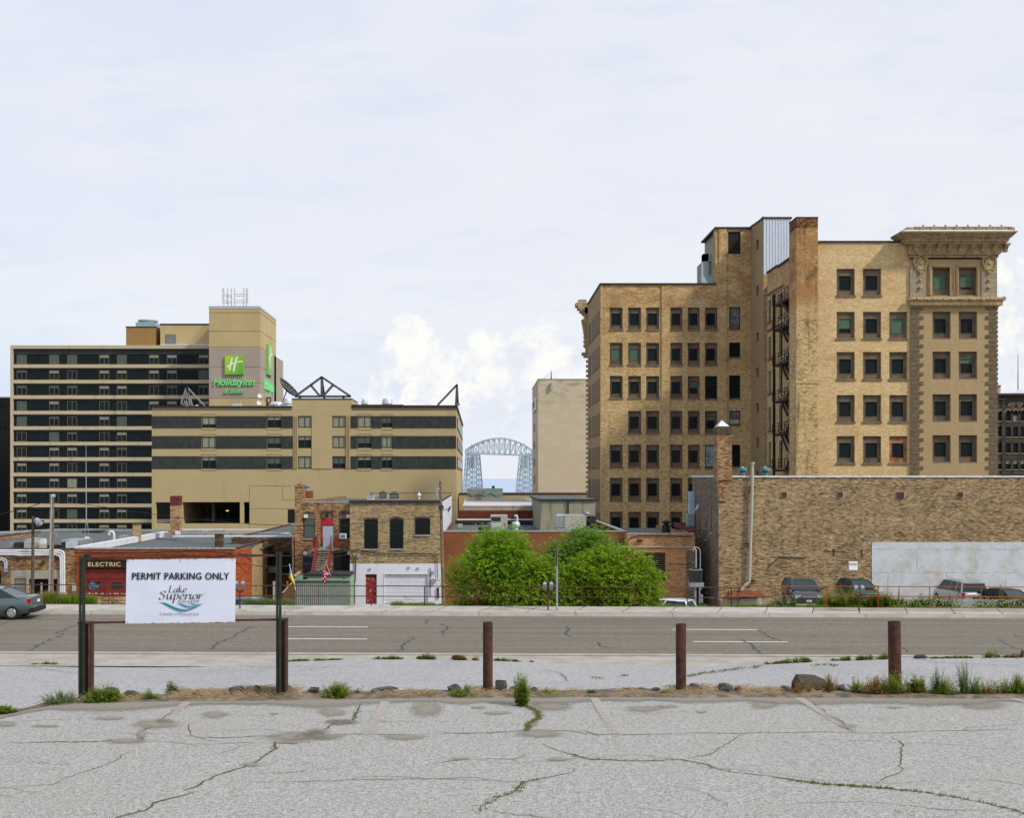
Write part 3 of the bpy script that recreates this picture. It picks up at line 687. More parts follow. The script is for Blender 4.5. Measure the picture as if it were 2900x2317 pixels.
def nib(word, px0, px1, pbase, xh, yy, name, mat, parent, wt=.15):
    t = MB(); adv = sum(GL[c][1] for c in word); k = (PX(px1, yy)-PX(px0, yy))/adv; X = PX(px0, yy); zb = PZ(pbase, yy); kz = (PZ(pbase-xh, yy)-zb)
    n1 = (cos(radians(28))*wt/2, sin(radians(28))*wt/2)
    li = 0
    for c in word:
        for s_ in GL[c][0]:
            li += 1; dy = -.00002*li
            pts = cat(s_); T = lambda a, b: (X+a*k, yy+dy, zb+b*kz)
            for (a, b), (e, f_) in zip(pts, pts[1:]):
                t.face(T(a-n1[0], b-n1[1]), T(e-n1[0], f_-n1[1]), T(e+n1[0], f_+n1[1]), T(a+n1[0], b+n1[1]))
        X += GL[c][1]*k
    return t.build(name, mat, parent)
yy = Yf-.0178
nib('Lake', 476, 530, 1679, 12.3, yy, 'lettering', M['ink'], bd)
nib('Superior', 450, 574, 1698.5, 14.8, yy, 'lettering', M['ink'], bd)
def wave(top, bot, dd=0):
    t = MB(); a = cat(top, 8); b = cat(bot, 8); y_ = yy-.0002*dd
    for (p, q, r, s_) in zip(a, a[1:], b, b[1:]): t.face(P3(*r, y_), P3(*s_, y_), P3(*q, y_), P3(*p, y_))
    t.build('wave_mark', M['teal'], bd)
# wave emblem: long swoosh and two short ones
wave([(440,1709),(455,1706.8),(470,1709),(490,1718),(510,1725),(530,1727),(552,1720),(575,1710)], [(440,1709),(455,1708),(466,1713),(484,1723),(504,1730.5),(526,1731.5),(552,1722.5),(575,1710)])
wave([(500,1711),(510,1709.5),(520,1713),(535,1718),(548,1719),(560,1716)], [(500,1711),(508,1712),(518,1717),(532,1721.5),(546,1722),(560,1716)], 1)
wave([(530,1710),(540,1709),(550,1712),(562,1713),(575,1710)], [(530,1710),(538,1710.5),(548,1715),(560,1716),(575,1710)], 2)
# bollards
def boll(px0, px1, ptop, pbot, lean, label):
    Yb = 14.95; w = PX(px1, Yb)-PX(px0, Yb); cx = (PX(px0, Yb)+PX(px1, Yb))/2; z1 = PZ(ptop, Yb)
    b = thing('bollard', label, 'bollard', 'rusty steel pipe bollards along the verge')
    r = w/2; t = MB(); z0 = PZ(pbot, Yb)-.15; dx = lean*(z1-z0)
    t.tube([(cx+dx, Yb, z0), (cx, Yb, z1)], r, 24, False)
    t.tube([(cx, Yb, z1), (cx, Yb, z1-.12)], r-.008, 24, False); n0 = len(t.v)
    for j in range(24):   # rim ring and concrete plug
        a0, a1 = 2*pi*j/24, 2*pi*(j+1)/24
        t.face((cx+r*cos(a0), Yb+r*sin(a0), z1), (cx+r*cos(a1), Yb+r*sin(a1), z1), (cx+(r-.008)*cos(a1), Yb+(r-.008)*sin(a1), z1), (cx+(r-.008)*cos(a0), Yb+(r-.008)*sin(a0), z1))
    t.build('pipe', M['rust'], b, True)
    MB().lathe((cx, Yb, z1-.05), [(r-.009, -.02), (r-.009, 0)], 20).build('fill', M['dirt'], b)
    return b
boll(1367.5, 1395.5, 1763, 1956, .00, 'rusty pipe bollard nearest the sign, just left of the big green shrubs')
boll(1914, 1943, 1768, 1962, .00, 'rusty pipe bollard in front of the two white lane dashes at right')
boll(2515, 2550, 1761, 1932, .012, 'thickest rusty pipe bollard with weeds round its foot, at far right')

# ================================================================== ROCKS, WEEDS, DRY GRASS ON THE VERGE
M['rock'] = plain('dark_basalt_rock', (.055, .06, .058), .85, var=.45, sc=9, dirt=(.16, .13, .09), dirtamt=.35, dsc=4, bmp=.5)
M['rockbrown'] = plain('brown_rock', (.07, .056, .042), .85, var=.4, sc=9, dirt=(.06, .05, .04), dirtamt=.35, dsc=4, bmp=.5)
def rock(w, h, d, seed, mat, sharp=.35):
    t = MB(); rn = random.Random(seed); import bmesh
    bm = bmesh.new()
    for _ in range(26):
        v_ = Vector((rn.gauss(0,1), rn.gauss(0,1), rn.gauss(0,1))).normalized(); bm.verts.new((v_.x*w/2*rn.uniform(.8,1), v_.y*d/2*rn.uniform(.8,1), v_.z*h/2*rn.uniform(.8, 1)))
    r = bmesh.ops.convex_hull(bm, input=bm.verts)
    for v in [v for v in bm.verts if not v.link_faces]: bm.verts.remove(v)
    me = bpy.data.meshes.new('rock'); bm.to_mesh(me); bm.free(); me.materials.append(mat)
    o = bpy.data.objects.new('rock', me); S.collection.objects.link(o); return o
RK = [ # centre px, base py, width px, height px, label
 (313, 1988, 56, 36, 'dark rock half buried in green weeds behind the left sign post'), (370, 1990, 38, 20, 'dark rock lying between the weeds under the sign'),
 (553, 1970, 28, 16, 'small flat grey rock in dry grass under the right part of the sign'), (672, 1972, 48, 30, 'rounded dark rock in dry grass left of the right sign post'),
 (730, 1962, 28, 28, 'pointed dark rock just left of the right sign post'), (805, 1968, 44, 26, 'dark rock tangled in straw at the foot of the right sign post'),
 (885, 1972, 42, 18, 'flat dark rock right of the sign'), (898, 1977, 18, 9, 'pebble sized dark stone beside the flat rock right of the sign'),
 (1088, 1974, 82, 14, 'long flat slab of rock between the sign and the first bollard'), (1286, 1962, 40, 22, 'dark rock left of the bollard nearest the sign'),
 (1418, 1966, 38, 38, 'upright dark rock against the right side of the bollard nearest the sign'), (1373, 1975, 26, 12, 'small rock in front of the bollard nearest the sign'),
 (1455, 1965, 24, 14, 'grey stone beside the tall green weed'), (1512, 1970, 22, 12, 'small stone right of the tall green weed'),
 (1817, 1967, 18, 10, 'dark stone left of the middle bollard'), (1856, 1966, 26, 10, 'flat dark stone close left of the middle bollard'), (1772, 1966, 22, 9, 'flat pale grey stone midway to the middle bollard'),
 (1969, 1963, 38, 24, 'dark rock close right of the middle bollard'), (2053, 1958, 44, 26, 'rounded dark rock between the middle bollard and the big brown rock'),
 (2092, 1957, 20, 16, 'small grey rock next to the rounded one'), (2220, 1953, 34, 18, 'dark rock at the left foot of the big brown rock'),
 (2378, 1945, 34, 20, 'dark rock right of the big brown rock in dry grass')]
random.seed(3)
for k, (px, py, w, h, lb) in enumerate(RK):
    X0 = PX(px, 15.0); Yr, zr = verge_z(X0, .34); wm_ = w/F*Yr; hm = h/F*Yr*1.1
    o = rock(wm_*1.2, hm*1.2, wm_*.8, 100+k, M['rock']); X0 = PX(px, Yr)
    o.location = (X0, Yr, zr+hm*.28); o.rotation_euler = (0, random.uniform(-.2, .2), 0); tag(o, lb, 'rock', 'rocks on the verge')
# big angular brown rock
t = MB(); Yr = 15.0; q = lambda px, py, dy=0: Vector(P3(px, py, Yr))+Vector((0, dy, 0))
a, b, c, d = q(2243, 1933), q(2254, 1910), q(2280, 1952, -.12), q(2336, 1925, 0)
e = q(2312, 1916, .12); f_ = q(2262, 1946, .35); g = q(2325, 1940, .3); h = q(2242, 1955, .02); i_ = q(2285, 1962, -.1); j_ = q(2345, 1945, 0)
for fc in ((a, h, i_, c), (a, c, b), (b, c, d, e), (c, i_, j_, d), (b, e, g, f_), (e, d, j_, g), (a, b, f_, h), (h, f_, g, j_, i_)): t.face(*fc)
tag(t.build('rock', M['rockbrown']), 'big angular brown rock with a sharp crest left of the rightmost bollard', 'rock', 'rocks on the verge')
M['straw'] = leafmat('dry_straw', [(.20,.13,.07), (.32,.22,.12), (.42,.31,.18), (.26,.15,.08)], .15)
M['weed'] = leafmat('weed_green', [(.09,.14,.015), (.16,.23,.02), (.27,.31,.04), (.17,.21,.03)], .35)
M['weedpale'] = leafmat('weed_grey_green', [(.12,.17,.06), (.17,.22,.09), (.20,.24,.07)], .35)
M['weedbright'] = leafmat('weed_bright', [(.12,.20,.02), (.20,.28,.03), (.28,.32,.05)], .4)
M['orangeleaf'] = leafmat('withered_weed', [(.30,.13,.03), (.38,.20,.05), (.24,.16,.05), (.20,.20,.04)], .3)
random.seed(21); st_ = MB()
def straw(mb, px0, px1, n_, d0=.0, d1=.6, L=.18, hgt=.05):
    for _ in range(n_):
        X = PX(random.uniform(px0, px1), 15.)
        if nz(X*1.6, 5.)+.5*nz(X*5., 2.) < -.08: continue
        Yr, zr = verge_z(X, random.uniform(d0, d1)); a = random.uniform(-.5, .5)+(pi if random.random() < .5 else 0)
        l = L*random.uniform(.3, 1.2); up = random.uniform(0, hgt)
        p = Vector((X, Yr, zr+random.uniform(0, hgt))); e = p+Vector((cos(a)*l, sin(a)*l*.5, up+random.uniform(-.02, .05))); m2 = (p+e)/2+Vector((0, 0, random.uniform(.0, .04)))
        s_ = Vector((0, .3, 1)).normalized()*.003; mb.face(p-s_, m2-s_, m2+s_, p+s_); mb.face(m2-s_, e, m2+s_)
straw(st_, 250, 2420, 3000, -.02, .34, .12, .008)
for a, b, n_, h_ in ((500, 700, 240, .03), (690, 860, 520, .05), (860, 1000, 100, .02), (1290, 1420, 90, .03), (1900, 2110, 240, .04), (2090, 2330, 200, .02), (2330, 2480, 240, .05)): straw(st_, a, b, n_, .25, .6, .18, h_)
tag(st_.build('dry_grass', M['straw']), 'matted patches of dry straw lying along the dirt verge', 'dry grass', kind='stuff')
# leafy weeds: stems with small leaves
def weed(mb, c, r, h, stems, leaf=.03, leaves=14, lean=.35, top=True):
    c = Vector(c)
    for _ in range(stems):
        a = random.uniform(0, 2*pi); rr = r*random.random(); hh = h*random.uniform(.45, 1.05)*(1-.35*rr/r if r else 1)
        p = c+Vector((rr*cos(a)*.6, rr*sin(a)*.6, -.02)); e = p+Vector((cos(a)*rr*.7+random.gauss(0, lean*.1), sin(a)*rr*.5, hh))
        s_ = Vector((.0022, 0, 0)); mb.face(p-s_, p+s_, e+s_*.5, e-s_*.5)
        for k in range(leaves):
            t = (k+random.random())/leaves; b = p.lerp(e, .12+.88*t); a2 = random.uniform(0, 2*pi); L = leaf*random.uniform(.6, 1.2)*(1.15-.6*t)
            d = Vector((cos(a2), sin(a2), random.uniform(-.1, .7))).normalized()*L; w = d.cross(Vector((0, 0, 1)))
            w = (Vector((1,0,0)) if w.length < 1e-4 else w.normalized())*L*.22
            mb.face(b, b+d*.5+w, b+d, b+d*.5-w)
WD = [ # px, base py, spread px, height px, stems, material, leaf, label
 (175, 1992, 55, 34, 70, 'weedpale', .022, 'low feathery grey green weeds left of the left sign post'),
 (150, 1997, 40, 22, 40, 'weedpale', .02, 'lowest feathery weeds at the left end of the verge'),
 (275, 1992, 34, 40, 46, 'weedbright', .045, 'bright green weed at the foot of the left sign post'),
 (300, 1990, 30, 55, 20, 'weed', .035, 'tall thin weed stems behind the rock near the left sign post'),
 (318, 1994, 28, 34, 36, 'weedbright', .045, 'green leafy weed in front of the rock near the left sign post'),
 (425, 1988, 22, 34, 16, 'weedbright', .035, 'small green weed under the left half of the sign'),
 (438, 1990, 16, 20, 12, 'weedbright', .03, 'tiny weed beside the small green one under the sign'),
 (489, 1975, 20, 42, 18, 'weedpale', .045, 'round leaved pale weed standing under the middle of the sign'),
 (388, 1975, 8, 26, 4, 'weed', .02, 'thin single weed stem under the left half of the sign'),
 (8, 2022, 30, 24, 24, 'weedbright', .05, 'green weed at the left edge of the photo'),
 (953, 1980, 42, 44, 60, 'weed', .035, 'bushy green weed right of the sign'), (1010, 1972, 8, 26, 10, 'orangeleaf', .03, 'withered brown weed stump right of the bushy weed'),
 (1215, 1979, 22, 18, 24, 'weed', .03, 'small green weed patch midway to the first bollard'), (1300, 1978, 44, 30, 46, 'weed', .03, 'spreading green and straw weed left of the first bollard'),
 (1320, 1968, 16, 30, 12, 'weedpale', .03, 'pale weed close left of the first bollard'), (1420, 1974, 28, 18, 22, 'weed', .03, 'low weed in front of the upright rock'),
 (1478, 2000, 20, 86, 46, 'weedbright', .04, 'tallest bright green weed growing from the crack right of the first bollard'),
 (1550, 1974, 40, 24, 40, 'weed', .025, 'low grassy weeds right of the tallest weed'), (1620, 1975, 20, 14, 18, 'weed', .025, 'tiny weed patch below the shrubs'),
 (1673, 1965, 12, 14, 10, 'weedbright', .03, 'small weed above the third bay line'), (1888, 1966, 16, 14, 14, 'weedbright', .03, 'small weed at the left foot of the middle bollard'),
 (2270, 1975, 30, 40, 34, 'orangeleaf', .03, 'brownish weed in front of the big brown rock'), (2350, 1955, 22, 40, 40, 'orangeleaf', .02, 'tuft of dry blond grass on the right end of the big brown rock'),
 (2425, 1968, 16, 42, 16, 'weed', .035, 'upright green weed left of the rightmost bollard'), (2480, 1970, 40, 46, 50, 'orangeleaf', .03, 'orange brown weeds left of the rightmost bollard'),
 (2530, 1974, 40, 60, 60, 'weed', .035, 'tall green weeds wrapping the foot of the rightmost bollard'), (2585, 1974, 34, 34, 50, 'orangeleaf', .035, 'orange weed patch right of the rightmost bollard'),
 (2598, 1962, 22, 40, 24, 'weedbright', .05, 'broad leaved pale weed right of the rightmost bollard'), (2670, 1974, 44, 48, 70, 'weed', .03, 'dense green weed mound between the rightmost bollard and the photo edge'),
 (2655, 1960, 14, 64, 12, 'weedpale', .03, 'tall stem weed above the dense mound'), (2735, 1972, 26, 78, 30, 'weedpale', .03, 'tallest stem weed near the right edge of the photo'),
 (2765, 1974, 22, 48, 26, 'weedbright', .03, 'bright weed right of the tallest stem weed'), (2800, 1962, 34, 34, 20, 'orangeleaf', .02, 'thin reddish weed stalks near the right edge'),
 (2840, 1966, 26, 40, 20, 'weed', .025, 'sparse green stalks near the right edge'), (2885, 1972, 34, 50, 60, 'weed', .035, 'leafy green weed cut by the right edge of the photo')]
random.seed(8)
for px, py, sp_, h_, stems, mt, lf, lb in WD:
    Yw = LP(px, min(max(py, 1978), 2030)).y+(.25 if py < 1978 else .05); Yw = max(Yw, edgeY(PX(px, 14.6))+.05) if py < 1995 else LP(px, py).y
    t = MB(); weed(t, P3(px, py, Yw), sp_/F*Yw, h_/F*Yw*(1.45 if px > 2400 else 1.3), int(stems*2.4), lf*1.55, 15)
    tag(t.build('weed', M[mt]), lb, 'weed', 'weeds on the verge')
# weeds and stones along the far edge of the lower lot
random.seed(14)
for px, w_, h_, mt, lb in ((1100, 60, 10, 'weed', 'low weeds on the far rim of the lower lot, left of its stones'), (880, 130, 7, 'weed', 'long thin line of weeds on the far rim of the lower lot'), (1210, 30, 16, 'weed', 'small green weed on the crest of the lower lot'),
    (1320, 50, 14, 'orangeleaf', 'yellowish weeds beside the dark stone on the crest of the lower lot'), (1440, 50, 8, 'weed', 'thin weeds behind the first bollard on the rim of the lower lot'), (120, 60, 10, 'weed', 'weeds on the left rim of the lower lot by the pavement'),
    (2260, 60, 16, 'weedbright', 'weeds on the rim of the lower lot left of the rightmost bollard'), (2430, 70, 14, 'weed', 'weeds on the rim of the lower lot near the rightmost bollard'), (2500, 26, 22, 'weed', 'taller weed on the rim just left of the rightmost bollard'),
    (2200, 50, 10, 'orangeleaf', 'brownish low weeds on the rim above the big brown rock'), (2810, 26, 26, 'weedbright', 'bright weed on the rim of the lower lot near the right edge'), (2870, 40, 12, 'orangeleaf', 'straw coloured weeds on the rim at the right edge'), (2700, 90, 7, 'weed', 'thin weeds between stones on the right rim of the lower lot')):
    Y_ = 38.5; py = interp(LE, px)+1; t = MB()
    for k in range(int(w_/6)):
        x_ = px+random.uniform(-w_, w_)/1.6; weed(t, P3(x_, interp(LE, x_)+1, Y_-.1), .14, h_/F*Y_*random.uniform(.8, 1.7), 16, .09, 9)
    tag(t.build('weed', M[mt]), lb, 'weed', 'weeds on the rim of the lower lot')
for k, (px, w_, h_, lb) in enumerate(((1290, 28, 12, 'dark stone on the crest of the lower lot'), (1345, 18, 6, 'small dark stone right of the crest stone'), (1215, 34, 6, 'flat stone left of the crest stone'), (1505, 16, 6, 'small stone on the right slope of the crest'), (1405, 22, 6, 'flat stone behind the first bollard'),
    (2365, 26, 6, 'flat dark stone on the rim left of the rightmost bollard'), (2607, 46, 12, 'pale blocky stone right of the rightmost bollard on the rim'), (2685, 22, 6, 'small stone on the right rim of the lower lot'), (2895, 16, 22, 'rusty brown stone at the right edge of the photo'), (2825, 20, 8, 'bluish stone on the rim near the right edge'), (2735, 20, 5, 'flat reddish stone on the right rim'), (1190, 26, 7, 'stone left of the crest of the lower lot'))):
    Y_ = 38.45; o = rock(w_/F*Y_, h_/F*Y_*1.6, w_/F*Y_*.6, 300+k, M['rock'] if 'brown' not in lb and 'reddish' not in lb else M['rockbrown']); o.location = P3(px, interp(LE, px)-h_*.3, Y_); tag(o, lb, 'rock', 'stones on the rim of the lower lot')
# ================================================================== HOTEL GROUP (far left and centre)
M['stucco'] = plain('tan_stucco', (.48, .375, .19), .95, var=.06, sc=.25, dirt=(.42, .33, .16), dirtamt=.3, dsc=.12, streak=True)
M['stucco2'] = plain('olive_tan_stucco', (.44, .355, .19), .95, var=.05, sc=.2, dirt=(.40, .32, .16), dirtamt=.3, dsc=.2, streak=True)
M['spandrel'] = plain('pale_tan_spandrel', (.50, .42, .28), .9, var=.05, sc=.2, dirt=(.34, .29, .2), dirtamt=.3, dsc=.3, streak=True)
M['greypaint'] = plain('warm_grey_paint', (.36, .305, .25), .95, var=.05, sc=.3)
M['joint'] = plain('panel_joint', (.15, .12, .07), 1, var=.1)
M['darkcap'] = plain('dark_roof_flashing', (.030, .028, .026), .6, var=.2)
M['charcoal'] = plain('ribbed_charcoal_panel', (.043, .046, .045), .75, var=.25, sc=1.2, dirt=(.06, .062, .058), dirtamt=.5, dsc=2, streak=True)
M['bronze'] = plain('dark_bronze_panel', (.008, .007, .006), .6, var=.4, sc=.4)
M['bronze2'] = plain('greenish_black_panel', (.016, .024, .024), .6, var=.4, sc=.5, streak=True, dirt=(.04, .055, .05), dirtamt=.3, dsc=1)
M['glass'] = glass('dark_glass')
M['glassg'] = glass('greenish_glass', (.009, .015, .014), .06)
M['frameb'] = plain('bronze_frame', (.05, .042, .032), .5, var=.1)
M['framel'] = plain('light_bronze_frame', (.17, .15, .11), .5, var=.1)
M['curt'] = plain('pale_curtain', (.26, .27, .20), .9, var=.12, sc=4)
M['curtg'] = plain('greenish_curtain', (.075, .11, .09), .9, var=.15, sc=4)
M['roofgrey'] = plain('blue_grey_roof_membrane', (.10, .118, .12), .85, var=.14, sc=.35, dirt=(.065, .08, .082), dirtamt=.4, dsc=.3)
M['roofdark'] = plain('dark_roof_felt', (.05, .055, .055), .9, var=.3, sc=.6)
M['whitem'] = plain('white_flashing', (.66, .68, .72), .6, var=.08, sc=2, dirt=(.45, .42, .36), dirtamt=.2)
M['metal'] = plain('dull_metal', (.30, .32, .33), .5, .3, var=.2)
M['truss'] = plain('grey_steel_truss', (.085, .09, .088), .6, var=.2)
M['trussl'] = plain('lighter_steel_truss', (.24, .25, .24), .6, var=.2)
M['signg'] = plain('sign_green', (.16, .52, .01), .4, var=.03)
M['signlg'] = plain('pale_green_letter_side', (.20, .72, .24), .4, var=.03)
M['signw2'] = plain('white_emblem', (.85, .87, .86), .4, var=.0)
M['sidegreen'] = plain('bright_green_side', (.22, .50, .10), .5, var=0)
def gradgreen():
    m, n, b, o = newmat('green_emblem_face'); X, Y, Z = n.sep(n.new('ShaderNodeTexCoord').outputs['Generated'])
    n.put(b.inputs['Base Color'], n.ramp(n.m('ADD', n.m('MULTIPLY', X, .55), n.m('MULTIPLY', n.m('SUBTRACT', 1., Z), .45)), [(.1, (.42, .60, .01)), (.55, (.19, .50, .015)), (1, (.08, .36, .02))])); b.inputs['Roughness'].default_value = .4; return m
M['emblem'] = gradgreen()

# ---- slab hotel
Y = 212.; D = 16.
ht = thing('hotel_slab', 'long dark glass hotel slab with pale horizontal bands, standing behind the tan block at left', 'hotel')
X0, X1 = PX(33, Y), PX(594, Y); Zb = far_z(0, Y)-1
ROWT = [1005+43.85*k for k in range(12)]
HW = [(46,74), (138,166), (189,216), (280,307), (330,358), (421,449), (472,499), (562,590)]
t = MB(); t.box(X0, X1, Y+.5, Y+D, Zb, PZ(987, Y)); t.build('body', M['bronze'], ht)
t = MB(); t.box(X0-.25, X1, Y-.05, Y+D+.1, PZ(987.5, Y), PZ(978, Y)); t.box(X0-.25, X0+.25, Y-.05, Y+D+.1, Zb, PZ(987.5, Y)); 
for k in range(11):
    a = 1032+43.9*k
    t.box(X0+.25, X1, Y+.0, Y+.6, PZ(a+10, Y), PZ(a, Y))
t.build('spandrels', M['spandrel'], ht)
t = MB(); t.box(X0+.25, X1, Y+.25, Y+.5, PZ(1004, Y), PZ(987.6, Y))
for k in range(11):
    a = 1042+43.9*k; t.box(X0+.25, X1, Y+.25, Y+.5, PZ(a+6.5, Y), PZ(a+.3, Y))
t.build('upper_panel', M['bronze2'], ht)
t = MB(); random.seed(2)
for k in range(12):   # glazing strips with faint vertical joints
    a = ROWT[k]-.5; b = a+27
    t.box(X0+.25, X1, Y+.36, Y+.5, PZ(b, Y), PZ(a, Y))
t.build('glazing', M['glass'], ht)
t = MB()
for k in range(12):
    for px in range(60, 592, 21): t.pbox(px+6, px+6.5, ROWT[k], ROWT[k]+26, Y+.33, .03)
t.build('mullions', M['bronze'], ht)
def hotelwin(w, h, fm, name='window', cur=(.28, 'curt'), depth=.05, gl='glassg', fr=.07):
    """local coordinates: x 0..w, z 0..h, y 0 = outer face"""
    f = MB()
    f.box(0, w, 0, depth, 0, fr); f.box(0, w, 0, depth, h-fr, h); f.box(0, fr, 0, depth, fr, h-fr); f.box(w-fr, w, 0, depth, fr, h-fr); f.box(w/2-fr/2, w/2+fr/2, 0.004, depth, fr, h-fr)
    o = f.build(name, fm, None)
    MB().box(fr, w-fr, depth*.75, depth, fr, h-fr).build('pane', M[gl], o)
    if cur: MB().box(fr+.02, w-fr-.02, depth*.55, depth*.74, h-fr-(h-2*fr)*cur[0], h-fr).build('curtain', M[cur[1]], o)
    return o
w_ = 27.6/F*Y; h_ = 26./F*Y
PR = [hotelwin(w_, h_, M['framel'], cur=c, gl=g) for c, g in (((.28, 'curt'), 'glassg'), ((.98, 'curtg'), 'glassg'), (None, 'glassg'), ((.98, 'curt'), 'glassg'), ((.2, 'curtg'), 'glass'))]
random.seed(4)
for k in range(12):
    for j, (a, b) in enumerate(HW):
        if k >= 4 and j >= 6: continue
        if k >= 4 and j == 5: continue
        r = random.random(); pi_ = 0 if r < .5 else 2 if r < .7 else 4 if r < .88 else 1 if r < .96 else 3
        if k == 0: pi_ = 1 if j in (0, 1, 2, 4) else 0
        o = copytree(PR[pi_], ht); o.location = (PX(a, Y), Y+.26, PZ(ROWT[k]+26, Y))
for o in PR:
    for ch in list(o.children): bpy.data.objects.remove(ch)
    bpy.data.objects.remove(o)
# rooftop boxes
t = MB(); t.box(PX(357, Y+3), PX(440, Y+3), Y+3, Y+12, PZ(978, Y), PZ(927, Y+3)); t.build('brown_penthouse', plain('brown_brick_veneer', (.30, .185, .065), .9, var=.12, sc=1, dirt=(.2, .12, .05), dirtamt=.3), ht)
t = MB(); t.box(PX(356, Y+3), PX(441, Y+3), Y+2.9, Y+12.1, PZ(927, Y+3), PZ(924.5, Y+3)); t.box(PX(454, Y+3)-.1, PX(594, Y+3), Y+2.9, Y+14.1, PZ(920, Y+3), PZ(916.5, Y+3)); t.build('penthouse_cap', M['darkcap'], ht)
t = MB(); t.box(PX(454, Y+3), PX(594, Y+3), Y+3, Y+14, PZ(978, Y), PZ(920, Y+3)); t.build('tan_penthouse', M['stucco'], ht)
lv = MB(); lv.pbox(468, 498, 947, 974.5, Y+2.95, .05); lo_ = lv.build('louvre', M['framel'], ht)
lv = MB(); 
for k in range(9): lv.pbox(470, 496, 949.5+k*2.7, 950.8+k*2.7, Y+2.90, .04)
lv.build('blades', M['metal'], lo_)
t = MB(); t.pbox(454, 594, 974.5, 977.8, Y-.1, 3); t.build('flashing', M['whitem'], ht)
t = MB(); cx = PX(415, Y+6); t.lathe((cx, Y+7, PZ(926, Y+5)), [(1.7, 0), (1.7, 1.2), (1.9, 1.25), (1.9, 1.5), (1.7, 1.5)], 20); t.box(PX(384, Y+4), PX(440, Y+4), Y+4, Y+10, PZ(925, Y+4), PZ(913, Y+4)); t.build('cooling_tower', plain('galvanised_blue', (.30, .40, .43), .5, var=.15), ht)
# ---- sign tower
Y = 205.; Y2 = 221.
tw = thing('hotel_tower', 'tall tan sign tower with a grey band at the end of the dark slab hotel', 'tower')
X0, X1 = PX(592, Y), PX(737, Y); zt = PZ(873, Y); zg1, zg0 = PZ(986, Y), PZ(1127, Y)
t = MB(); t.box(X0, X1, Y, Y2, zg1, zt); t.box(X0, X1, Y, Y2, Zb, zg0); t.build('wall', M['stucco'], tw)
t = MB(); t.box(X0, X1, Y-.004, Y2, zg0, zg1); t.box(X1, PX(790, Y2+8), Y2-2, Y2+8, Zb, PZ(1008, Y2-2)); t.build('grey_band', M['greypaint'], tw)
t = MB()
for py in (885.5, 938, 983, 1039, 1084, 1128): t.box(X0-.01, X1+.02, Y-.015, Y2, PZ(py+.6, Y), PZ(py-.6, Y))
t.build('joint', M['joint'], tw)
t = MB(); t.box(X0-.1, X1+.1, Y-.08, Y2, zt, zt+.22); t.box(X0, X1, Y-.1, Y-.02, zt+.22, zt+.3); t.build('roof_edge', M['whitem'], tw)
t = MB(); t.box(X0, X1, Y-.1, Y2, zt+.24, zt+.34); t.build('edge_cap', M['darkcap'], tw)
# signs on the tower: front and right face
def hsign(T, parent):
    """T(a, d, b) maps sign-plane coordinates in metres (a right, d out of the wall towards the viewer, b up) to the world"""
    def quadbox(mb, a0, a1, b0, b1, d0, d1):
        c = [T(a, d, b) for b in (b0, b1) for a, d in ((a0, d1), (a1, d1), (a1, d0), (a0, d0))]
        i = len(mb.v); mb.v += [tuple(p) for p in c]
        for q in ((0,1,5,4), (1,2,6,5), (2,3,7,6), (3,0,4,7), (4,5,6,7), (3,2,1,0)): mb.f.append(tuple(i+j for j in q)); mb.mi.append(0)
    k = 1/F*205; cxp, czp = 664.5, 1035
    A_ = lambda px: (px-664.5)*k; B_ = lambda py: (1100-py)*k
    g = MB(); quadbox(g, A_(638), A_(691), B_(1061.5), B_(1008.5), .02, .42); bo = g.build('emblem_box', M['sidegreen'], parent)
    g = MB(); quadbox(g, A_(638.6), A_(690.4), B_(1061), B_(1009), .42, .43); g.build('emblem_face', M['emblem'], bo)
    g = MB()
    for pts, w in (([(652,1050),(652.5,1040),(658,1020),(659.5,1015)], 4.4), ([(663,1053),(665,1042),(670,1020),(674,1012)], 4.6), ([(644,1040),(656,1033),(672,1026),(689.5,1024.5)], 3.2)):
        c = cat(pts, 8)
        for i_, ((a, b), (e, f2)) in enumerate(zip(c, c[1:])):
            dx, dy = e-a, f2-b; L = sqrt(dx*dx+dy*dy); nx_, ny_ = -dy/L*w/2, dx/L*w/2; dd = .445+.00001*i_
            g.face(T(A_(a-nx_), dd, B_(b-ny_)), T(A_(e-nx_), dd, B_(f2-ny_)), T(A_(e+nx_), dd, B_(f2+ny_)), T(A_(a+nx_), dd, B_(b+ny_)))
    g.build('emblem_letter', M['signw2'], bo)
    xf = lambda a, d, b: T(a, .30-d, b)
    for nm, body, x0, x1, y0, y1, sh, off in (('letters', 'HolidayInn', 605, 722, 1072, 1098.5, .28, .018), ('letters', '& Suites', 636, 691, 1101, 1114.5, .2, .006)):
        a = text(nm, body, M['signlg'], parent, A_(x0), A_(x1), B_(y1), B_(y0), 0, .28, shear=sh, offset=off, xf=xf)
hsign(lambda a, d, b: (PX(664.5, Y)+a, Y-d, PZ(1100, Y)+b), tw)
rs = thing('wall_sign', 'green lettered sign seen edge on along the right face of the tan tower', 'sign')
hsign(lambda a, d, b: (X1+d, Y+7.8+a*1.25, PZ(1110, Y)+b*1.5+(.6 if b > 3 else 0)), rs)
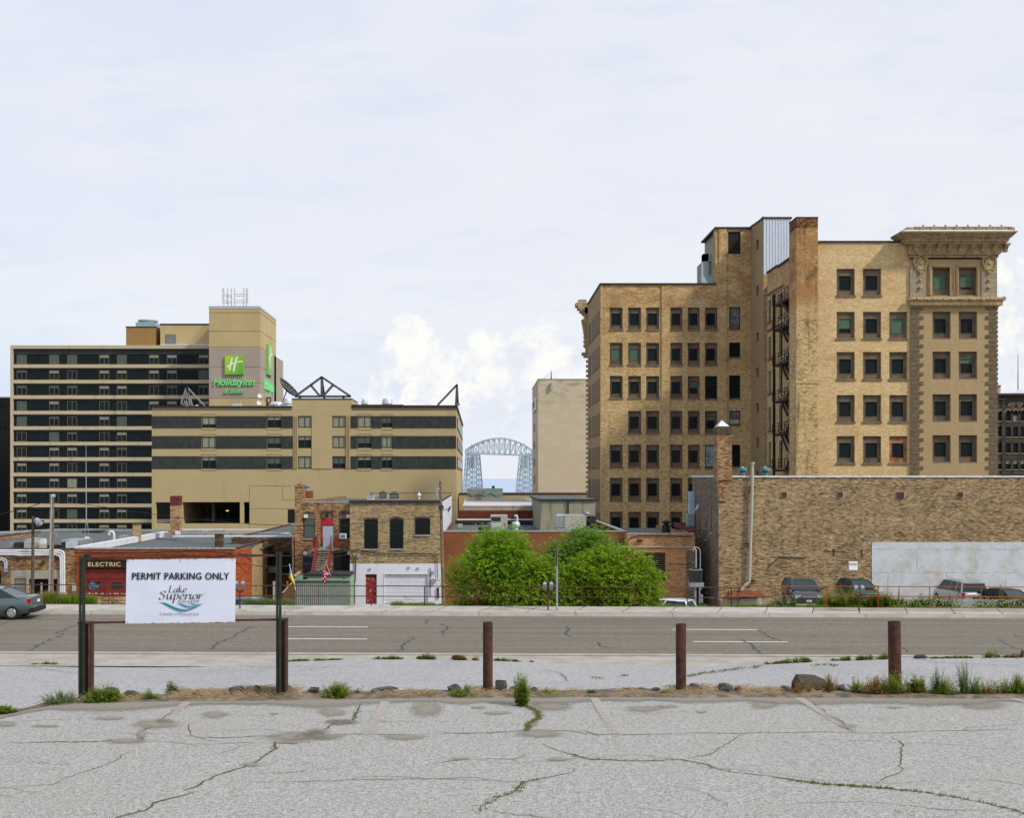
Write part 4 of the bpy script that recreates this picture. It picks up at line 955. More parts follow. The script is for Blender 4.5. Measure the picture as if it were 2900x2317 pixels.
# antennas
an = thing('antenna_array', 'ring of white panel antennas on the roof of the tan tower', 'antenna')
t = MB(); Z0 = zt+.3
for px, d in ((634, 4), (645, 9), (656, 12), (665, 5), (690, 5), (698, 10)): t.tube([(PX(px, Y+d), Y+d, Z0), (PX(px, Y+d), Y+d, PZ(815, Y+d))], .06, 6)
for py in (833, 838, 851, 857):
    t.bar(P3(634, py, Y+4), P3(656, py+3, Y+12), .08); t.bar(P3(665, py, Y+5), P3(698, py, Y+5), .08)
t.build('frame', M['metal'], an)
for px, d in ((632, 4), (645, 9), (656, 12), (665, 5), (691, 5), (701, 10)): MB().box(PX(px, Y+d)-.14, PX(px, Y+d)+.14, Y+d-.3, Y+d-.1, PZ(858, Y+d), PZ(818, Y+d)).build('panel', M['whitem'], an)

# ---- tan parking / hotel block
Y = 160.; Y2 = 217.
bk = thing('tan_block', 'wide tan stucco block with three rows of charcoal bands and a garage opening below', 'building')
X0, X1 = PX(430, Y), PX(1293, Y); zt = PZ(1156, Y); Zb = far_z(0, Y)-1
bands = [(1178.5, 1212.5), (1235, 1270.5), (1292.5, 1328)]
lx0, lx1, rx0, rx1 = 430.8, 829, 993, 1291.5
wins = []
for b0, b1 in bands: wins += [(571, 612, b0+1, b1), (756, 797.5, b0+.5, b1), (844, 882, b0, b1-.5), (941, 979, b0, b1-.5), (1012, 1053, b0, b1-1), (1080, 1111.5, b0, b1-1)]
H = [(PX(a, Y), PX(b, Y), PZ(d, Y), PZ(c, Y)) for a, b, c, d in wins]
op = [(441, 482, 1423, 1483), (517, 679.5, 1422.5, 1483.5), (690, 706.5, 1422.5, 1483)]
OPH = [(PX(a, Y), PX(b, Y), PZ(d, Y), PZ(c, Y), .6) for a, b, c, d in op]
t = MB(); t.wall((0, Y, 0), (1,0,0), (0,0,1), X0, X1, Zb, zt, H+OPH, (0,1,0), .35)
t.wall((X1, 0, 0), (0,1,0), (0,0,1), Y, Y2, Zb, zt); t.wall((X0, 0, 0), (0,1,0), (0,0,1), Y, Y2, PZ(1420, Y), zt); t.wall((0, Y2, 0), (1,0,0), (0,0,1), X0, X1, Zb, zt)
t.box(PX(827, Y), PX(996, Y), Y-.02, Y+8, PZ(1177, Y), PZ(1130, Y)); t.pbox(883, 940.5, 1178, 1328, Y-.10, .2)
t.wall((PX(514.5, Y), 0, 0), (0,1,0), (0,0,1), Y+.3, Y+13, PZ(1490, Y), PZ(1418, Y))
t.build('wall', M['stucco2'], bk)
t = MB(); t.box(X0-.15, PX(827, Y), Y-.12, Y2+.1, zt, PZ(1150, Y)); t.box(PX(996, Y), PX(1142, Y), Y-.12, Y2+.1, zt, PZ(1146, Y)); t.box(PX(1142, Y), X1+.15, Y-.12, Y2+.1, zt, PZ(1148, Y)); t.box(PX(826, Y), PX(997, Y), Y-.12, Y+8.1, PZ(1130.5, Y), PZ(1128.5, Y)); t.build('roof_edge', M['darkcap'], bk)
t = MB()
Y_ = Y-.06
for b0, b1 in bands:
    for a, b in ((lx0, lx1), (rx0, rx1)):
        hs = [(PX(p, Y), PX(q, Y), PZ(b1+5, Y), PZ(b0-5, Y)) for p, q, c, d in wins if abs(c-b0) < 3 and a < p < b]
        t.wall((0, Y_, 0), (1,0,0), (0,0,1), PX(a, Y), PX(b, Y), PZ(b1, Y), PZ(b0, Y), hs, (0,1,0), .06)
        z = PZ(b1, Y)
    x_ = PX(lx0, Y)
    for a, b in ((lx0, lx1), (rx0, rx1)):
        px = a+1.5
        while px < b-1:
            if not any(p-1 < px < q+1 for p, q, c, d in wins if abs(c-b0) < 3): t.pbox(px, px+1.2, b0, b1, Y_-.03, .03)
            px += 3.4
    # wrap on the right side with windows
    t.box(X1-.02, X1+.05, Y+3.5, Y2, PZ(b1, Y), PZ(b0, Y))
t.build('charcoal_band', M['charcoal'], bk)
t = MB()
for px in (834, 838.3, 842.6, 982.5, 986.8, 991): t.pbox(px-2.6, px-1.0, 1178, 1328, Y-.14, .14)
t.build('fins', M['stucco2'], bk)
t = MB()
for a, b, c, d in ((706, 828, 1376.3, 1377.3), (800, 801, 1376, 1417), (801, 1290, 1416, 1417), (706, 707, 1377, 1500), (706, 835, 1440.3, 1441.3), (1290, 1293, 1156, 1157), (430, 1293, 1328, 1328.8), (1050, 1160, 1396, 1398), (1163, 1280, 1395.5, 1397.5)): t.pbox(a, b, c, d, Y-.012, .012)
t.build('joint', M['joint'], bk)
for a, b, c, d in wins:
    w_, h_ = (b-a)/F*Y, (d-c)/F*Y; r = random.random()
    cur = (.28, 'curt') if r < .55 else (.96, 'curt') if r < .8 else (.6, 'curtg')
    if a in (571, 844) and c < 1220: cur = (.7 if a == 571 else .96, 'curt')
    if a == 1012 and c < 1200: cur = (.97, 'curt')
    if a == 941 and 1230 < c < 1250: cur = (.96, 'curt')
    o = hotelwin(w_, h_, M['frameb'], cur=cur, gl='glass', depth=.10, fr=.10); o.parent = bk; o.location = (PX(a, Y), Y+.12, PZ(d, Y))
for k in range(7):
    for b0, b1 in bands:
        w_ = 4.6; o = MB().box(X1+.05, X1+.10, Y+5+k*7.2, Y+5+k*7.2+w_, PZ(b1, Y)+.05, PZ(b0, Y)-.05).build('window', M['framel'], bk); MB().box(X1+.10, X1+.13, Y+5.3+k*7.2, Y+4.7+k*7.2+w_, PZ(b1, Y)+.3, PZ(b0, Y)-.3).build('pane', M['glassg'], o)
t = MB(); t.box(X0, X1, Y, Y2, zt-.3, zt-.2); t.build('roof', M['roofgrey'], bk)
# the open garage deck behind the openings
t = MB(); gx0, gx1 = PX(436, Y), PX(712, Y); zf, zc = PZ(1484, Y), PZ(1421, Y)
t.box(gx0, gx1, Y+.6, Y+30, zf-.3, zf-.02); t.box(gx0, gx1, Y+.6, Y+30, zc+.02, zc+.3); t.build('garage_deck', plain('garage_concrete', (.12, .10, .07), .9), bk)
t = MB(); t.box(PX(440, Y+22), PX(720, Y+22), Y+22, Y+22.2, zf, zc); t.build('garage_back', M['bronze'], bk)
t = MB()
for px in (560, 572, 590, 612, 628, 650, 668): t.pbox(px, px+8, 1441, 1482, Y+21.8, .1)
t.build('garage_glazing', M['glassg'], bk)
t = MB()
for px in (536, 600): t.pbox(px, px+7, 1421, 1484, Y+8, .8)
t.build('column', M['stucco2'], bk)
ml, nl, bl_, ol = newmat('lit_lamp'); bl_.inputs['Emission Color'].default_value = (1, .55, .15, 1); bl_.inputs['Emission Strength'].default_value = 1.2; M['lit'] = ml
lp = MB().ball(P3(644, 1447, Y+10), .17, 8, 1.3, 1, .6).build('ceiling_lamp', M['lit'], bk)
# black zig zag pieces on the lower wall at right
t = MB(); t.pbox(815, 835, 1443, 1482, Y-.02, .02); t.build('dark_opening', M['bronze'], bk)
# gable trusses on the roof: real flat steel frames with braces
def truss(name, label, P, w, mat):
    tr = thing('roof_truss', label, 'roof truss', 'decorative steel trusses on the tan block roof'); a = MB()
    for p, q in P: a.bar(p, q, w)
    a.build('frame', mat, tr); return tr
Yt = Y+.6; q = lambda px, py, d=0: P3(px, py, Yt+d)
truss('t', 'big triangular steel truss on the raised centre of the tan block', [(q(836,1123), q(911,1068)), (q(911,1068), q(993,1123)), (q(836,1123), q(993,1123)), (q(911,1068), q(911,1123)), (q(873,1123), q(881,1091)) if False else (q(880,1091), q(905,1121)), (q(943,1091), q(916,1121)), (q(911,1068), q(919,1132,6)), (q(850,1123), q(850,1131)), (q(973,1123), q(973,1131))], .30, M['truss'])
q = lambda px, py, d=0: P3(px, py, Y+30+d)
truss('t', 'pale triangular steel truss with a long stay, in front of the dark slab', [(q(528,1097), q(513,1144)), (q(528,1097), q(546,1152)), (q(513,1144), q(546,1152)), (q(532,1097), q(522,1150)), (q(530,1097), q(538,1150)), (q(530,1097), q(582,1152)), (q(522,1120), q(530,1146))], .24, M['trussl'])
q = lambda px, py, d=0: P3(px, py, Y+1+d)
truss('t', 'narrow steel truss with a long stay at the right corner of the tan block', [(q(1294,1090), q(1239,1148)), (q(1294,1090), q(1291,1148)), (q(1294,1090,2), q(1297,1146,9)), (q(1291,1144), q(1300,1146,9)), (q(1293,1110), q(1297,1146,6))], .28, M['truss'])
# dishes and vents
def dish(label, c, r, axis, mat, ribs=False, stand=None):
    d = thing('satellite_dish', label, 'satellite dish'); n_ = 24; t = MB(); ax = Vector(axis).normalized(); a = ax.cross(Vector((0,0,1))).normalized(); b = a.cross(ax); c = Vector(c); i0 = 0
    for k in range(7):
        rr = r*(k+.02)/6; dd = (rr/r)**2*r*.30
        for j in range(n_): t_ = 2*pi*j/n_; t.v.append(tuple(c+a*rr*cos(t_)+b*rr*sin(t_)+ax*dd))
    for k in range(6):
        for j in range(n_): t.f.append((k*n_+j, k*n_+(j+1)%n_, (k+1)*n_+(j+1)%n_, (k+1)*n_+j)); t.mi.append(0)
    t.build('reflector', mat, d, True)
    if ribs:
        u_ = MB()
        for j in range(16):
            t_ = 2*pi*j/16; pts = []
            for k in range(7): rr = r*(k+.02)/6; pts.append(c+a*rr*cos(t_)+b*rr*sin(t_)+ax*((rr/r)**2*r*.30+.05))
            u_.tube(pts, .035, 4)
        for rr in (.4, .7, 1.): u_.tube([c+a*rr*r*cos(2*pi*j/24)+b*rr*r*sin(2*pi*j/24)+ax*(rr**2*r*.30+.05) for j in range(25)], .035, 4)
        u_.build('ribs', M['trussl'], d)
    u_ = MB(); f = Vector(stand) if stand else c-Vector((0,0,1.)); u_.tube([c, f+(c-f)*.5-ax*.2, f], .10 if ribs else .05, 6); u_.build('mast', M['metal'], d); return d
Yd = Y+28
dish('large black mesh satellite dish left of the big roof truss', P3(812, 1107, Yd), 2.3, (.62, -.12, .60), plain('black_mesh', (.02,.022,.02), .8), True, P3(800, 1145, Yd))
dish('upper of two small white dishes at the foot of the tan tower', P3(737, 1120, Y+35), .42, (0, -1, .1), M['signw2'], False, P3(741, 1150, Y+35))
dish('lower of two small white dishes at the foot of the tan tower', P3(735, 1140, Y+35), .44, (0, -1, .1), M['signw2'], False, P3(741, 1150, Y+35))
def vent(label, px, ptop, r0, r1, Yv, mat, base=1150):
    v = thing('roof_vent', label, 'roof vent'); h = PZ(ptop, Yv)-PZ(base, Yv)
    MB().lathe(P3(px, base, Yv), [(r0, 0), (r0*.95, h*.25), (r1, h*.3), (r1*.85, h*.75), (r1*.7, h*.95), (r1*.1, h)], 16).build('cowl', mat, v, False)
    MB().box(P3(px, base, Yv)[0]-r0, P3(px, base, Yv)[0]+r0, Yv-r0, Yv+r0, PZ(base+6, Yv), PZ(base, Yv)).build('curb', M['metal'], v); return v
M['ventw'] = plain('pale_aluminium', (.55, .60, .64), .4, .2, var=.1)
vent('broad silver mushroom vent left of the raised centre of the tan block', 783, 1138, 1.1, 1.2, Y+20, M['ventw'])
vent('tall silver vent touching the raised centre of the tan block', 815, 1128, .6, .75, Y+20, M['ventw'])
vent('small silver vent right of the raised centre of the tan block', 1033, 1130, .45, .55, Y+20, M['ventw'])
vent('wide silver vent right of the raised centre of the tan block', 1097, 1128, .8, .9, Y+20, M['ventw'])
vent('low white vent between the pale truss and the tan tower', 557, 1147, .25, .3, Y+20, M['ventw'])
rl = thing('roof_ladder', 'small red steel ladder frame on the tan block roof under the edge on sign', 'ladder'); t = MB(); q = lambda px, py: P3(px, py, Y+32)
M['redp'] = plain('red_paint', (.19, .018, .014), .6, var=.15)
for p, r in ((q(756,1126), q(756,1152)), (q(766,1126), q(766,1148)), (q(756,1126), q(766,1126)), (q(756,1148), q(766,1140))): t.bar(p, r, .25)
t.build('frame', M['redp'], rl)
rb = thing('roof_hatch', 'small tan roof box with a white cover at the foot of the tan tower', 'roof hatch'); MB().pbox(662, 679, 1134, 1148, Y+40, 1).build('box', M['stucco'], rb); MB().pbox(658, 682, 1143, 1150, Y+36, 1).build('cover', M['ventw'], rb)

# ---- dark glass building at the far left edge, beige bank tower, far right stone hall
Y = 240.
dg = thing('glass_building', 'black glass curtain wall building cut by the left edge of the photo', 'building')
X0, X1 = PX(-200, Y), PX(36, Y); t = MB(); t.box(X0, X1, Y, Y+20, -16, PZ(1127, Y)); t.build('curtain_wall', M['glass'], dg)
t = MB()
for px in range(-195, 36, 11): t.pbox(px, px+.8, 1127, 1520, Y-.08, .1)
for k in range(19): t.pbox(-200, 35, 1127+k*21.5, 1128+k*21.5, Y-.09, .1)
t.build('mullions', M['bronze'], dg); t = MB(); t.pbox(-200, 36.5, 1124, 1127.5, Y-.1, 20); t.build('roof_edge', M['framel'], dg)
Y = 200.; Y2 = 222.
M['limestone'] = None
def panelstone():
    m, n, b, o = newmat('pale_stone_panels'); uu, vv, sd = boxuv(n); uvv = n.comb(uu, vv, 0.)
    t = n.new('ShaderNodeTexBrick'); n.put(t.inputs['Vector'], uvv); t.offset = 0; t.inputs['Scale'].default_value = 1
    t.inputs['Brick Width'].default_value = 1.45; t.inputs['Row Height'].default_value = .95; t.inputs['Mortar Size'].default_value = .015; t.inputs['Color1'].default_value = (0,0,0,1); t.inputs['Color2'].default_value = (1,1,1,1); t.inputs['Mortar'].default_value = (.3,.3,.3,1)
    c = n.ramp(n.sep(t.outputs[0])[0], [(0, (.53, .45, .32)), (.7, (.55, .47, .335)), (1, (.57, .49, .37))])
    c = n.mix(n.m('MULTIPLY', t.outputs['Fac'], .35), c, (.33, .28, .20))
    g = n.noise(n.comb(n.m('MULTIPLY', uu, .5), n.m('MULTIPLY', vv, 1.3), 1.), .9, 6, .65)
    up = n.sm(vv, 9.5, 17.5); c = n.mix(n.m('MULTIPLY', n.sm(g, .46, .66), n.m('MULTIPLY', up, .75)), c, (.27, .215, .12))
    c = n.mix(n.sm(n.noise(uvv, .25, 4), .5, .75, 0, .5), c, (.54, .48, .41))
    n.put(b.inputs['Base Color'], c); b.inputs['Roughness'].default_value = .85; return m
M['limestone'] = panelstone()
bt = thing('bank_tower', 'windowless beige stone panel tower left of the tall brick building', 'tower')
X0, X1 = PX(1524, Y), PX(1720, Y); zt = PZ(1075, Y)
t = MB(); t.box(X0, X1, Y, Y2, -16, zt); t.build('wall', M['limestone'], bt)
t = MB(); t.box(X0-.05, X1, Y-.05, Y2, zt, zt+.12); t.build('roof_edge', plain('edge_metal', (.2, .19, .13), .7), bt)
for py in (1190, 1243, 1296, 1346): MB().box(X0-.03, X0+.02, Y+11, Y+16, PZ(py+24, Y), PZ(py, Y)).build('window', plain('beige_shade', (.24, .17, .10), .8), bt)
t = MB(); t.box(X0-.35, X0-.05, Y+5, Y+16, PZ(1155, Y), PZ(1122, Y)); sgn = t.build('logo_board', M['signw2'], bt)
t = MB(); t.box(X0-.40, X0-.352, Y+6, Y+11, PZ(1149, Y), PZ(1126, Y)); t.build('logo_mark', M['ink'], sgn); t = MB(); t.box(X0-.40, X0-.352, Y+11.2, Y+13, PZ(1152, Y), PZ(1128, Y)); t.build('logo_stripe', M['redp'], sgn)
t = MB(); t.pbox(1559, 1564, 1083, 1104, Y-.5, .4); t.build('wall_antenna', M['galv'], bt)
t = MB(); t.tube([P3(1561, 1075, Y+1), P3(1561, 1050, Y+1)], [.12, .05], 6); t.tube([P3(1561, 1054, Y+1), P3(1540, 1073, Y+5)], .03, 4); t.build('mast', M['rustd'], bt)
Y = 215.
M['brownstone'] = brick('dark_brownstone', [(0, (.035, .028, .022)), (.5, (.06, .05, .042)), (1, (.10, .08, .065))], (.05, .045, .04), .6, .25, .02)
sh_ = thing('stone_hall', 'dark brown stone building with arched windows cut by the right edge of the photo', 'building')
rw = []
for j, px in enumerate((2796, 2823, 2848, 2869, 2890, 2911, 2932, 2953)):
    for a, b in ((1163, 1193), (1209, 1238), (1255, 1284), (1302, 1330)): rw.append((px, px+14.5, a, b))
ar = [(2860, 2872, 1144, 1157), (2881, 2893, 1144, 1157), (2902, 2914, 1144, 1157)]
t = MB(); t.wall((0, Y, 0), (1,0,0), (0,0,1), PX(2700, Y), PX(2990, Y), -16, PZ(1121, Y), [(PX(a, Y), PX(b, Y), PZ(d, Y), PZ(c, Y)) for a, b, c, d in rw if a > 2840], (0,1,0), .4)
t.build('wall', M['brownstone'], sh_)
t = MB(); t.wall((0, Y-.5, 0), (1,0,0), (0,0,1), PX(2700, Y), PX(2842, Y), -16, PZ(1133, Y), [(PX(a, Y), PX(b, Y), PZ(d, Y), PZ(c, Y)) for a, b, c, d in rw if a < 2840], (0,1,0), .4); t.pbox(2838, 2844, 1128, 1350, Y-.7, .6); t.build('side_bay', M['brownstone'], sh_)
for a, b, c, d in rw:
    yy_ = Y+.3 if a > 2840 else Y-.2; o = MB(); zz = PZ(d, Y); o.pbox(a, b, c, d, yy_, .05); o = o.build('window', M['glass'], sh_)
    o2 = MB(); o2.pbox(a-.5, b+.5, d, d+1.2, yy_-.45, .4); o2.build('sill', M['spandrel'], o)
    if c > 1300 or (a == 2869 and c < 1170): MB().pbox(a+1, b-1, c+1 if c > 1300 else c+14, c+12 if c > 1300 else d-1, yy_-.02, .02).build('blind', M['curt'], o)
M['archstone'] = plain('grey_arch_stone', (.14, .125, .105), .9)
def arch(mb, cx, zb, r0, r1, y0, y1, n_=12):
    for j in range(n_):
        a0, a1 = pi*j/n_, pi*(j+1)/n_; c = []
        for a in (a0, a1):
            for r in (r0, r1): c.append((cx+r*cos(a), zb+r*sin(a)))
        mb.face((c[0][0],y0,c[0][1]), (c[1][0],y0,c[1][1]), (c[3][0],y0,c[3][1]), (c[2][0],y0,c[2][1])); mb.face((c[1][0],y0,c[1][1]), (c[1][0],y1,c[1][1]), (c[3][0],y1,c[3][1]), (c[3][0],y0,c[3][1])); mb.face((c[0][0],y0,c[0][1]), (c[2][0],y0,c[2][1]), (c[2][0],y1,c[2][1]), (c[0][0],y1,c[0][1]))
t = MB(); 
for px in (2855, 2876, 2897, 2918): arch(t, PX(px, Y), PZ(1170, Y), .50, .95, Y-.12, Y+.1)
for px in (2866, 2887, 2908): arch(t, PX(px, Y), PZ(1151, Y), .40, .90, Y-.12, Y+.1)
arch(t, PX(2830, Y), PZ(1172, Y), .5, .95, Y-.65, Y-.4); t.build('arch', M['archstone'], sh_)
for a, b, c, d in ar: MB().lathe((PX((a+b)/2, Y), Y-.08, PZ(1152, Y)), [(.42, 0), (.42, .08)][::-1], 14, 'y').build('roundel', plain('rust_glass', (.14, .05, .03), .6), sh_)
t = MB(); t.box(PX(2831, Y), PX(2990, Y), Y-1, Y+10, PZ(1121, Y), PZ(1115, Y)); t.box(PX(2700, Y), PX(2842, Y), Y-.9, Y+10, PZ(1133.5, Y), PZ(1129, Y)); t.build('eaves', M['darkcap'], sh_)
t = MB(); a, b, c, d, e = P3(2860, 1115, Y), P3(2925, 1115, Y), P3(2925, 1115, Y+8), P3(2860, 1115, Y+8), P3(2889, 1100, Y+4)
for fc in ((a, b, e), (b, c, e), (c, d, e), (d, a, e)): t.face(*fc)
t.build('glass_roof', M['ventw'], sh_); t = MB(); t.tube([P3(2883, 1104, Y+4), P3(2883, 1003, Y+4)], [.14, .06], 6); t.build('flagpole', M['metal'], sh_)
cb = thing('cream_building', 'sliver of a cream building behind the brownstone at the right edge', 'building'); MB().box(PX(2800, 230), PX(2834, 230), 230, 240, -16, PZ(1094, 230)).build('wall', M['spandrel'], cb); MB().box(PX(2799, 230), PX(2835, 230), 229.8, 240.2, PZ(1094, 230), PZ(1091, 230)).build('roof_edge', M['framel'], cb)

# ---- lift bridge over the ship canal
br = thing('lift_bridge', 'silvery steel lattice lift bridge with an arched top span, far off over the lake', 'bridge')
M['silver'] = plain('silver_bridge_paint', (.33, .39, .42), .6, .1, var=.15, sc=.05)
M['silverd'] = plain('green_grey_counterweight', (.30, .40, .38), .7, var=.1, sc=.05)
Yb = 1000.; Yc = 1018.
t = MB(); nodesT, nodesB = [], []
for f, Yy, ox in ((0, Yb, 0), (1, Yc, 14)):
    top, bot = [], []
    for k in range(13):
        px = 1318+k*(1506-1318)/12+ox*(1-k/12)*.5; s_ = k/12
        zt_ = 1283-37*sin(pi*min(1, max(0, (.04+.92*s_))))**.75; top.append(P3(px, zt_-4*sin(pi*s_), Yy)); bot.append(P3(px, 1284+6*s_, Yy))
    nodesT.append(top); nodesB.append(bot)
    for k in range(12):
        t.bar(top[k], top[k+1], 1.2); t.bar(bot[k], bot[k+1], 1.6)
        t.bar(top[k], bot[k], .7); t.bar(top[k], bot[k+1], .5) if k < 6 else t.bar(bot[k], top[k+1], .5); t.bar(bot[k], top[k+1], .3) if k < 6 else t.bar(top[k], bot[k+1], .3)
    t.bar(top[12], bot[12], .8)
for k in range(13):
    t.bar(nodesT[0][k], nodesT[1][k], .35); t.bar(nodesB[0][k], nodesB[1][k], .45)
    if k < 12: t.bar(nodesT[0][k], nodesT[1][k+1], .3); t.bar(nodesT[1][k], nodesT[0][k+1], .3)
t.build('top_span', M['silver'], br)
for x0, x1, sp0, sp1 in ((1320, 1352, -12, 12), (1472, 1500, -14, 14)):
    t = MB()
    for Yy in (Yb, Yc):
        dx = 0 if Yy == Yb else 6
        for j in range(2):
            xa, xb = (x0+dx, x0+sp0*.8+dx) if j == 0 else (x1+dx, x1+sp1*.8+dx)
            t.bar(P3(xa, 1285, Yy), P3(xb, 1405, Yy), 1.3)
        xm = (x0+x1)/2+dx; t.bar(P3(xm-4, 1285, Yy), P3(xm-5, 1405, Yy), .9); t.bar(P3(xm+7, 1285, Yy), P3(xm+8, 1405, Yy), .9)
        for k in range(8):
            a0, a1 = 1285+k*15, 1300+k*15; g = lambda s, y_: (x0+sp0*.8*(y_-1285)/120 if s == 0 else x1+sp1*.8*(y_-1285)/120)+dx
            t.bar(P3(g(0, a0), a0, Yy), P3(g(1, a1), a1, Yy), .55); t.bar(P3(g(1, a0), a0, Yy), P3(g(0, a1), a1, Yy), .55); t.bar(P3(g(0, a1), a1, Yy), P3(g(1, a1), a1, Yy), .55)
    for k in range(8): a0 = 1285+k*15; t.bar(P3(x0, a0, Yb), P3(x0+6, a0+8, Yc), .3); t.bar(P3(x1, a0, Yb), P3(x1+6, a0+8, Yc), .3)
    t.bar(P3((x0+x1)/2, 1285, Yb), P3((x0+x1)/2, 1256, Yb), .5)
    t.build('tower', M['silver'], br)
    MB().pbox((x0+x1)/2-9, (x0+x1)/2+9, 1295, 1327, Yb+7, 5).build('counterweight', M['silverd'], br)
# ================================================================== TALL BRICK OFFICE BUILDING
TAN = [(0, (.22, .12, .045)), (.22, (.40, .26, .105)), (.40, (.57, .395, .17)), (.62, (.65, .475, .23)), (.82, (.72, .555, .30)), (1, (.78, .64, .39))]
TANL = [(0, (.32, .19, .075)), (.22, (.54, .37, .16)), (.42, (.62, .435, .20)), (.62, (.71, .53, .27)), (.82, (.80, .63, .37)), (1, (.80, .68, .49))]
M['bwL'] = brick('yellow_brown_brick', TAN, (.30, .23, .14), patch=(.34, .125, .04), patchamt=.5, stain=(.17, .11, .055), stainamt=.25, streaks=.85, pz=(9, 20))
M['bwR'] = brick('pale_yellow_brick', TANL, (.42, .33, .21), patch=(.52, .25, .10), patchamt=.24, stain=(.32, .22, .10), stainamt=.2, streaks=.7, spread=.8)
M['bwS'] = brick('dull_buff_brick', [(0, (.24, .165, .08)), (.5, (.36, .26, .14)), (1, (.46, .345, .19))], (.27, .21, .13), stain=(.10, .075, .04), stainamt=.3, spread=.5, streaks=.5)
M['bwC'] = brick('sooty_chimney_brick', TAN, (.26, .19, .10), patch=(.36, .13, .03), patchamt=.95, psc=.5, stain=(.03, .02, .012), stainamt=.6, pz=(14.5, 17.5))
M['bwBay'] = brick('smooth_buff_brick', [(0, (.34, .24, .12)), (.5, (.46, .34, .18)), (1, (.53, .40, .225))], (.24, .18, .11), spread=.6, streaks=.5, stainamt=.1)
M['panelb'] = plain('weathered_brown_window_panel', (.14, .115, .078), .85, var=.3, sc=1.2, dirt=(.20, .105, .05), dirtamt=.45, dsc=1.2)
M['sillb'] = plain('brown_stone_sill', (.20, .14, .09), .9, var=.25, sc=2, dirt=(.25, .11, .05), dirtamt=.3)
M['blindg'] = plain('green_window_blind', (.07, .14, .09), .8, var=.1)
M['capb'] = plain('brown_metal_coping', (.045, .032, .026), .7, var=.2)
M['terra'] = plain('buff_terracotta', (.42, .31, .165), .9, var=.15, sc=1.5, dirt=(.12, .075, .04), dirtamt=.4, dsc=1.5, streak=True)
M['terrad'] = plain('shadowed_terracotta_recess', (.25, .185, .10), .9, var=.15, sc=1.5)
M['quoin'] = plain('rough_brown_quoin', (.145, .115, .075), .95, var=.3, sc=4, dirt=(.20, .11, .06), dirtamt=.3, bmp=.5)
M['stoneg'] = brick('grey_buff_ashlar', [(0, (.26, .22, .15)), (.5, (.36, .31, .22)), (1, (.44, .39, .30))], (.14, .11, .07), 1.1, .42, .02, streaks=.3)
M['blackm'] = plain('black_iron', (.012, .012, .013), .5, var=.2)
M['whitecor'] = plain('white_ribbed_cladding', (.62, .66, .75), .5, var=.04)
ob = thing('brick_office_building', 'tall weathered yellow brick office building with a fire escape and an ornate cornice at right', 'building')
YL = 129.3; YR = 105.; Zb = -12
# window with brown infill panel
def pwin(px0, px1, py0, py1, Y, parent, inset=(.165, .245, .165, .155), pane='glass', blind=None, sill=True, fm='panelb', d=.22, name='window'):
    x0, x1, z0, z1 = PX(px0, Y), PX(px1, Y), PZ(py1, Y), PZ(py0, Y); w, h = x1-x0, z1-z0
    a, t_, c, b_ = inset; fx0, fx1, fz0, fz1 = x0+w*a, x1-w*c, z0+h*b_, z1-h*t_
    m_ = MB(); Yf_ = Y+d
    m_.wall((0, Yf_, 0), (1,0,0), (0,0,1), x0, x1, z0, z1, [(fx0, fx1, fz0, fz1)], (0,1,0), .09)
    f = .035*w   # little frame standing proud round the glass
    m_.box(fx0-f, fx1+f, Yf_-.03, Yf_-.004, fz1, fz1+f); m_.box(fx0-f, fx1+f, Yf_-.03, Yf_-.004, fz0-f, fz0); m_.box(fx0-f, fx0, Yf_-.03, Yf_-.004, fz0, fz1); m_.box(fx1, fx1+f, Yf_-.03, Yf_-.004, fz0, fz1)
    o = m_.build(name, M[fm], parent)
    MB().box(fx0, fx1, Yf_+.07, Yf_+.09, fz0, fz1).build('pane', M[pane], o)
    if blind: MB().box(fx0+.02, fx1-.02, Yf_+.05, Yf_+.066, fz1-(fz1-fz0)*blind, fz1).build('blind', M['blindg'], o)
    if sill: MB().box(x0-.045*w, x1+.045*w, Y-.09, Yf_-.005, z0-.02*h, z0+.05*h).build('sill', M['sillb'], o)
    return o
# left wing
LC = [(1727,1763), (1779,1815), (1830,1866.5), (1898.5,1932), (1948,1981), (1996.5,2031)]
LR = [(871,936), (971,1036), (1065,1130), (1164,1229.5), (1260,1325.5), (1354,1420), (1450,1516)]
xc0, xc1 = 2065, 2097.5
lw = [(a, b, c, d) for r, (c, d) in enumerate(LR) for k, (a, b) in enumerate(LC) if not (r == 3 and k == 0)]
tw_ = [(2062, 2097.5, 656, 719), (2065, 2097, 869, 932.5), (2065, 2097, 970, 1012), (2065, 2097, 1063, 1129), (2065, 2097, 1163.5, 1204), (2065, 2097, 1260, 1322), (2065, 2097, 1356, 1416)]
hs = [(PX(a, YL), PX(b, YL), PZ(d, YL), PZ(c, YL)) for a, b, c, d in lw+tw_]
t = MB(); xl, xr = PX(1701, YL), PX(2127, YL); zl = PZ(806, YL); zt = PZ(648, YL); xt = PX(2026, YL)
t.wall((0, YL, 0), (1,0,0), (0,0,1), xl, xt, Zb, zl, [h for h in hs if h[1] < xt+.1 or h[0] < xt], (0,1,0), .24)
t.wall((0, YL, 0), (1,0,0), (0,0,1), xt, xr, Zb, zt, hs, (0,1,0), .24)
t.wall((xt, 0, 0), (0,1,0), (0,0,1), YL, YL+1.2, zl, zt)
for a, b in ((1873.5, 1896), (2036, 2058)): 
    z1 = zl if a < 1900 else zt; t.box(PX(a, YL), PX(b, YL), YL-.14, YL+.01, Zb, z1)
t.box(PX(1701, YL)-.01, PX(1708, YL), YL-.10, YL+.01, Zb, zl)
t.pbox(1727, 1763, 1164, 1229, YL-.03, .04)
t.build('left_wing_wall', M['bwL'], ob)
YLf = 144.6; t = MB()
side = []
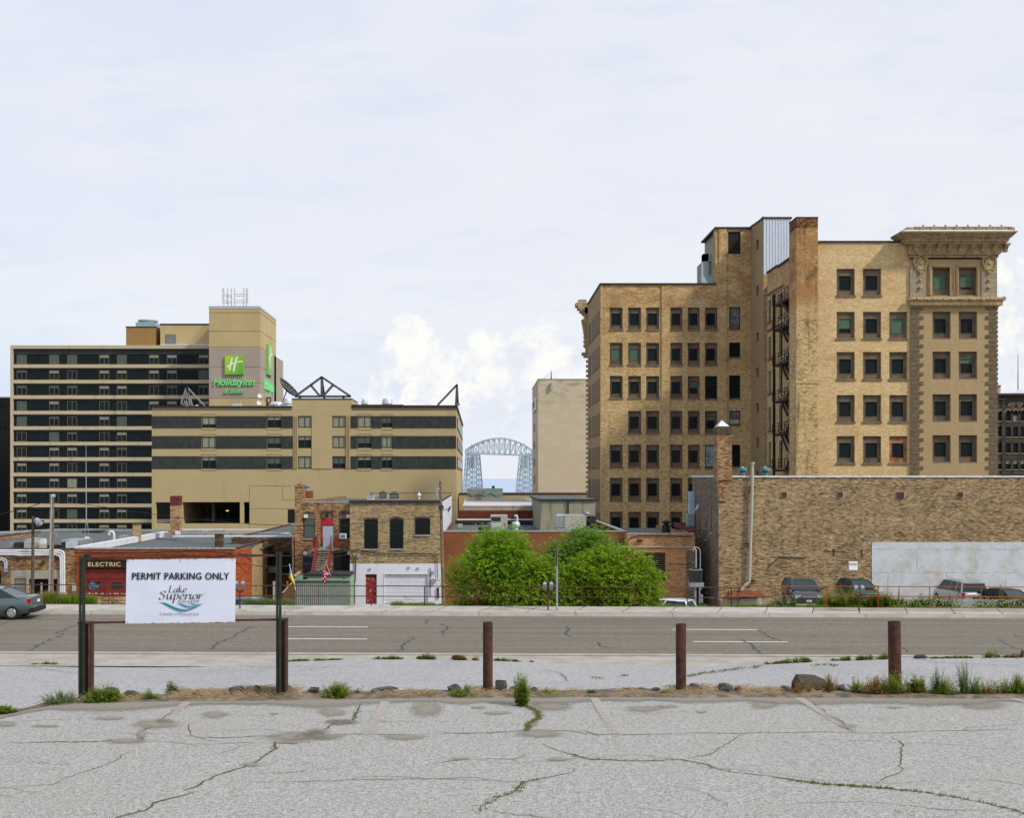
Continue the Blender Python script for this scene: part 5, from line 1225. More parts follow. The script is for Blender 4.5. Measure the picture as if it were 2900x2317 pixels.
for c, d in LR[:6]+[(1450, 1500)]:
    for y0 in (130.5, 132.8, 135.1, 137.4, 140.2, 142.1): side.append((y0, y0+1.25, PZ(d-2, YL), PZ(c+4, YL)))
t.wall((xl, 0, 0), (0,1,0), (0,0,1), YL, YLf, Zb, zl, side, (1,0,0), .05); t.wall((0, YLf, 0), (1,0,0), (0,0,1), xl, 48, Zb, zl)
t.build('left_side_wall', M['bwS'], ob)
for k, (a, b, c, d) in enumerate(side):
    o = MB().box(xl+.035, xl+.05, a, b, c, d).build('side_window', M['bronze'], ob); MB().box(xl-.10, xl+.02, a-.08, b+.08, c-.14, c-.002).build('sill', M['sillb'], o)
BL = {(1,0): 1., (1,1): 1., (2,4): .5, (3,5): .3}
for r, (c, d) in enumerate(LR):
    for k, (a, b) in enumerate(LC):
        if r == 3 and k == 0: continue
        if (r, k) in ((2, 5), (4, 5)): continue
        pwin(a, b, c, d, YL, ob, (.15, .245, .15, .235), 'glass', BL.get((r, k)))
def sash(px0, px1, py0, py1, Y, parent, upper='glass', lower='glass', rail=.5):
    x0, x1, z0, z1 = PX(px0, Y), PX(px1, Y), PZ(py1, Y), PZ(py0, Y); w, h = x1-x0, z1-z0; f = .07*w; m_ = MB(); y0 = Y+.18
    m_.box(x0, x1, y0, y0+.05, z0, z0+f*1.6); m_.box(x0, x1, y0, y0+.05, z1-f, z1); m_.box(x0, x0+f, y0, y0+.05, z0+f*1.6, z1-f); m_.box(x1-f, x1, y0, y0+.05, z0+f*1.6, z1-f); m_.box(x0+f, x1-f, y0, y0+.05, z0+h*rail-.03, z0+h*rail+.03)
    o = m_.build('window', M['blackm'], parent); MB().box(x0+f, x1-f, y0+.03, y0+.045, z0+h*rail+.03, z1-f).build('pane', M[upper], o); MB().box(x0+f, x1-f, y0+.03, y0+.045, z0+f*1.6, z0+h*rail-.03).build('pane', M[lower], o)
    MB().box(x0-.05, x1+.05, Y-.06, Y+.17, z0-.14, z0+.02).build('sill', M['sillb'], o); return o
M['papered'] = plain('papered_over_glass', (.13, .14, .13), .8, var=.7, sc=2.5)
M['bluewin'] = plain('pale_blue_film', (.22, .30, .35), .4, var=.4, sc=2, dirt=(.5, .55, .6), dirtamt=.3)
M['creamw'] = plain('cream_board', (.42, .40, .28), .8, var=.1)
sash(2065, 2097, 869, 932.5, YL, ob, 'papered', 'papered'); sash(2065, 2097, 970, 1012, YL, ob, 'glass', 'glass', .3); sash(2065, 2097, 1063, 1129, YL, ob); sash(2065, 2097, 1163.5, 1204, YL, ob, 'papered', 'creamw', .42); sash(2065, 2097, 1260, 1322, YL, ob); sash(2065, 2097, 1356, 1416, YL, ob)
sash(1996.5, 2031, 1065, 1130, YL, ob, 'glassg', 'glass', .6); sash(1996.5, 2031, 1260, 1325.5, YL, ob, 'bluewin', 'bluewin')
MB().pbox(2062, 2097.5, 656, 719, YL+.15, .05).build('dark_louvre', M['bronze'], ob)
t = MB(); t.box(xl-.12, xt+.05, YL-.18, YLf, zl, zl+.16)
for px in (1702, 1873): t.pbox(px, px+24, 801.5, 806, YL-.25, .5)
t.box(xt-.1, xr+.1, YL-.2, YL+7.9, zt, zt+.2); t.build('coping', M['capb'], ob)
# tower side (small windows) and the stair penthouse clad in white ribs
Y1 = 123.7; xs_ = PX(2127, YL); zs = PZ(619, Y1)
sw = [(125.8, 127.0, PZ(b, 126), PZ(a, 126)) for a, b in ((677, 705), (808, 836), (941, 968), (1041, 1068), (1142, 1170), (1240, 1268), (1335, 1347))]
t = MB(); i0 = len(t.v)
t.wall((xs_, 0, 0), (0,1,0), (0,0,1), Y1, YL, Zb, PZ(643, YL), sw, (1,0,0), .25)
t.face((xs_, Y1, PZ(643, YL)), (xs_, YL, PZ(643, YL)), (xs_, Y1, zs)); t.build('stair_wall', M['bwS'], ob)
for a, b, c, d in sw: MB().box(xs_+.2, xs_+.23, a, b, c, d).build('small_window', M['rustd'], ob)
xw = PX(2240, Y1); t = MB(); zw = PZ(777, Y1)
t.wall((0, Y1, 0), (1,0,0), (0,0,1), xs_, xw, zw, zs)
px = 2164
while px < 2238: t.pbox(px, px+1.5, 622, 777, Y1-.05, .05); px += 8.2
t.wall((xw, 0, 0), (0,1,0), (0,0,1), Y1, YL, zw, zs)
t.build('white_cladding', M['whitecor'], ob)
t = MB(); t.wall((0, Y1, 0), (1,0,0), (0,0,1), xs_, PX(2187, Y1)+1, Zb, zw); t.build('court_wall', M['bwL'], ob)
t = MB(); t.box(xs_-.05, xw+.1, Y1-.12, Y1+.2, zs, zs+.18); t.bar((xs_, Y1, zs+.05), (xs_, YL, PZ(643, YL)+.05), .2, .16); t.build('coping', M['capb'], ob)
# grey metal plant room behind, left of the tower top
M['sage'] = plain('sage_metal_cladding', (.26, .30, .20), .7, var=.1, sc=1, streak=True, dirt=(.2,.24,.18), dirtamt=.3)
t = MB(); Yp = YL+1.2; xp = PX(2028, Yp); zp = PZ(650, Yp)
t.box(xp, xp+6, Yp, Yp+6.6, zl-.5, zt); t.build('plant_room', M['sage'], ob)
t = MB(); t.box(xp, xp+6, Yp+6.6, Yp+11.4, zl-.5, PZ(745, Yp+9)); t.build('plant_room_annex', M['sage'], ob)
t = MB(); t.box(xp-.9, xp-.25, Yp+3.0, Yp+4.0, zl+.5, zp-2.2); t.box(xp-.9, xp-.02, Yp+3, Yp+4, zp-3.1, zp-2.2); t.bar((xp-.55, Yp+3.5, zl+1.8), (xp-.2, Yp+1.6, zl), .9, .9); t.build('duct', plain('bright_duct', (.50, .58, .60), .35, .4, var=.15), ob)
t = MB(); t.box(xl+.3, PX(2150, YL), YL+1, YLf-.3, zl-.8, zl-.7); t.build('roof', M['roofdark'], ob)
# right wing
RC = [(2369.5,2420.5), (2444,2495.5), (2518.5,2569.5)]; BC = [(2639.5,2690.7), (2713.7,2765.5)]
RR = [(761,840), (883,961.5), (997,1077), (1119,1198), (1235.5,1315)]
BR = [(758.5,837), (883,961.5), (996,1075), (1117,1196), (1233,1312)]
rwn = [(a, b, c, d) for r, (c, d) in enumerate(RR) for k, (a, b) in enumerate(RC) if not (r == 0 and k == 2)]
byn = [(a, b, c, d) for c, d in BR for a, b in BC]
Xw = PX(2317, YR); Xb = PX(2578, YR); Xe = PX(2822, YR); zr = PZ(687, YR); Yk = 121.4
H = lambda L: [(PX(a, YR), PX(b, YR), PZ(d, YR), PZ(c, YR)) for a, b, c, d in L]
t = MB(); t.wall((0, YR, 0), (1,0,0), (0,0,1), Xw-.6, Xb, Zb, zr, H(rwn), (0,1,0), .26); t.build('right_wing_wall', M['bwR'], ob)
t = MB(); t.wall((0, YR-.12, 0), (1,0,0), (0,0,1), Xb, Xe, Zb, PZ(735, YR), H(byn), (0,1,0), .38); t.wall((Xb, 0, 0), (0,1,0), (0,0,1), YR-.12, YR, Zb, PZ(735, YR))
t.wall((Xe, 0, 0), (0,1,0), (0,0,1), YR-.12, YLf, Zb, PZ(735, YR)); t.build('bay_wall', M['bwBay'], ob)
RB = {(1,0): .68, (1,2): 1.}
for r, (c, d) in enumerate(RR):
    for k, (a, b) in enumerate(RC):
        if r == 0 and k == 2: continue
        if r == 4 and k == 2:
            o = pwin(a, b, c, d, YR, ob, (.19, .25, .17, .235), 'glass', None, True, 'papered'); o.data.materials[0] = plain('flaking_orange_panel', (.33, .16, .06), .9, var=.5, sc=2, dirt=(.35, .33, .28), dirtamt=.5, dsc=2); o['label'] = 'flaking orange and grey window panel'; continue
        pwin(a, b, c, d, YR, ob, (.17, .245, .18, .235), 'glass', RB.get((r, k)))
for r, (c, d) in enumerate(BR):
    for k, (a, b) in enumerate(BC):
        pwin(a, b, c, d, YR, ob, (.17, .245, .18, .235), 'glass', {(0,0): 1., (0,1): .84, (2,1): .33}.get((r, k)), sill=r > 0)
# court side wall of the right wing, stepping down the hill, with dark lintels and narrow windows
ct = []
for c, d in ((840, 903), (946, 1010), (1045, 1110), (1150, 1217), (1250, 1320)):
    for a, b in ((115.3, 116.6), (118.0, 119.2), (119.9, 120.9)): ct.append((a, b, PZ(d, 118), PZ(c, 118)))
t = MB(); t.wall((Xw-.55, 0, 0), (0,1,0), (0,0,1), 106.5, Yk, Zb, PZ(775, Yk), ct, (1,0,0), .2); t.wall((Xw-.55, 0, 0), (0,1,0), (0,0,1), 107, 117, PZ(775, Yk), zr-.1)
t.wall((0, Yk, 0), (1,0,0), (0,0,1), Xw-.55, Xw+6, Zb, zw); t.build('court_side_wall', M['bwL'], ob)
for a, b, c, d in ct:
    o = MB().box(Xw-.37, Xw-.34, a, b, c, d).build('court_window', M['glassg'], ob); MB().box(Xw-.66, Xw-.37, a-.1, b+.1, c-.16, c).build('sill', M['quoin'], o)
t = MB(); t.box(Xw-.62, Xw-.55, 115, 121.2, PZ(826, 118), PZ(818, 118)); t.box(Xw-.62, Xw-.55, 115, 121.2, PZ(930, 118), PZ(924, 118)); t.build('lintel', M['quoin'], ob)
t = MB(); t.box(Xw-.7, Xb+.1, YR-.12, YR+.4, zr, zr+.16); t.box(Xw-.75, Xw-.5, 107, 117, zr-.1, zr+.06); t.box(Xw-.7, Xw-.4, 117, Yk, PZ(775, Yk), PZ(775, Yk)+.15); t.build('coping', M['capb'], ob)
t = MB(); t.box(Xw, Xe-.2, YR+.4, YLf-.2, zr-1, zr-.9); t.build('roof', M['roofdark'], ob)
# big chimney stack at the corner of the right wing
x0, x1 = PX(2255.5, YR-.35), PX(2316.5, YR-.35); zc = PZ(618.5, YR)
zk = PZ(648, YR); t = MB(); t.box(x0, x1, YR-.35, YR+2.1, Zb, zk); ch_ = t.build('chimney', M['bwC'], ob)
MB().box(x0, x1, YR-.35, YR+2.1, zk, zc).build('sooty_top', brick('soot_black_and_orange_brick', [(0, (.03, .02, .012)), (.4, (.10, .05, .025)), (.7, (.30, .13, .045)), (1, (.45, .24, .10))], (.06, .045, .03), stain=(.02, .015, .01), stainamt=.7), ch_)
t = MB(); t.box(x0-.04, x1+.04, YR-.40, YR+2.15, zc, zc+.07); t.build('chimney_cap', M['capb'], ch_)
t = MB(); t.box(x0-.05, x1+.4, YR-.40, YR-.345, PZ(1087, YR), PZ(1078, YR)); t.build('soot_course', M['bwL'], ch_)
# fire escape in the court
fe = MB(); xa, xb_ = Xw-1.6, Xw-.62; ya, yb = 108.3, 114.6
for k, py in enumerate((865, 953-17, 1040-5, 1138, 1230, 1330)):
    z = PZ(py, 115); fe.box(xa, xb_, ya, yb, z-.22, z); fe.box(xa-.02, xa+.02, ya, yb, z+.1, z+.16); 
    for h in (.35, .7, 1.05): fe.bar((xa, ya, z+h), (xa, yb, z+h), .05); fe.bar((xa, ya, z+h), (xb_, ya, z+h), .05)
    for yq in [ya+j*1.16 for j in range(7)]: fe.bar((xa, yq, z), (xa, yq, z+1.05), .05)
    if k < 5:
        z2 = PZ((865, 936, 1035, 1138, 1230, 1330)[k+1], 115); zm = (z+z2)/2; fe.box(xa, xb_, ya, ya+1.2, zm-.08, zm)
        for xs in (xa+.05, xa+.50): fe.bar((xs, yb-2.2, z), (xs, ya+1.4, zm), .12, .26); fe.bar((xs, yb-2.2, z+.9), (xs, ya+1.4, zm+.9), .05)
        for xs in (xa+.62, xb_-.05): fe.bar((xs, ya+1.4, zm), (xs, yb-2.2, z2), .12, .26); fe.bar((xs, ya+1.4, zm+.9), (xs, yb-2.2, z2+.9), .05)
        for j in range(9):
            f = (j+.5)/9; fe.box(xa+.05, xa+.5, (yb-2.2)*(1-f)+(ya+1.4)*f-.12, (yb-2.2)*(1-f)+(ya+1.4)*f+.12, z*(1-f)+zm*f-.02, z*(1-f)+zm*f+.02); fe.box(xa+.62, xb_-.05, (ya+1.4)*(1-f)+(yb-2.2)*f-.12, (ya+1.4)*(1-f)+(yb-2.2)*f+.12, zm*(1-f)+z2*f-.02, zm*(1-f)+z2*f+.02)
for yq in (ya, yb): fe.bar((xa, yq, PZ(1350, 115)), (xa, yq, PZ(835, 115)), .2)
fe.build('fire_escape', M['blackm'], ob)
# the ornate bay: quoins, belt course, cartouches, cornice
k = 0; py = 869.
while py < 1345:
    lo_ = k % 2 == 0; a = 33 if lo_ else 22
    MB().box(Xb-.02, PX(2580+a, YR), YR-.20, YR-.125, PZ(py+9.2, YR), PZ(py, YR)).build('quoin', M['quoin'], ob)
    MB().box(PX(2823-a, YR), Xe+.06, YR-.20, YR+(1.2 if lo_ else .6), PZ(py+9.2, YR), PZ(py, YR)).build('quoin', M['quoin'], ob)
    py += 13.28; k += 1
yb_ = YR-.12
t = MB(); t.pbox(2578, 2617, 755, 846, yb_-.10, .10); t.pbox(2780, 2824, 755, 846, yb_-.10, .10)
t.pbox(2617, 2780, 839, 848, yb_-.06, .06); t.build('stone_pier', M['stoneg'], ob)
t = MB()
for a, b in ((2622, 2703), (2704.5, 2779)):
    w0 = BC[0] if a < 2700 else BC[1]
    t.pbox(a+8, b-8 if b < 2710 else b-7, 749, 757, yb_-.14, .14)
    t.pbox(a+8, w0[0]-.6, 757, 835, yb_-.14, .14); t.pbox(w0[1]+.6, b-7.5, 757, 835, yb_-.14, .14)
t.build('window_surround', M['terra'], ob)
t = MB()
for a, b in ((2630.5, 2695.5), (2712, 2772)):
    for px in [a+j*2.6 for j in range(int((b-a)/2.6))]: t.ball(P3(px+1.3, 753, yb_-.17), .055, 5)
for px in (2634, 2697.5, 2709.8, 2769.5):
    for j in range(26): t.ball(P3(px, 758+j*3, yb_-.16), .055, 5)
t.build('bead_moulding', M['terra'], ob)
# belt
t = MB(); xq0, xq1 = PX(2574, YR), PX(2830, YR)
t.box(xq0, xq1, yb_-.30, yb_+.0, PZ(852, YR), PZ(848, YR)); t.tube([(xq0-.15, yb_-.30, PZ(848, YR)), (xq1+.15, yb_-.30, PZ(848, YR))], .17, 10); t.tube([(xq1+.2, yb_-.40, PZ(848, YR)), (xq1+.2, yb_+8, PZ(848, YR))], .22, 8)
t.box(xq0, xq1, yb_-.30, yb_, PZ(866, YR), PZ(852.2, YR)); t.box(xq0+.1, xq1-.15, yb_-.12, yb_, PZ(871, YR), PZ(866.2, YR)); t.box(xq1-.02, xq1+.15, yb_-.3, yb_+8, PZ(866, YR), PZ(852.2, YR))
random.seed(6)
for j in range(52):
    px = 2576+j*4.9; t.ball(P3(px, 847+random.uniform(-2, 2), yb_-.42), .10, 5, 1.5, .7, 1)
bc = t.build('belt_course', M['terra'], ob)
t = MB(); px = 2579.
while px < 2826: t.pbox(px, px+3.2, 857.5, 864.5, yb_-.44, .14); px += 5.4
t.build('dentils', M['terra'], bc)
# cornice
co = MB(); xo0, xo1 = Xb, Xe
def course(y_out, p0, p1, side_out=None):
    so = y_out if side_out is None else side_out
    co.box(xo0-so*.86, xo1+so*.6, yb_-y_out, yb_+1.0, PZ(p1, YR), PZ(p0, YR)); co.box(xo1-1, xo1+so*.6, yb_+1.0, yb_+9, PZ(p1, YR), PZ(p0, YR))
prof = [(.12, 722.5, 730), (.30, 718, 722.4), (.75, 690, 694.5), (1.05, 684, 690), (1.15, 680, 684), (1.35, 676.5, 680), (1.5, 673, 676.5), (1.65, 670, 673), (1.78, 667, 670)]
for o_, a, b in prof: course(o_, a, b, o_ if o_ < .5 else o_*.98)
# sloping facing behind the brackets
co.prismx([(yb_, PZ(718, YR)), (yb_-.30, PZ(718, YR)), (yb_-.42, PZ(704, YR)), (yb_-.72, PZ(694.5, YR)), (yb_, PZ(694.5, YR))], xo0-.3, xo1+.3)
cn_ = co.build('cornice', M['terra'], ob)
t = MB(); course2 = t.box(xo0-1.56, xo1+1.12, yb_-1.82, yb_+1, PZ(667, YR), PZ(666.2, YR)); t.box(xo1-1, xo1+1.12, yb_+1, yb_+9, PZ(667, YR), PZ(666.2, YR)); t.prismx([(yb_-1.8, PZ(666.2, YR)), (yb_+2, PZ(666.2, YR)), (yb_+2, PZ(659, YR)), (yb_-1.1, PZ(659, YR))], xo0-1.15, xo1+.8); t.build('white_flashing', M['whitem'], cn_)
for px in [2586+j*31.6 for j in range(9)]:
    t = MB(); x0_, x1_ = PX(px-5.5, YR), PX(px+5.5, YR)
    t.prismx([(yb_-.25, PZ(717, YR)), (yb_-.55, PZ(716, YR)), (yb_-.62, PZ(708, YR)), (yb_-.85, PZ(702, YR)), (yb_-1.02, PZ(698, YR)), (yb_-1.02, PZ(694.6, YR)), (yb_-.25, PZ(694.6, YR))], x0_, x1_)
    for z_ in (696, 698, 700): t.tube([(x0_-.06, yb_-1.02, PZ(z_, YR)), (x1_+.06, yb_-1.02, PZ(z_, YR))], .035, 6)
    t.ball(((x0_+x1_)/2, yb_-.95, PZ(703, YR)), .07, 6); t.build('bracket', M['terra'], cn_)
for yq in (1.2, 3.2, 5.2, 7.2): MB().box(xo1+.1, xo1+.60, yb_+yq, yb_+yq+.4, PZ(715, YR), PZ(694.6, YR)).build('bracket', M['terra'], cn_)
t = MB(); px = 2579.
while px < 2824: t.pbox(px, px+3.5, 723.5, 729, yb_-.26, .14); px += 5.4
px = 2562.
while px < 2850: t.pbox(px, px+1.8, 685, 689.5, yb_-1.11, .06); px += 3.2
t.build('dentils', M['terra'], cn_)
# parapet crest with shells and knobs
t = MB(); yc_ = yb_-1.0; t.box(PX(2562, YR), PX(2858, YR), yc_, yc_+.4, PZ(660, YR), PZ(650.5, YR)); t.prismx([(yc_, PZ(660, YR)), (yc_+3, PZ(660, YR)), (yc_+3, PZ(652, YR)), (yc_, PZ(650.5, YR))], PX(2556, YR), PX(2562, YR)); t.box(PX(2575, YR), PX(2850, YR), yc_-.03, yc_+.3, PZ(650.5, YR), PZ(649, YR))
for j in range(8):
    cx = PX(2602+j*31.4, YR); zz = PZ(649.5, YR)
    t.tube([(cx+.42*cos(a), yc_-.05, zz+.30*sin(a)) for a in [pi+pi*i/10 for i in range(11)]], .045, 5)
    t.tube([(cx+.24*cos(a), yc_-.05, zz+.17*sin(a)) for a in [pi+pi*i/8 for i in range(9)]], .035, 5)
    for a in (1.2, 1.4, 1.6, 1.8): t.bar((cx, yc_-.05, zz-.02), (cx+.36*cos(pi*a), yc_-.05, zz+.26*sin(pi*a)), .03)
    t.ball((cx, yc_+.1, zz+.13), .10, 6)
for sx, cx in ((1, PX(2582, YR)), (-1, PX(2846, YR))): t.tube([(cx+sx*.16*cos(a)*(1-a/12), yc_-.05, PZ(655, YR)+.14*sin(a)*(1-a/12)) for a in [i*.6 for i in range(14)]], .035, 5)
t.build('crest', M['terra'], cn_)
# cartouches with pendant rosettes
def cartouche(px, pz):
    t = MB(); c = Vector(P3(px, pz, yb_-.20)); q = lambda a, b: Vector((c.x+a, c.y, c.z+b))
    t.prism([(c.x-.30, c.z+.45), (c.x+.30, c.z+.45), (c.x+.42, c.z+.2), (c.x+.28, c.z-.3), (c.x, c.z-.62), (c.x-.28, c.z-.3), (c.x-.42, c.z+.2)], c.y-.04, c.y+.12)
    t.ball(q(0, .08), .24, 10, 1, .7, 1)
    for s_ in (-1, 1):
        t.tube([q(s_*a, b) for a, b in ((0, .45), (.15, .62), (.35, .58), (.38, .40), (.24, .36))], .06, 6)
        t.tube([q(s_*a, b) for a, b in ((.42, .5), (.62, .35), (.60, .0), (.42, -.35), (.20, -.6), (.12, -.85))], [.09, .08, .08, .07, .06, .04], 6)
        for j in range(5): t.ball(q(s_*(.60-.05*j), .45-.24*j), .11, 5)
        t.tube([q(s_*a, b) for a, b in ((.30, .20), (.36, -.1), (.22, -.4), (.1, -.5))], .05, 6)
    t.prism([(c.x-.12, c.z+.5), (c.x+.12, c.z+.5), (c.x+.22, c.z+.9), (c.x, c.z+1.3), (c.x-.22, c.z+.9)], c.y-.06, c.y+.1)
    t.ball(q(0, -.78), .15, 6)
    o = t.build('cartouche', M['terra'], ob)
    for b in (774, 795, 816): MB().ball((c.x-.03, yb_-.20, PZ(b, YR)), .15, 8, 1, .7, 1).build('rosette', M['terra'], o)
cartouche(2607.5, 747); cartouche(2802, 747)
# small cornice end at the far left corner of the building
t = MB(); Yc0 = YLf+.3
for o_, a, b in ((.35, 905, 870), (.6, 888, 880), (.9, 882, 874), (1.2, 874, 866), (1.45, 866, 858)): t.box(xl-o_, xl+.5, Yc0, Yc0+2, PZ(max(a, b), Yc0), PZ(min(a, b), Yc0))
t.box(xl-1.15, xl-.1, Yc0, Yc0+1.5, PZ(856, Yc0), PZ(848, Yc0)); t.box(xl-.7, xl+.2, Yc0, Yc0+1, PZ(1006, Yc0), PZ(998, Yc0)); t.box(xl-.45, xl+.2, Yc0, Yc0+1, PZ(1012, Yc0), PZ(1006, Yc0))
t.prism([(xl-.75, PZ(905, Yc0)), (xl+.1, PZ(905, Yc0)), (xl+.1, PZ(1000, Yc0)), (xl-.2, PZ(1000, Yc0)), (xl-.3, PZ(960, Yc0))], Yc0-.2, Yc0+1)
for a in range(920, 992, 12): t.ball((xl-.3, Yc0, PZ(a, Yc0)), .28, 6)
z_ = PZ(1020, Yc0)
while z_ > Zb+4: t.box(xl-.18, xl+.1, YLf, Yc0+.4, z_-.32, z_); z_ -= .62
t.build('corner_ornament', M['terra'], ob)
t = MB(); t.box(xl-1.5, xl+.2, Yc0-.05, Yc0+2, PZ(858, Yc0), PZ(856.5, Yc0)); t.build('white_flashing', M['whitem'], ob)
# ================================================================== ALLEY BUILDINGS
RED = [(0, (.10, .05, .025)), (.3, (.22, .11, .05)), (.5, (.34, .19, .085)), (.7, (.42, .27, .14)), (1, (.52, .38, .22))]
OLIVE = [(0, (.07, .05, .03)), (.3, (.20, .145, .075)), (.5, (.33, .25, .13)), (.7, (.43, .335, .18)), (1, (.52, .43, .26))]
DK = [(0, (.035, .022, .016)), (.4, (.10, .06, .038)), (.7, (.19, .12, .07)), (1, (.30, .21, .13))]
M['b_brown'] = brick('mixed_brown_brick', RED, (.15, .11, .07), stain=(.04, .03, .02), stainamt=.35)
M['b_dark'] = brick('sooty_dark_brick', DK, (.07, .05, .04), stain=(.02, .015, .012), stainamt=.5)
M['b_rear'] = brick('dark_to_pale_rear_brick', RED, (.13, .10, .07), stain=(.03, .022, .016), stainamt=.6, zcol=(PZ(1556, 86.5), (.34, .32, .26), .60))
M['b_olive'] = brick('yellow_rubble_brick', OLIVE, (.30, .24, .14), stain=(.05, .04, .025), stainamt=.3, streaks=.65, zcol=(PZ(1597, 86), (.68, .69, .76), .84))
M['b_redpaint'] = brick('orange_red_painted_brick', [(0, (.20, .045, .018)), (.5, (.33, .075, .028)), (1, (.42, .12, .045))], (.24, .05, .02), stain=(.12, .03, .015), stainamt=.3)
M['b_tanside'] = brick('tan_common_brick', [(0, (.16, .10, .045)), (.4, (.36, .25, .12)), (.7, (.50, .36, .19)), (1, (.62, .48, .28))], (.34, .26, .16), stain=(.08, .06, .03), stainamt=.4)  # tan is this brick's own colour: shop side walls and short chimney
M['b_orange'] = brick('orange_brick', [(0, (.22, .10, .04)), (.4, (.42, .21, .085)), (.7, (.52, .28, .12)), (1, (.60, .37, .19))], (.36, .22, .12), stain=(.12, .06, .03), stainamt=.3)
M['b_brick'] = brick('red_brown_smooth_brick', [(0, (.16, .055, .025)), (.5, (.24, .085, .038)), (1, (.29, .11, .05))], (.20, .09, .05), stain=(.10, .04, .02), stainamt=.2, spread=.6, streaks=.5)
M['b_long'] = brick('dark_tan_party_wall_brick', [(0, (.06, .042, .024)), (.22, (.19, .13, .068)), (.5, (.33, .235, .125)), (.75, (.44, .33, .185)), (1, (.60, .47, .28))], (.16, .12, .08), .21, .075, .010, patch=(.40, .19, .06), patchamt=.12, psc=1.4, stain=(.04, .035, .03), stainamt=.5)
M['b_longs'] = brick('grey_brown_end_wall_brick', [(0, (.08, .062, .045)), (.4, (.17, .135, .095)), (.7, (.26, .205, .14)), (1, (.42, .35, .25))], (.09, .075, .06), stain=(.04, .035, .03), stainamt=.3)
M['b_rubble'] = brick('broken_rubble_brick', [(0, (.10, .06, .03)), (.5, (.36, .21, .11)), (1, (.60, .46, .32))], (.20, .14, .09), .3, .12)
M['whitepeel'] = plain('peeling_white_paint', (.62, .64, .72), .8, var=.06, sc=3, dirt=(.42, .40, .34), dirtamt=.2)
M['concw'] = plain('stained_concrete_wall', (.36, .325, .25), .95, var=.12, sc=1.4, dirt=(.22, .19, .13), dirtamt=.35, streak=True, dsc=.8)
M['tile'] = plain('glazed_coping_tile', (.30, .31, .31), .45, var=.2, sc=3, dirt=(.5, .5, .5), dirtamt=.3)
M['cable'] = plain('black_cable', (.012, .012, .012), .6)
M['woodpole'] = plain('weathered_utility_wood', (.20, .135, .085), .95, var=.3, sc=4, dirt=(.30, .13, .05), dirtamt=.35, streak=True, dsc=2)
M['woodgrey'] = plain('dark_grey_utility_wood', (.085, .07, .055), .95, var=.3, sc=4)
M['acdark'] = plain('dark_condenser', (.04, .05, .05), .6, var=.2)
M['acpale'] = plain('beige_unit_casing', (.40, .39, .33), .6, var=.08)
M['reddoor'] = plain('peeling_red_door', (.24, .018, .015), .6, var=.2, sc=5, dirt=(.50, .38, .32), dirtamt=.45, dsc=5)
M['crimson'] = plain('crimson_board', (.42, .012, .028), .6, var=.1)
M['reddull'] = plain('dull_red_panel', (.19, .022, .018), .7, var=.2, sc=2)
M['greydoor'] = plain('blue_grey_door', (.32, .41, .48), .6, var=.05)
M['darkblue'] = plain('navy_door', (.014, .024, .05), .6)
M['stairgrey'] = plain('grey_stair_tread', (.26, .26, .23), .8, var=.15)
M['corrug'] = plain('green_grey_corrugated', (.21, .24, .21), .6, .2, var=.12, sc=1.5, dirt=(.30, .34, .32), dirtamt=.35, streak=True)
M['mint'] = plain('mint_green_siding', (.27, .37, .25), .6, var=.07)
M['unit'] = M['acpale']
def bld(name, label, X0, X1, Y0, Y1, Zb, zt, wall, holes=(), roof='roofgrey', par=.35, side=None, capm=None, cap=.10, depth=.25, capin=.3):
    t_ = thing(name, label, 'building'); w = MB()
    w.wall((0, Y0, 0), (1,0,0), (0,0,1), X0, X1, Zb, zt, holes, (0,1,0), depth)
    w.wall((0, Y1, 0), (1,0,0), (0,0,1), X0, X1, Zb, zt-par-.02); w.wall((0, Y0+capin, 0), (1,0,0), (0,0,1), X0+capin, X1-capin, zt-par-.1, zt)
    for x in (X0, X1): w.wall((x, 0, 0), (0,1,0), (0,0,1), Y0, Y1, Zb, zt)
    for x in (X0+capin, X1-capin): w.wall((x, 0, 0), (0,1,0), (0,0,1), Y0+capin, Y1-.3, zt-par-.1, zt)
    w.build('wall', M[wall], t_)
    MB().box(X0+.02, X1-.02, Y0+.02, Y1-.02, zt-par-.12, zt-par).build('roof', M[roof], t_)
    if capm:
        c = MB(); c.box(X0-.04, X1+.04, Y0-.05, Y0+capin+.03, zt, zt+cap); c.box(X0-.04, X0+capin+.03, Y0+capin+.03, Y1, zt, zt+cap); c.box(X1-capin-.03, X1+.04, Y0+capin+.03, Y1, zt, zt+cap); c.build('coping', M[capm], t_)
    return t_
G = -10.6
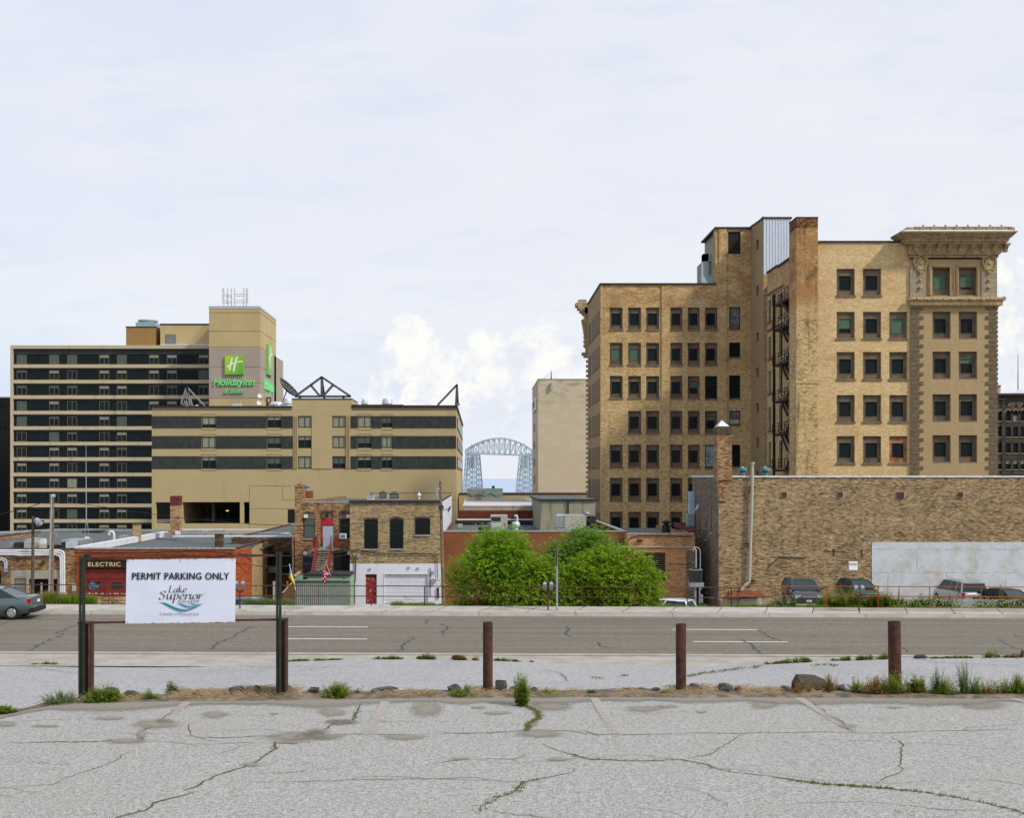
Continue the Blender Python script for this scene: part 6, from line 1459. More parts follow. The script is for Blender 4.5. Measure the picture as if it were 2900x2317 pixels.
def arched(px0, px1, py0, py1, Y, parent, rise=6, fm='frameb', gl='glass', panel=None, dz=.14, mid=True):
    """segment headed window slightly recessed look: dark brick ring, frame, pane, sill"""
    x0, x1, z0, z1 = PX(px0, Y), PX(px1, Y), PZ(py1, Y), PZ(py0, Y); h = rise/F*Y; n_ = 8
    top = [(x0+(x1-x0)*i/n_, z1-h+h*sin(pi*(.12+.76*i/n_))) for i in range(n_+1)]
    P = [(x0, z0), (x1, z0)]+[(a, b) for a, b in reversed(top)]
    o = MB(); f = .07
    o.box(x0, x0+f, Y-.03, Y+.02, z0, z1-h); o.box(x1-f, x1, Y-.03, Y+.02, z0, z1-h); o.box(x0+f, x1-f, Y-.03, Y+.02, z0, z0+f)
    if mid: o.box(x0+f, x1-f, Y-.028, Y+.02, (z0+z1)/2-.03, (z0+z1)/2+.03)
    for (a, b), (c, d) in zip(top, top[1:]): o.bar((a, Y-.01, b-.03), (c, Y-.01, d-.03), .06, .08)
    o = o.build('window', M[fm], parent); MB().prism(P, Y-.012, Y+.01).build('pane', M[gl], o)
    r = MB()
    for (a, b), (c, d) in zip(top, top[1:]): r.bar((a, Y-.02, b+.07), (c, Y-.02, d+.07), .05, .14)
    r.build('brick_arch', M['b_dark'], o); MB().box(x0-.06, x1+.06, Y-.10, Y+.01, z0-.10, z0-.002).build('sill', M['tile'], o)
    if panel: MB().box(x0+.02, x1-.02, Y-.05, Y-.032, PZ(panel[1], Y), PZ(panel[0], Y)).build('board', M[panel[2]], o)
    return o
# ---- yellow brick two storey building with white ground floor
Y = 86.
yb2 = bld('brick_garage_building', 'two storey yellow brick building with white painted ground floor, red door and garage door', PX(991, Y), PX(1248, Y), Y, 116, G, PZ(1425, Y), 'b_olive', [(PX(1035, Y), PX(1067, Y), PZ(1712, Y), PZ(1627, Y)), (PX(1089, Y), PX(1212, Y), PZ(1712, Y), PZ(1628, Y))], capin=.25, depth=.2)
t = MB(); t.pbox(988, 1249, 1417.5, 1425, Y-.12, .45); t.box(PX(1246, Y), PX(1249, Y), Y+.3, 116, PZ(1425, Y), PZ(1418, Y)); t.build('coping', M['darkcap'], yb2)
arched(1032, 1070.5, 1470, 1555, Y, yb2, 4, 'blackm'); arched(1104.5, 1142.5, 1469, 1554.5, Y, yb2, 4, 'blackm'); arched(1176, 1218.5, 1468, 1515, Y, yb2, 4, 'blackm', mid=False)
d_ = MB().pbox(1035, 1067, 1637, 1710, Y+.12, .06).build('door', M['reddoor'], yb2); MB().pbox(1035, 1067, 1628, 1637, Y+.13, .05).build('transom', M['rustd'], d_); MB().ball(P3(1062, 1676, Y+.1), .04, 6).build('handle', M['metal'], d_)
t = MB(); 
for k in range(8): t.pbox(1089, 1212, 1629+k*10.1, 1638.6+k*10.1, Y+.12, .05)
t.build('garage_door', M['whitepeel'], yb2)
t = MB(); t.pbox(1086, 1215, 1624, 1628, Y-.03, .05); t.pbox(1086, 1089, 1628, 1712, Y-.03, .05); t.pbox(1212, 1215, 1628, 1712, Y-.03, .05); t.build('door_frame', M['whitepeel'], yb2)
t = MB(); t.box(PX(1248.3, Y), PX(1248.3, Y)+.12, 86.6, 116, PZ(1530, Y), PZ(1424, Y))
for k in range(24): t.box(PX(1248.3, Y)+.12, PX(1248.3, Y)+.15, 86.8+k*1.2, 86.95+k*1.2, PZ(1530, Y), PZ(1424, Y))
t.build('white_siding', M['whitepeel'], yb2)
for px, py in ((1045, 1612), (1155, 1608), (1181, 1610)): MB().pbox(px, px+6, py-3, py+3, Y-.1, .1).build('wall_light', M['acpale'], yb2)
t = MB(); t.tube([P3(993, 1560, Y-.1), P3(1010, 1557, Y-.1), P3(1060, 1567, Y-.1), P3(1130, 1570, Y-.1), P3(1200, 1569, Y-.1), P3(1243, 1571, Y-.1)], .035, 6); t.tube([P3(996, 1572, Y-.1), P3(1005, 1580, Y-.1), P3(1007, 1600, Y-.1), P3(1005, 1650, Y-.1)], .05, 6); t.tube([P3(1225, 1573, Y-.1), P3(1237, 1580, Y-.1), P3(1239, 1640, Y-.1)], .03, 6); t.tube([P3(1003, 1645, Y-.08), P3(1003, 1712, Y-.08)], .06, 6); t.tube([P3(1240, 1665, Y-.08), P3(1241, 1695, Y-.08)], .08, 6); t.tube([P3(1218, 1608, Y-.08), P3(1218, 1690, Y-.08)], .03, 5)
t.build('conduit', M['cable'], yb2); t = MB(); t.pbox(1223, 1231, 1640, 1652, Y-.15, .15); t.pbox(1222, 1229, 1618, 1626, Y-.15, .15); t.lathe(P3(1229, 1648, Y-.2), [(.16, 0), (.16, .1)], 12, 'y'); t.pbox(1012, 1018, 1568, 1580, Y-.12, .12); t.build('meter', M['galv'], yb2)
def condenser(label, px0, px1, py0, py1, Y, mat='acdark', slats=True, cat='air conditioner'):
    c = thing('condenser_unit', label, cat); x0, x1, z0, z1 = PX(px0, Y), PX(px1, Y), PZ(py1, Y), PZ(py0, Y); d = (x1-x0)*.9
    MB().box(x0, x1, Y, Y+d, z0, z1).build('casing', M[mat], c)
    if slats:
        s_ = MB(); k = z0+.1
        while k < z1-.12: s_.box(x0+.06, x1-.06, Y-.015, Y, k, k+.03); k += .075
        s_.build('grille', M['blackm' if Y < 90 else 'metal' if mat == 'acdark' else 'framel'], c)
    MB().box(x0-.03, x1+.03, Y-.04, Y+d+.03, z1, z1+.05).build('lid', M['metal' if mat == 'acdark' else mat], c); MB().lathe(((x0+x1)/2, Y+d/2, z1+.05), [(d*.4, 0), (d*.4, .05), (d*.1, .09)], 14).build('fan_guard', M['blackm'], c)
    MB().box(x0-.1, x1+.1, Y-.1, Y+d+.1, z0-.3, z0-.002).build('stand', M['metal'], c); return c
condenser('left of two dark condensers on the yellow brick roof', 1074, 1093, 1395, 1412, 104.)
condenser('right of two dark condensers on the yellow brick roof', 1104, 1128, 1397, 1413, 100.)
condenser('pale low condenser left of the dark ones on the yellow brick roof', 1040, 1060, 1404, 1415, 98., 'ventw')
gn = thing('gooseneck_vent', 'silver gooseneck pipe at the right corner of the yellow brick roof', 'vent'); MB().tube([P3(1237, 1414, 90), P3(1237, 1392, 90), P3(1238, 1386, 90), P3(1242, 1385, 90), P3(1244, 1390, 90)], .09, 8).build('pipe', M['galv'], gn)
gn = thing('roof_vent', 'tiny white vent on the yellow brick roof', 'vent'); MB().lathe(P3(1187, 1414, 98), [(.08, 0), (.08, .3), (.2, .32), (.02, .6)], 10).build('pipe', M['whitem'], gn)
# ---- brown brick rear with door and steel stair
Y = 86.5
rb2 = bld('rear_brick_building', 'two storey mixed brown brick rear with a crimson doorway and outside steel stair', PX(835, Y), PX(990.5, Y), Y, 118, G, PZ(1424, Y), 'b_rear', (), par=.25)
t = MB(); t.pbox(857, 990, 1421, 1424.5, Y-.03, .5); t.build('coping', M['tile'], rb2)
t = MB(); t.box(PX(835, Y-.15), PX(857, Y-.15), Y-.15, Y+1.2, PZ(1712, Y), PZ(1374, Y)); t.box(PX(834, Y), PX(858, Y), Y-.22, Y+1.25, PZ(1379, Y), PZ(1373, Y)); t.pbox(841, 851, 1369, 1373, Y+.2, .5); t.build('chimney', M['b_brown'], rb2)
t = MB(); t.pbox(861.5, 879.5, 1391, 1412, Y+6, 1.5); t.build('chimney', plain('red_flue_brick', (.22, .06, .03), .9), rb2); t = MB(); t.lathe(P3(870, 1391, Y+6.5), [(.2, 0), (.2, .35), (.32, .36), (.32, .5)], 12); t.build('flue', M['metal'], rb2)
arched(860, 892, 1453, 1525, Y, rb2, 5, 'rustd', 'curtg', (1456, 1470, 'panelb')); arched(961, 991, 1453, 1525, Y, rb2, 5, 'rustd', 'glassg', (1456, 1470, 'panelb'))
a_ = arched(910, 943.5, 1451, 1550, Y, rb2, 5, 'rustd', 'panelb', (1470, 1490, 'crimson'), mid=False)
MB().pbox(910, 914.5, 1490, 1532, Y-.05, .02).build('board', M['crimson'], a_); d_ = MB().pbox(914.5, 943, 1491, 1551, Y-.05, .03).build('door', M['greydoor'], rb2); MB().ball(P3(918, 1524, Y-.08), .04, 6).build('handle', M['metal'], d_)
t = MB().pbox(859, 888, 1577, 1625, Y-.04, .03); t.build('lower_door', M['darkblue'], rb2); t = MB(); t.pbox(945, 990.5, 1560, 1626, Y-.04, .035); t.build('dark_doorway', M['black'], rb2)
for px, py in ((860, 1458), (981, 1458), (859, 1563), (984, 1563)): MB().pbox(px, px+11, py, py+9, Y-.25, .2).build('floodlight', M['whitem'], rb2)
MB().pbox(922, 929, 1456, 1464, Y-.25, .2).build('wall_lamp', M['blackm'], rb2)
ac = thing('window_air_conditioner', 'white window air conditioner right of the grey upstairs door', 'air conditioner'); MB().pbox(961.5, 981, 1512, 1526, Y-.4, .45).build('casing', M['whitem'], ac); t = MB()
for k in range(5): t.pbox(964, 978, 1514.5+k*2.1, 1515.3+k*2.1, Y-.42, .02)
t.build('grille', M['blackm'], ac)
# stair toward the viewer
stt = thing('outside_stair', 'steep steel stair with dark red stringers leading up to the grey door', 'stair'); yt, yq = Y-1.2, Y-5.6; zt_, zb_ = PZ(1556, Y-1.2), PZ(1622, Y-5)-.9
MB().box(PX(888, Y-1), PX(948, Y-1), Y-1.3, Y-.06, zt_-.12, zt_).build('landing', M['stairgrey'], stt)
for a, b in ((899, 882), (938, 925)):
    t = MB(); t.bar((PX(a, yt), yt, zt_), (PX(b, yq), yq, zb_), .06, .32); t.bar((PX(a, yt), yt, zt_+1.), (PX(b, yq), yq, zb_+1.0), .06, .06); t.bar((PX(a, yt), yt, zt_+.6), (PX(b, yq), yq, zb_+.6), .04, .04); t.bar((PX(a, yt), yt, zt_), (PX(a, yt), yt, zt_+1.), .06); t.bar((PX(b, yq), yq, zb_), (PX(b, yq), yq, zb_+1), .06); t.build('stringer', M['redp'], stt)
t = MB(); 
for k in range(15):
    f = (k+.5)/15; yy_ = yt+(yq-yt)*f; t.box(PX(899, yt)*(1-f)+PX(882, yq)*f+.05, PX(938, yt)*(1-f)+PX(925, yq)*f-.05, yy_-.14, yy_+.12, zt_+(zb_-zt_)*f-.02, zt_+(zb_-zt_)*f+.03)
t.build('treads', M['stairgrey'], stt)
for a, b in ((886, 893), (947, 953)): MB().pbox(a, b, 1522, 1552, Y-1.3, .9).build('guard_panel', M['redp'], stt)
# corrugated fence, mint trailer
sh = thing('corrugated_fence', 'green grey corrugated metal fence in front of the steel stair', 'fence'); Yc = 78.; t = MB(); x = PX(835, Yc); k = 0
while x < PX(990, Yc): t.face((x, Yc+(.04 if k%2 else 0), PZ(1760, Yc)), (x+.07, Yc+(0 if k%2 else .04), PZ(1760, Yc)), (x+.07, Yc+(0 if k%2 else .04), PZ(1648, Yc)), (x, Yc+(.04 if k%2 else 0), PZ(1648, Yc))); x += .07; k += 1
t.build('sheet', M['corrug'], sh); t = MB(); t.pbox(834, 836, 1635, 1760, Yc-.05, .1); t.pbox(835, 990, 1646, 1648.5, Yc-.05, .12); t.build('frame', M['green'], sh)
t = MB(); t.pbox(836, 857, 1630, 1650, Yc+.3, .1); t.build('blue_green_panel', plain('teal_panel', (.20,.33,.27), .6), sh)
tr = thing('mint_trailer', 'mint green trailer with a black rounded roof standing behind the corrugated fence', 'trailer'); Yc = 79.; xa_, xb2_ = PX(857, Yc), PX(992, Yc)
MB().box(xa_, xb2_, Yc, Yc+2.4, PZ(1760, Yc), PZ(1632, Yc)).build('body', M['mint'], tr); MB().prism([(xa_-.05, PZ(1632, Yc)), (xb2_+.05, PZ(1632, Yc)), (xb2_-.15, PZ(1626, Yc)), (xa_+.3, PZ(1625, Yc))], Yc-.1, Yc+2.5).build('roof', M['darkcap'], tr); MB().pbox(858, 870, 1636, 1641, Yc-.02, .02).build('vent', M['black'], tr); MB().pbox(972, 976, 1637, 1640, Yc-.02, .02).build('lamp', M['black'], tr)
# ---- recessed dark building between
Y = 92.
db = bld('recessed_dark_building', 'dark sooty brick rear with arched windows set back behind the red shop', PX(655, Y), PX(836, Y)+.3, Y, 120, G, PZ(1524, Y), 'b_dark', (), par=.1)
t = MB(); t.pbox(490, 837, 1499, 1502.5, Y+22, .4); t.build('rear_coping', M['whitem'], db); t = MB(); t.pbox(490, 837, 1518, 1521, Y+1, .5); t.build('white_coping', M['whitem'], db)
arched(758, 788, 1566, 1620, Y, db, 6, 'blackm'); arched(798, 828, 1564, 1625, Y, db, 6, 'blackm')
ac = thing('window_air_conditioner', 'cream ribbed window air conditioner in the left arched window of the dark brick rear', 'air conditioner'); MB().pbox(761, 781, 1609, 1622, Y-.45, .5).build('casing', M['acpale'], ac); t = MB()
for k in range(6): t.pbox(763+k*3, 764+k*3, 1610.5, 1620.5, Y-.47, .02)
t.build('grille', M['woodgrey'], ac)
# wooden ramp and posts
wr = thing('wooden_ramp', 'brown wooden ramp with a pale handrail rising left of the green corrugated fence', 'ramp'); Yc = 76.; t = MB(); t.prism([(PX(800, Yc), PZ(1735, Yc)), (PX(834, Yc), PZ(1735, Yc)), (PX(834, Yc), PZ(1650, Yc)), (PX(801, Yc), PZ(1682, Yc))], Yc, Yc+.1); t.build('side_boards', plain('brown_boards', (.13, .07, .035), .9, var=.3, sc=6), wr)
t = MB(); t.bar(P3(800, 1680, Yc-.05), P3(836, 1641, Yc-.05), .12, .1); t.bar(P3(834, 1631, Yc+.2), P3(850, 1620, Yc+2.), .12, .1); t.build('handrail', plain('pale_rail_wood', (.36, .30, .22), .9), wr)
for px, m_ in ((773, 'whitem'), (780, 'panelor'), (811, 'panelor')):
    if m_ == 'panelor' and 'panelor' not in M: M['panelor'] = plain('orange_stained_wood', (.36, .13, .035), .8, var=.2)
    MB().pbox(px, px+5, 1648, 1700 if px < 800 else 1670, Yc+1, .2).build('post', M[m_] if m_ == 'panelor' else M['acpale'], wr)
# ---- red ELECTRIC shop
Y = 80.
es = thing('red_shop', 'low orange red painted shop with a black electric sign and dull red doors', 'building'); xa_, xb2_ = PX(213, Y), PX(668, Y); zt = PZ(1556, Y); xs = PX(735, 88.6)
fh = [(PX(236, Y), PX(480, Y), PZ(1690, Y), PZ(1610, Y))]
t = MB(); t.wall((0, Y, 0), (1,0,0), (0,0,1), xa_, xb2_, PZ(1690, Y), zt, fh, (0,1,0), .2); t.build('wall', M['b_redpaint'], es)
t = MB(); t.wall((0, Y, 0), (1,0,0), (0,0,1), xa_, xb2_, G, PZ(1690, Y)); t.build('rubble_base', M['b_rubble'], es)
t = MB(); t.face((xb2_, Y, G), (xb2_+.9, Y+1.2, G), (xb2_+.9, Y+1.2, zt), (xb2_, Y, zt)); t.build('red_corner', M['b_redpaint'], es)
t = MB(); t.face((xb2_+.9, Y+1.2, G), (xs, 91.9, G), (xs, 91.9, zt), (xb2_+.9, Y+1.2, zt)); t.wall((xa_, 0, 0), (0,1,0), (0,0,1), Y, 103, G, zt); t.build('side_wall', M['b_tanside'], es)
MB().box(xa_, xb2_+.5, Y+.35, 103, zt-.45, zt-.35).build('roof', M['roofgrey'], es)
t = MB()
for k in range(23): a = xa_+k*(xb2_-xa_)/23; t.box(a, a+(xb2_-xa_)/23-.03, Y-.06, Y+.33, zt, zt+.10)
t.build('tile_coping', M['tile'], es)
t = MB(); t.box(xa_-.25, xa_+.25, Y+.4, 103, zt-.3, zt+.16); t.build('white_coping', M['whitem'], es); t = MB(); t.box(xa_+.25, xb2_+1, 101.5, 102.2, zt-.4, zt+.12); t.build('back_coping', M['tile'], es)
t = MB(); t.bar((xb2_, Y+.2, zt+.05), (xs, 91.9, zt+.05), .3, .12); t.build('coping', M['rustd'], es)
sgb = MB().pbox(234, 480, 1587.5, 1609.5, Y-.12, .12).build('sign_board', plain('black_sign_board', (.022, .018, .016), .8, var=.4, sc=8), es)
M['gold'] = plain('faded_gold_lettering', (.62, .50, .24), .8, var=.25, sc=8)
text('lettering', 'ELECTRIC', M['gold'], sgb, PX(251, Y), PX(343, Y), PZ(1604.5, Y), PZ(1592, Y), Y-.135, .01, offset=.02, spacing=1.12)
t = MB(); t.pbox(230, 484, 1579.5, 1584, Y-.15, .15); t.pbox(230, 484, 1584.5, 1587.2, Y-.08, .08); t.build('cornice', M['b_redpaint'], es)
for a, b in ((238, 296), (299, 357), (360, 418), (421, 478)):
    o = MB().pbox(a, b, 1612, 1636, Y+.10, .05).build('door_panel', M['reddull'], es); o = MB().pbox(a, b, 1639, 1684, Y+.10, .05).build('door', M['reddull'], es)
    if a == 299: MB().pbox(317, 349, 1648, 1668, Y+.08, .02).build('patch', M['darkcap'], o)
    if a == 238:
        MB().pbox(247, 285, 1646, 1667, Y+.085, .015).build('patch', plain('brown_smear', (.05,.02,.012), .8, var=.4), o); g = MB()
        for pts in ([(254,1665),(252,1658),(256,1654),(262,1655),(258,1660),(256,1666)], [(263,1662),(262,1655),(266,1654),(268,1658),(264,1660),(269,1664)], [(270,1655),(271,1664),(276,1659),(272,1657),(277,1664)], [(253,1668),(260,1669),(268,1666)], [(271,1657),(278,1658),(280,1662),(275,1665),(272,1662)], [(256,1651),(262,1650),(268,1651)]): g.tube([P3(p, q, Y+.075) for p, q in cat(pts, 3)], .022, 4)
        g.build('graffiti', plain('blue_spray_paint', (.08, .32, .55), .6), o)
t = MB(); t.pbox(236, 480, 1636, 1639, Y+.06, .12); t.pbox(296, 299, 1610, 1690, Y+.05, .13); t.pbox(357, 360, 1610, 1690, Y+.05, .13); t.pbox(418, 421, 1610, 1690, Y+.05, .13); t.pbox(236, 480, 1685, 1690, Y+.04, .14); t.build('door_frame', M['reddull'], es)
t = MB(); random.seed(4); px = 240.
while px < 478:
    w = random.uniform(3, 9); h = random.uniform(1, 6); t.prism([(PX(px, Y), PZ(1684, Y)), (PX(px+w, Y), PZ(1684, Y)), (PX(px+w*.7, Y), PZ(1684-h*.7, Y)), (PX(px+w*.3, Y), PZ(1684-h, Y))], Y+.09, Y+.1); px += w*random.uniform(.6, 1.6)
t.build('flaking_edge', plain('bare_flaking_wood', (.50, .40, .28), .9, var=.4, sc=8), es)
for a, b, c, d in ((669, 674, 1586, 1600), (669, 673, 1612, 1632)): MB().box(PX(a, Y+.3), PX(b, Y+.5), Y+.15, Y+.4, PZ(d, Y), PZ(c, Y)).build('cream_patch', M['creamw'], es)
def stack(name, label, px0, px1, py0, py1, Y, mat, cap=True):
    c = thing(name, label, 'chimney'); MB().box(PX(px0, Y), PX(px1, Y), Y, Y+(px1-px0)/F*Y*.9, PZ(py1, Y), PZ(py0, Y)).build('stack', M[mat], c)
    if cap: MB().box(PX(px0-1, Y), PX(px1+1, Y), Y-.05, Y+(px1-px0)/F*Y*.95, PZ(py0, Y), PZ(py0-2, Y)).build('cap', M['b_dark'], c)
    return c
M['b_chimo'] = brick('peeling_orange_chimney_brick', [(0, (.14, .06, .03)), (.4, (.38, .19, .09)), (.7, (.52, .31, .17)), (1, (.62, .45, .30))], (.30, .22, .15), stain=(.08, .03, .02), stainamt=.5)
stack('brick_chimney', 'tall orange brick chimney with a dark top standing before the tan block garage', 482.5, 508.5, 1431, 1516, 98., 'b_chimo', False)
c = THINGS[-1]; MB().box(PX(482, 98), PX(509, 98), 97.95, 98.85, PZ(1431, 98), PZ(1405, 98)).build('top', plain('dark_red_brick_top', (.13, .035, .022), .9, var=.3, sc=6), c); MB().pbox(496, 507, 1505, 1515, 97.4, .5).build('white_base', M['whitem'], c)
stack('brick_chimney', 'short grey brick chimney at the end of the white sloping coping', 375.5, 395, 1486, 1535, 94., 'b_tanside')
stack('brick_chimney', 'short dark chimney behind the parking sign on the red shop roof', 608, 630, 1515, 1556, 88., 'b_dark')
# ---- left brown brick building with pipes
Y = 80.
lb = bld('left_brick_building', 'low brown brick building with white conduits and louvres at the left edge', PX(-300, Y), PX(212, Y), Y, 106, G, PZ(1556, Y), 'b_brown', [(PX(82, Y), PX(163, Y), PZ(1700, Y), PZ(1640, Y)), (PX(41, Y), PX(74, Y), PZ(1690, Y), PZ(1638, Y))], capm='rustd', cap=.06, depth=.5)
t = MB(); t.wall((0, Y-.03, 0), (1,0,0), (0,0,1), PX(30, Y), PX(186, Y), G, PZ(1615, Y), [(PX(82, Y), PX(163, Y), PZ(1700, Y), PZ(1640, Y)), (PX(41, Y), PX(74, Y), PZ(1690, Y), PZ(1638, Y))], (0,1,0), .03); t.build('concrete_facing', M['concw'], lb)
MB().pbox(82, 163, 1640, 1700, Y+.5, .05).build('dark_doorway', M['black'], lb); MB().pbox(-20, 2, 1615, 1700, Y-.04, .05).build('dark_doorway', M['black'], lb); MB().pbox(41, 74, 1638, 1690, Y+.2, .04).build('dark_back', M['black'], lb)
o = MB(); 
for k in range(13): o.pbox(43, 72, 1640+k*3.7, 1641.9+k*3.7, Y+.02, .08)
o = o.build('louvre', M['acpale'], lb); o = MB()
for k in range(6): o.pbox(50, 65, 1619+k*2.4, 1620.3+k*2.4, Y-.05, .04)
o.build('small_louvre', M['ventw'], lb)
for px, py in ((48, 1584), (160, 1584)): MB().pbox(px-4, px+4, py-4, py+4, Y-.1, .1).build('wall_plate', M['rustd'], lb)
MB().lathe(P3(120, 1594, Y-.3), [(.12, .3), (.15, .1), (.13, 0)], 12, 'y').build('wall_lamp', M['acdark'], lb); MB().pbox(203, 209, 1609, 1614, Y-.15, .15).build('alarm_lamp', M['weedbright'], lb)
for k, (yy1, xx) in enumerate(((1559.5, 182), (1565, 177), (1571, 172))):
    r = .075; q = lambda px, py: P3(px, py, Y-.15); t = MB(); t.tube([q(-60, yy1), q(40, yy1), q(60, yy1+(2 if k else 0)), q(xx-14, yy1), q(xx-5, yy1+3), q(xx-1, yy1+9), q(xx, yy1+18), q(xx, 1678)], r, 8); t.build('conduit', M['whitem'], lb)
t = MB(); t.pbox(168, 186, 1678, 1690, Y-.3, .3); t.build('conduit_box', M['concw'], lb)
for r0 in (1581, 1586): t = MB(); t.tube([P3(-20, r0, Y-.12), P3(7 if r0 > 1583 else 9, r0, Y-.12), P3(12 if r0 > 1583 else 17, r0+5, Y-.12), P3(14 if r0 > 1583 else 19, r0+12, Y-.12), P3(14 if r0 > 1583 else 19, 1615, Y-.12)], .05, 6); t.build('conduit', M['whitem'], lb)
MB().pbox(11, 21, 1610, 1622, Y-.2, .2).build('junction_box', M['galv'], lb); MB().pbox(204, 213, 1655, 1675, Y-.2, .2).build('meter_box', M['acpale'], lb)
# second roof behind, sloping up to the left hotel
rf = thing('long_flat_roof_building', 'wide building behind the left shops of which only the big blue grey roof shows', 'building'); t = MB(); z0, z1 = PZ(1549, 103.5), PZ(1508, 122)
rfb = [(PX(-400, 103.5), 103.5, z0-.2), (PX(640, 103.5), 103.5, z0-.2), (PX(640, 122), 122, z1), (PX(165, 122), 122, PZ(1505, 122)), (PX(-400, 115), 115, PZ(1533, 115))]
t.face(*rfb); t.build('roof', M['roofgrey'], rf); t = MB(); i = [(a, b, c-5.5) for a, b, c in rfb]
for a, b, c, d in zip(rfb, rfb[1:]+rfb[:1], i[1:]+i[:1], i): t.face(a, b, c, d)
t.build('wall', M['b_dark'], rf); t = MB()
for a, b in zip(rfb[2:], rfb[3:]): t.bar(Vector(a)+Vector((0,0,.15)), Vector(b)+Vector((0,0,.15)), .25, .25)
t.build('coping', M['tile'], rf); MB().pbox(232, 283, 1504, 1516, 120, 1.5).build('dark_curb', M['darkcap'], rf)
t = MB()
for px in range(20, 620, 62): t.bar(Vector(P3(px, 1549, 103.6))+Vector((0, 0, -.18)), Vector(P3(px+46, 1507.5, 121.5))+Vector((0, 0, -.05)), .05, .05)
t.build('roof_seams', M['metal'], rf)
def hvac(label, parts):
    c = thing('rooftop_unit', label, 'rooftop unit')
    for nm, px0, px1, py0, py1, Y_, d, m_ in parts: MB().pbox(px0, px1, py0, py1, Y_, d).build(nm, M[m_], c)
    return c
hvac('large cream rooftop unit with an open fan bay at far left', [('casing', 68, 107, 1534, 1556, 83.5, 1.8, 'acpale'), ('fan_bay', 39, 68, 1537, 1556, 83.7, 1.4, 'darkcap'), ('hood', 70, 100, 1527, 1534, 84.4, 1.8, 'galv'), ('control_box', 114, 126, 1527, 1541, 83, .4, 'whitem'), ('frame', 27, 39, 1538, 1556, 84, .8, 'metal')])
hvac('grey rooftop unit with a curved hood beside the wooden poles', [('hood', 172, 228, 1530, 1545, 85, 2.6, 'galv'), ('casing', 186, 204, 1535, 1556, 83.5, 1.2, 'ventw'), ('grille', 173, 186, 1536, 1556, 83.6, 1., 'darkcap'), ('base', 126, 228, 1545, 1556, 85.5, 2, 'darkcap')])
hvac('low grey box on the blue grey roof left of the white coping', [('casing', 336, 352, 1518, 1528, 99, 1.5, 'galv')])
for px, py0, lb_ in ((246, 1548, 'white plastic gooseneck pipe beside the radio mast'), (316, 1530, 'white plastic gooseneck pipe near the short grey chimney')):
    g = thing('gooseneck_pipe', lb_, 'pipe'); q = lambda a, b: P3(a, b, 89. if px < 300 else 96.); MB().tube([q(px+7, py0), q(px+7, py0-16), q(px+4, py0-23), q(px-2, py0-24), q(px-7, py0-19), q(px-7, py0-14)], .11, 10).build('pipe', M['whitem'], g)
# radio mast
rm = thing('radio_mast', 'thin lattice radio mast standing on a tripod on the left roof', 'mast'); q = lambda a, b, d=0: P3(a, b, 94.+d); t = MB()
for a, b in ((239, 254), (0, 0)): pass
for p, r in ((q(239,1535), q(243.5,1470)), (q(254,1535), q(246,1470)), (q(247,1533,1.5), q(245,1470)), (q(241,1515), q(252,1515)), (q(240,1528), q(253,1528))): t.bar(p, r, .035)
t.build('tripod', M['galv'], rm); MB().tube([q(244.5, 1484), q(244, 1360), q(243.5, 1254)], [.045, .035, .015], 6).build('pole', M['galv'], rm)
# ---- low red brown building behind the shrubs
Y = 88.
rd = bld('low_red_building', 'long low red brown brick building with a grey roof behind the green shrubs', PX(1252, Y), PX(1775, Y), Y, 113, G, PZ(1507, Y), 'b_brick', (), par=.5, capin=.3)
t = MB(); t.pbox(1252, 1775, 1503.5, 1507, Y-.05, .4); t.box(PX(1772, Y)-.3, PX(1775, Y), Y+.35, 113, PZ(1507, Y), PZ(1504, Y)); t.build('coping', M['tile'], rd)
rw2 = thing('whitewashed_roof_building', 'building with a pale whitewashed roof and dark red parapet wall behind the low red building', 'building'); xa_, xb2_ = PX(1295, 113), PX(1532, 113)
MB().box(xa_, xb2_, 113.1, 114, G, PZ(1447, 113)).build('red_parapet', plain('dark_red_brick', (.12, .032, .018), .9, var=.25, sc=3), rw2); MB().box(xa_, xb2_, 113.0, 113.1, PZ(1474, 113), PZ(1470, 113)).build('white_flashing', M['whitem'], rw2); MB().box(xa_-.2, xb2_, 113.0, 113.1, PZ(1484, 113), PZ(1474, 113)).build('dark_flashing', M['darkcap'], rw2)
t = MB(); t.box(xa_+.6, xb2_, 114., 158, G, PZ(1434, 114)); t.build('wall', M['concw'], rw2)
m_, n_, b_, o_ = newmat('worn_white_roof_coating'); g = n_.noise(pos(n_), .9, 8, .7); n_.put(b_.inputs['Base Color'], n_.ramp(g, [(.3, (.30, .26, .20)), (.42, (.50, .47, .46)), (.6, (.60, .58, .62))])); b_.inputs['Roughness'].default_value = .9; M['whiteroof'] = m_
t = MB(); t.face((xa_+.55, 113.95, PZ(1434, 114)+.02), (xb2_, 113.95, PZ(1434, 114)+.02), (xb2_+4, 158, PZ(1412, 158)), (PX(1316, 158), 158, PZ(1412, 158))); t.build('roof', M['whiteroof'], rw2)
MB().lathe(P3(1353, 1416, 146), [(.5, 0), (.4, .6), (1., .7), (1., 1.3), (.5, 1.6)], 12).build('roof_fan', M['acpale'], rw2)
mp = thing('green_metal_penthouse', 'grey green metal plant box with a zigzag lower band below the lift bridge', 'penthouse'); Yc = 164.; MB().pbox(1322, 1424, 1384, 1410, Yc, 6).build('casing', plain('grey_green_metal', (.20, .28, .24), .6, var=.06), mp)
t = MB(); t.pbox(1372, 1373, 1384, 1410, Yc-.05, .05)
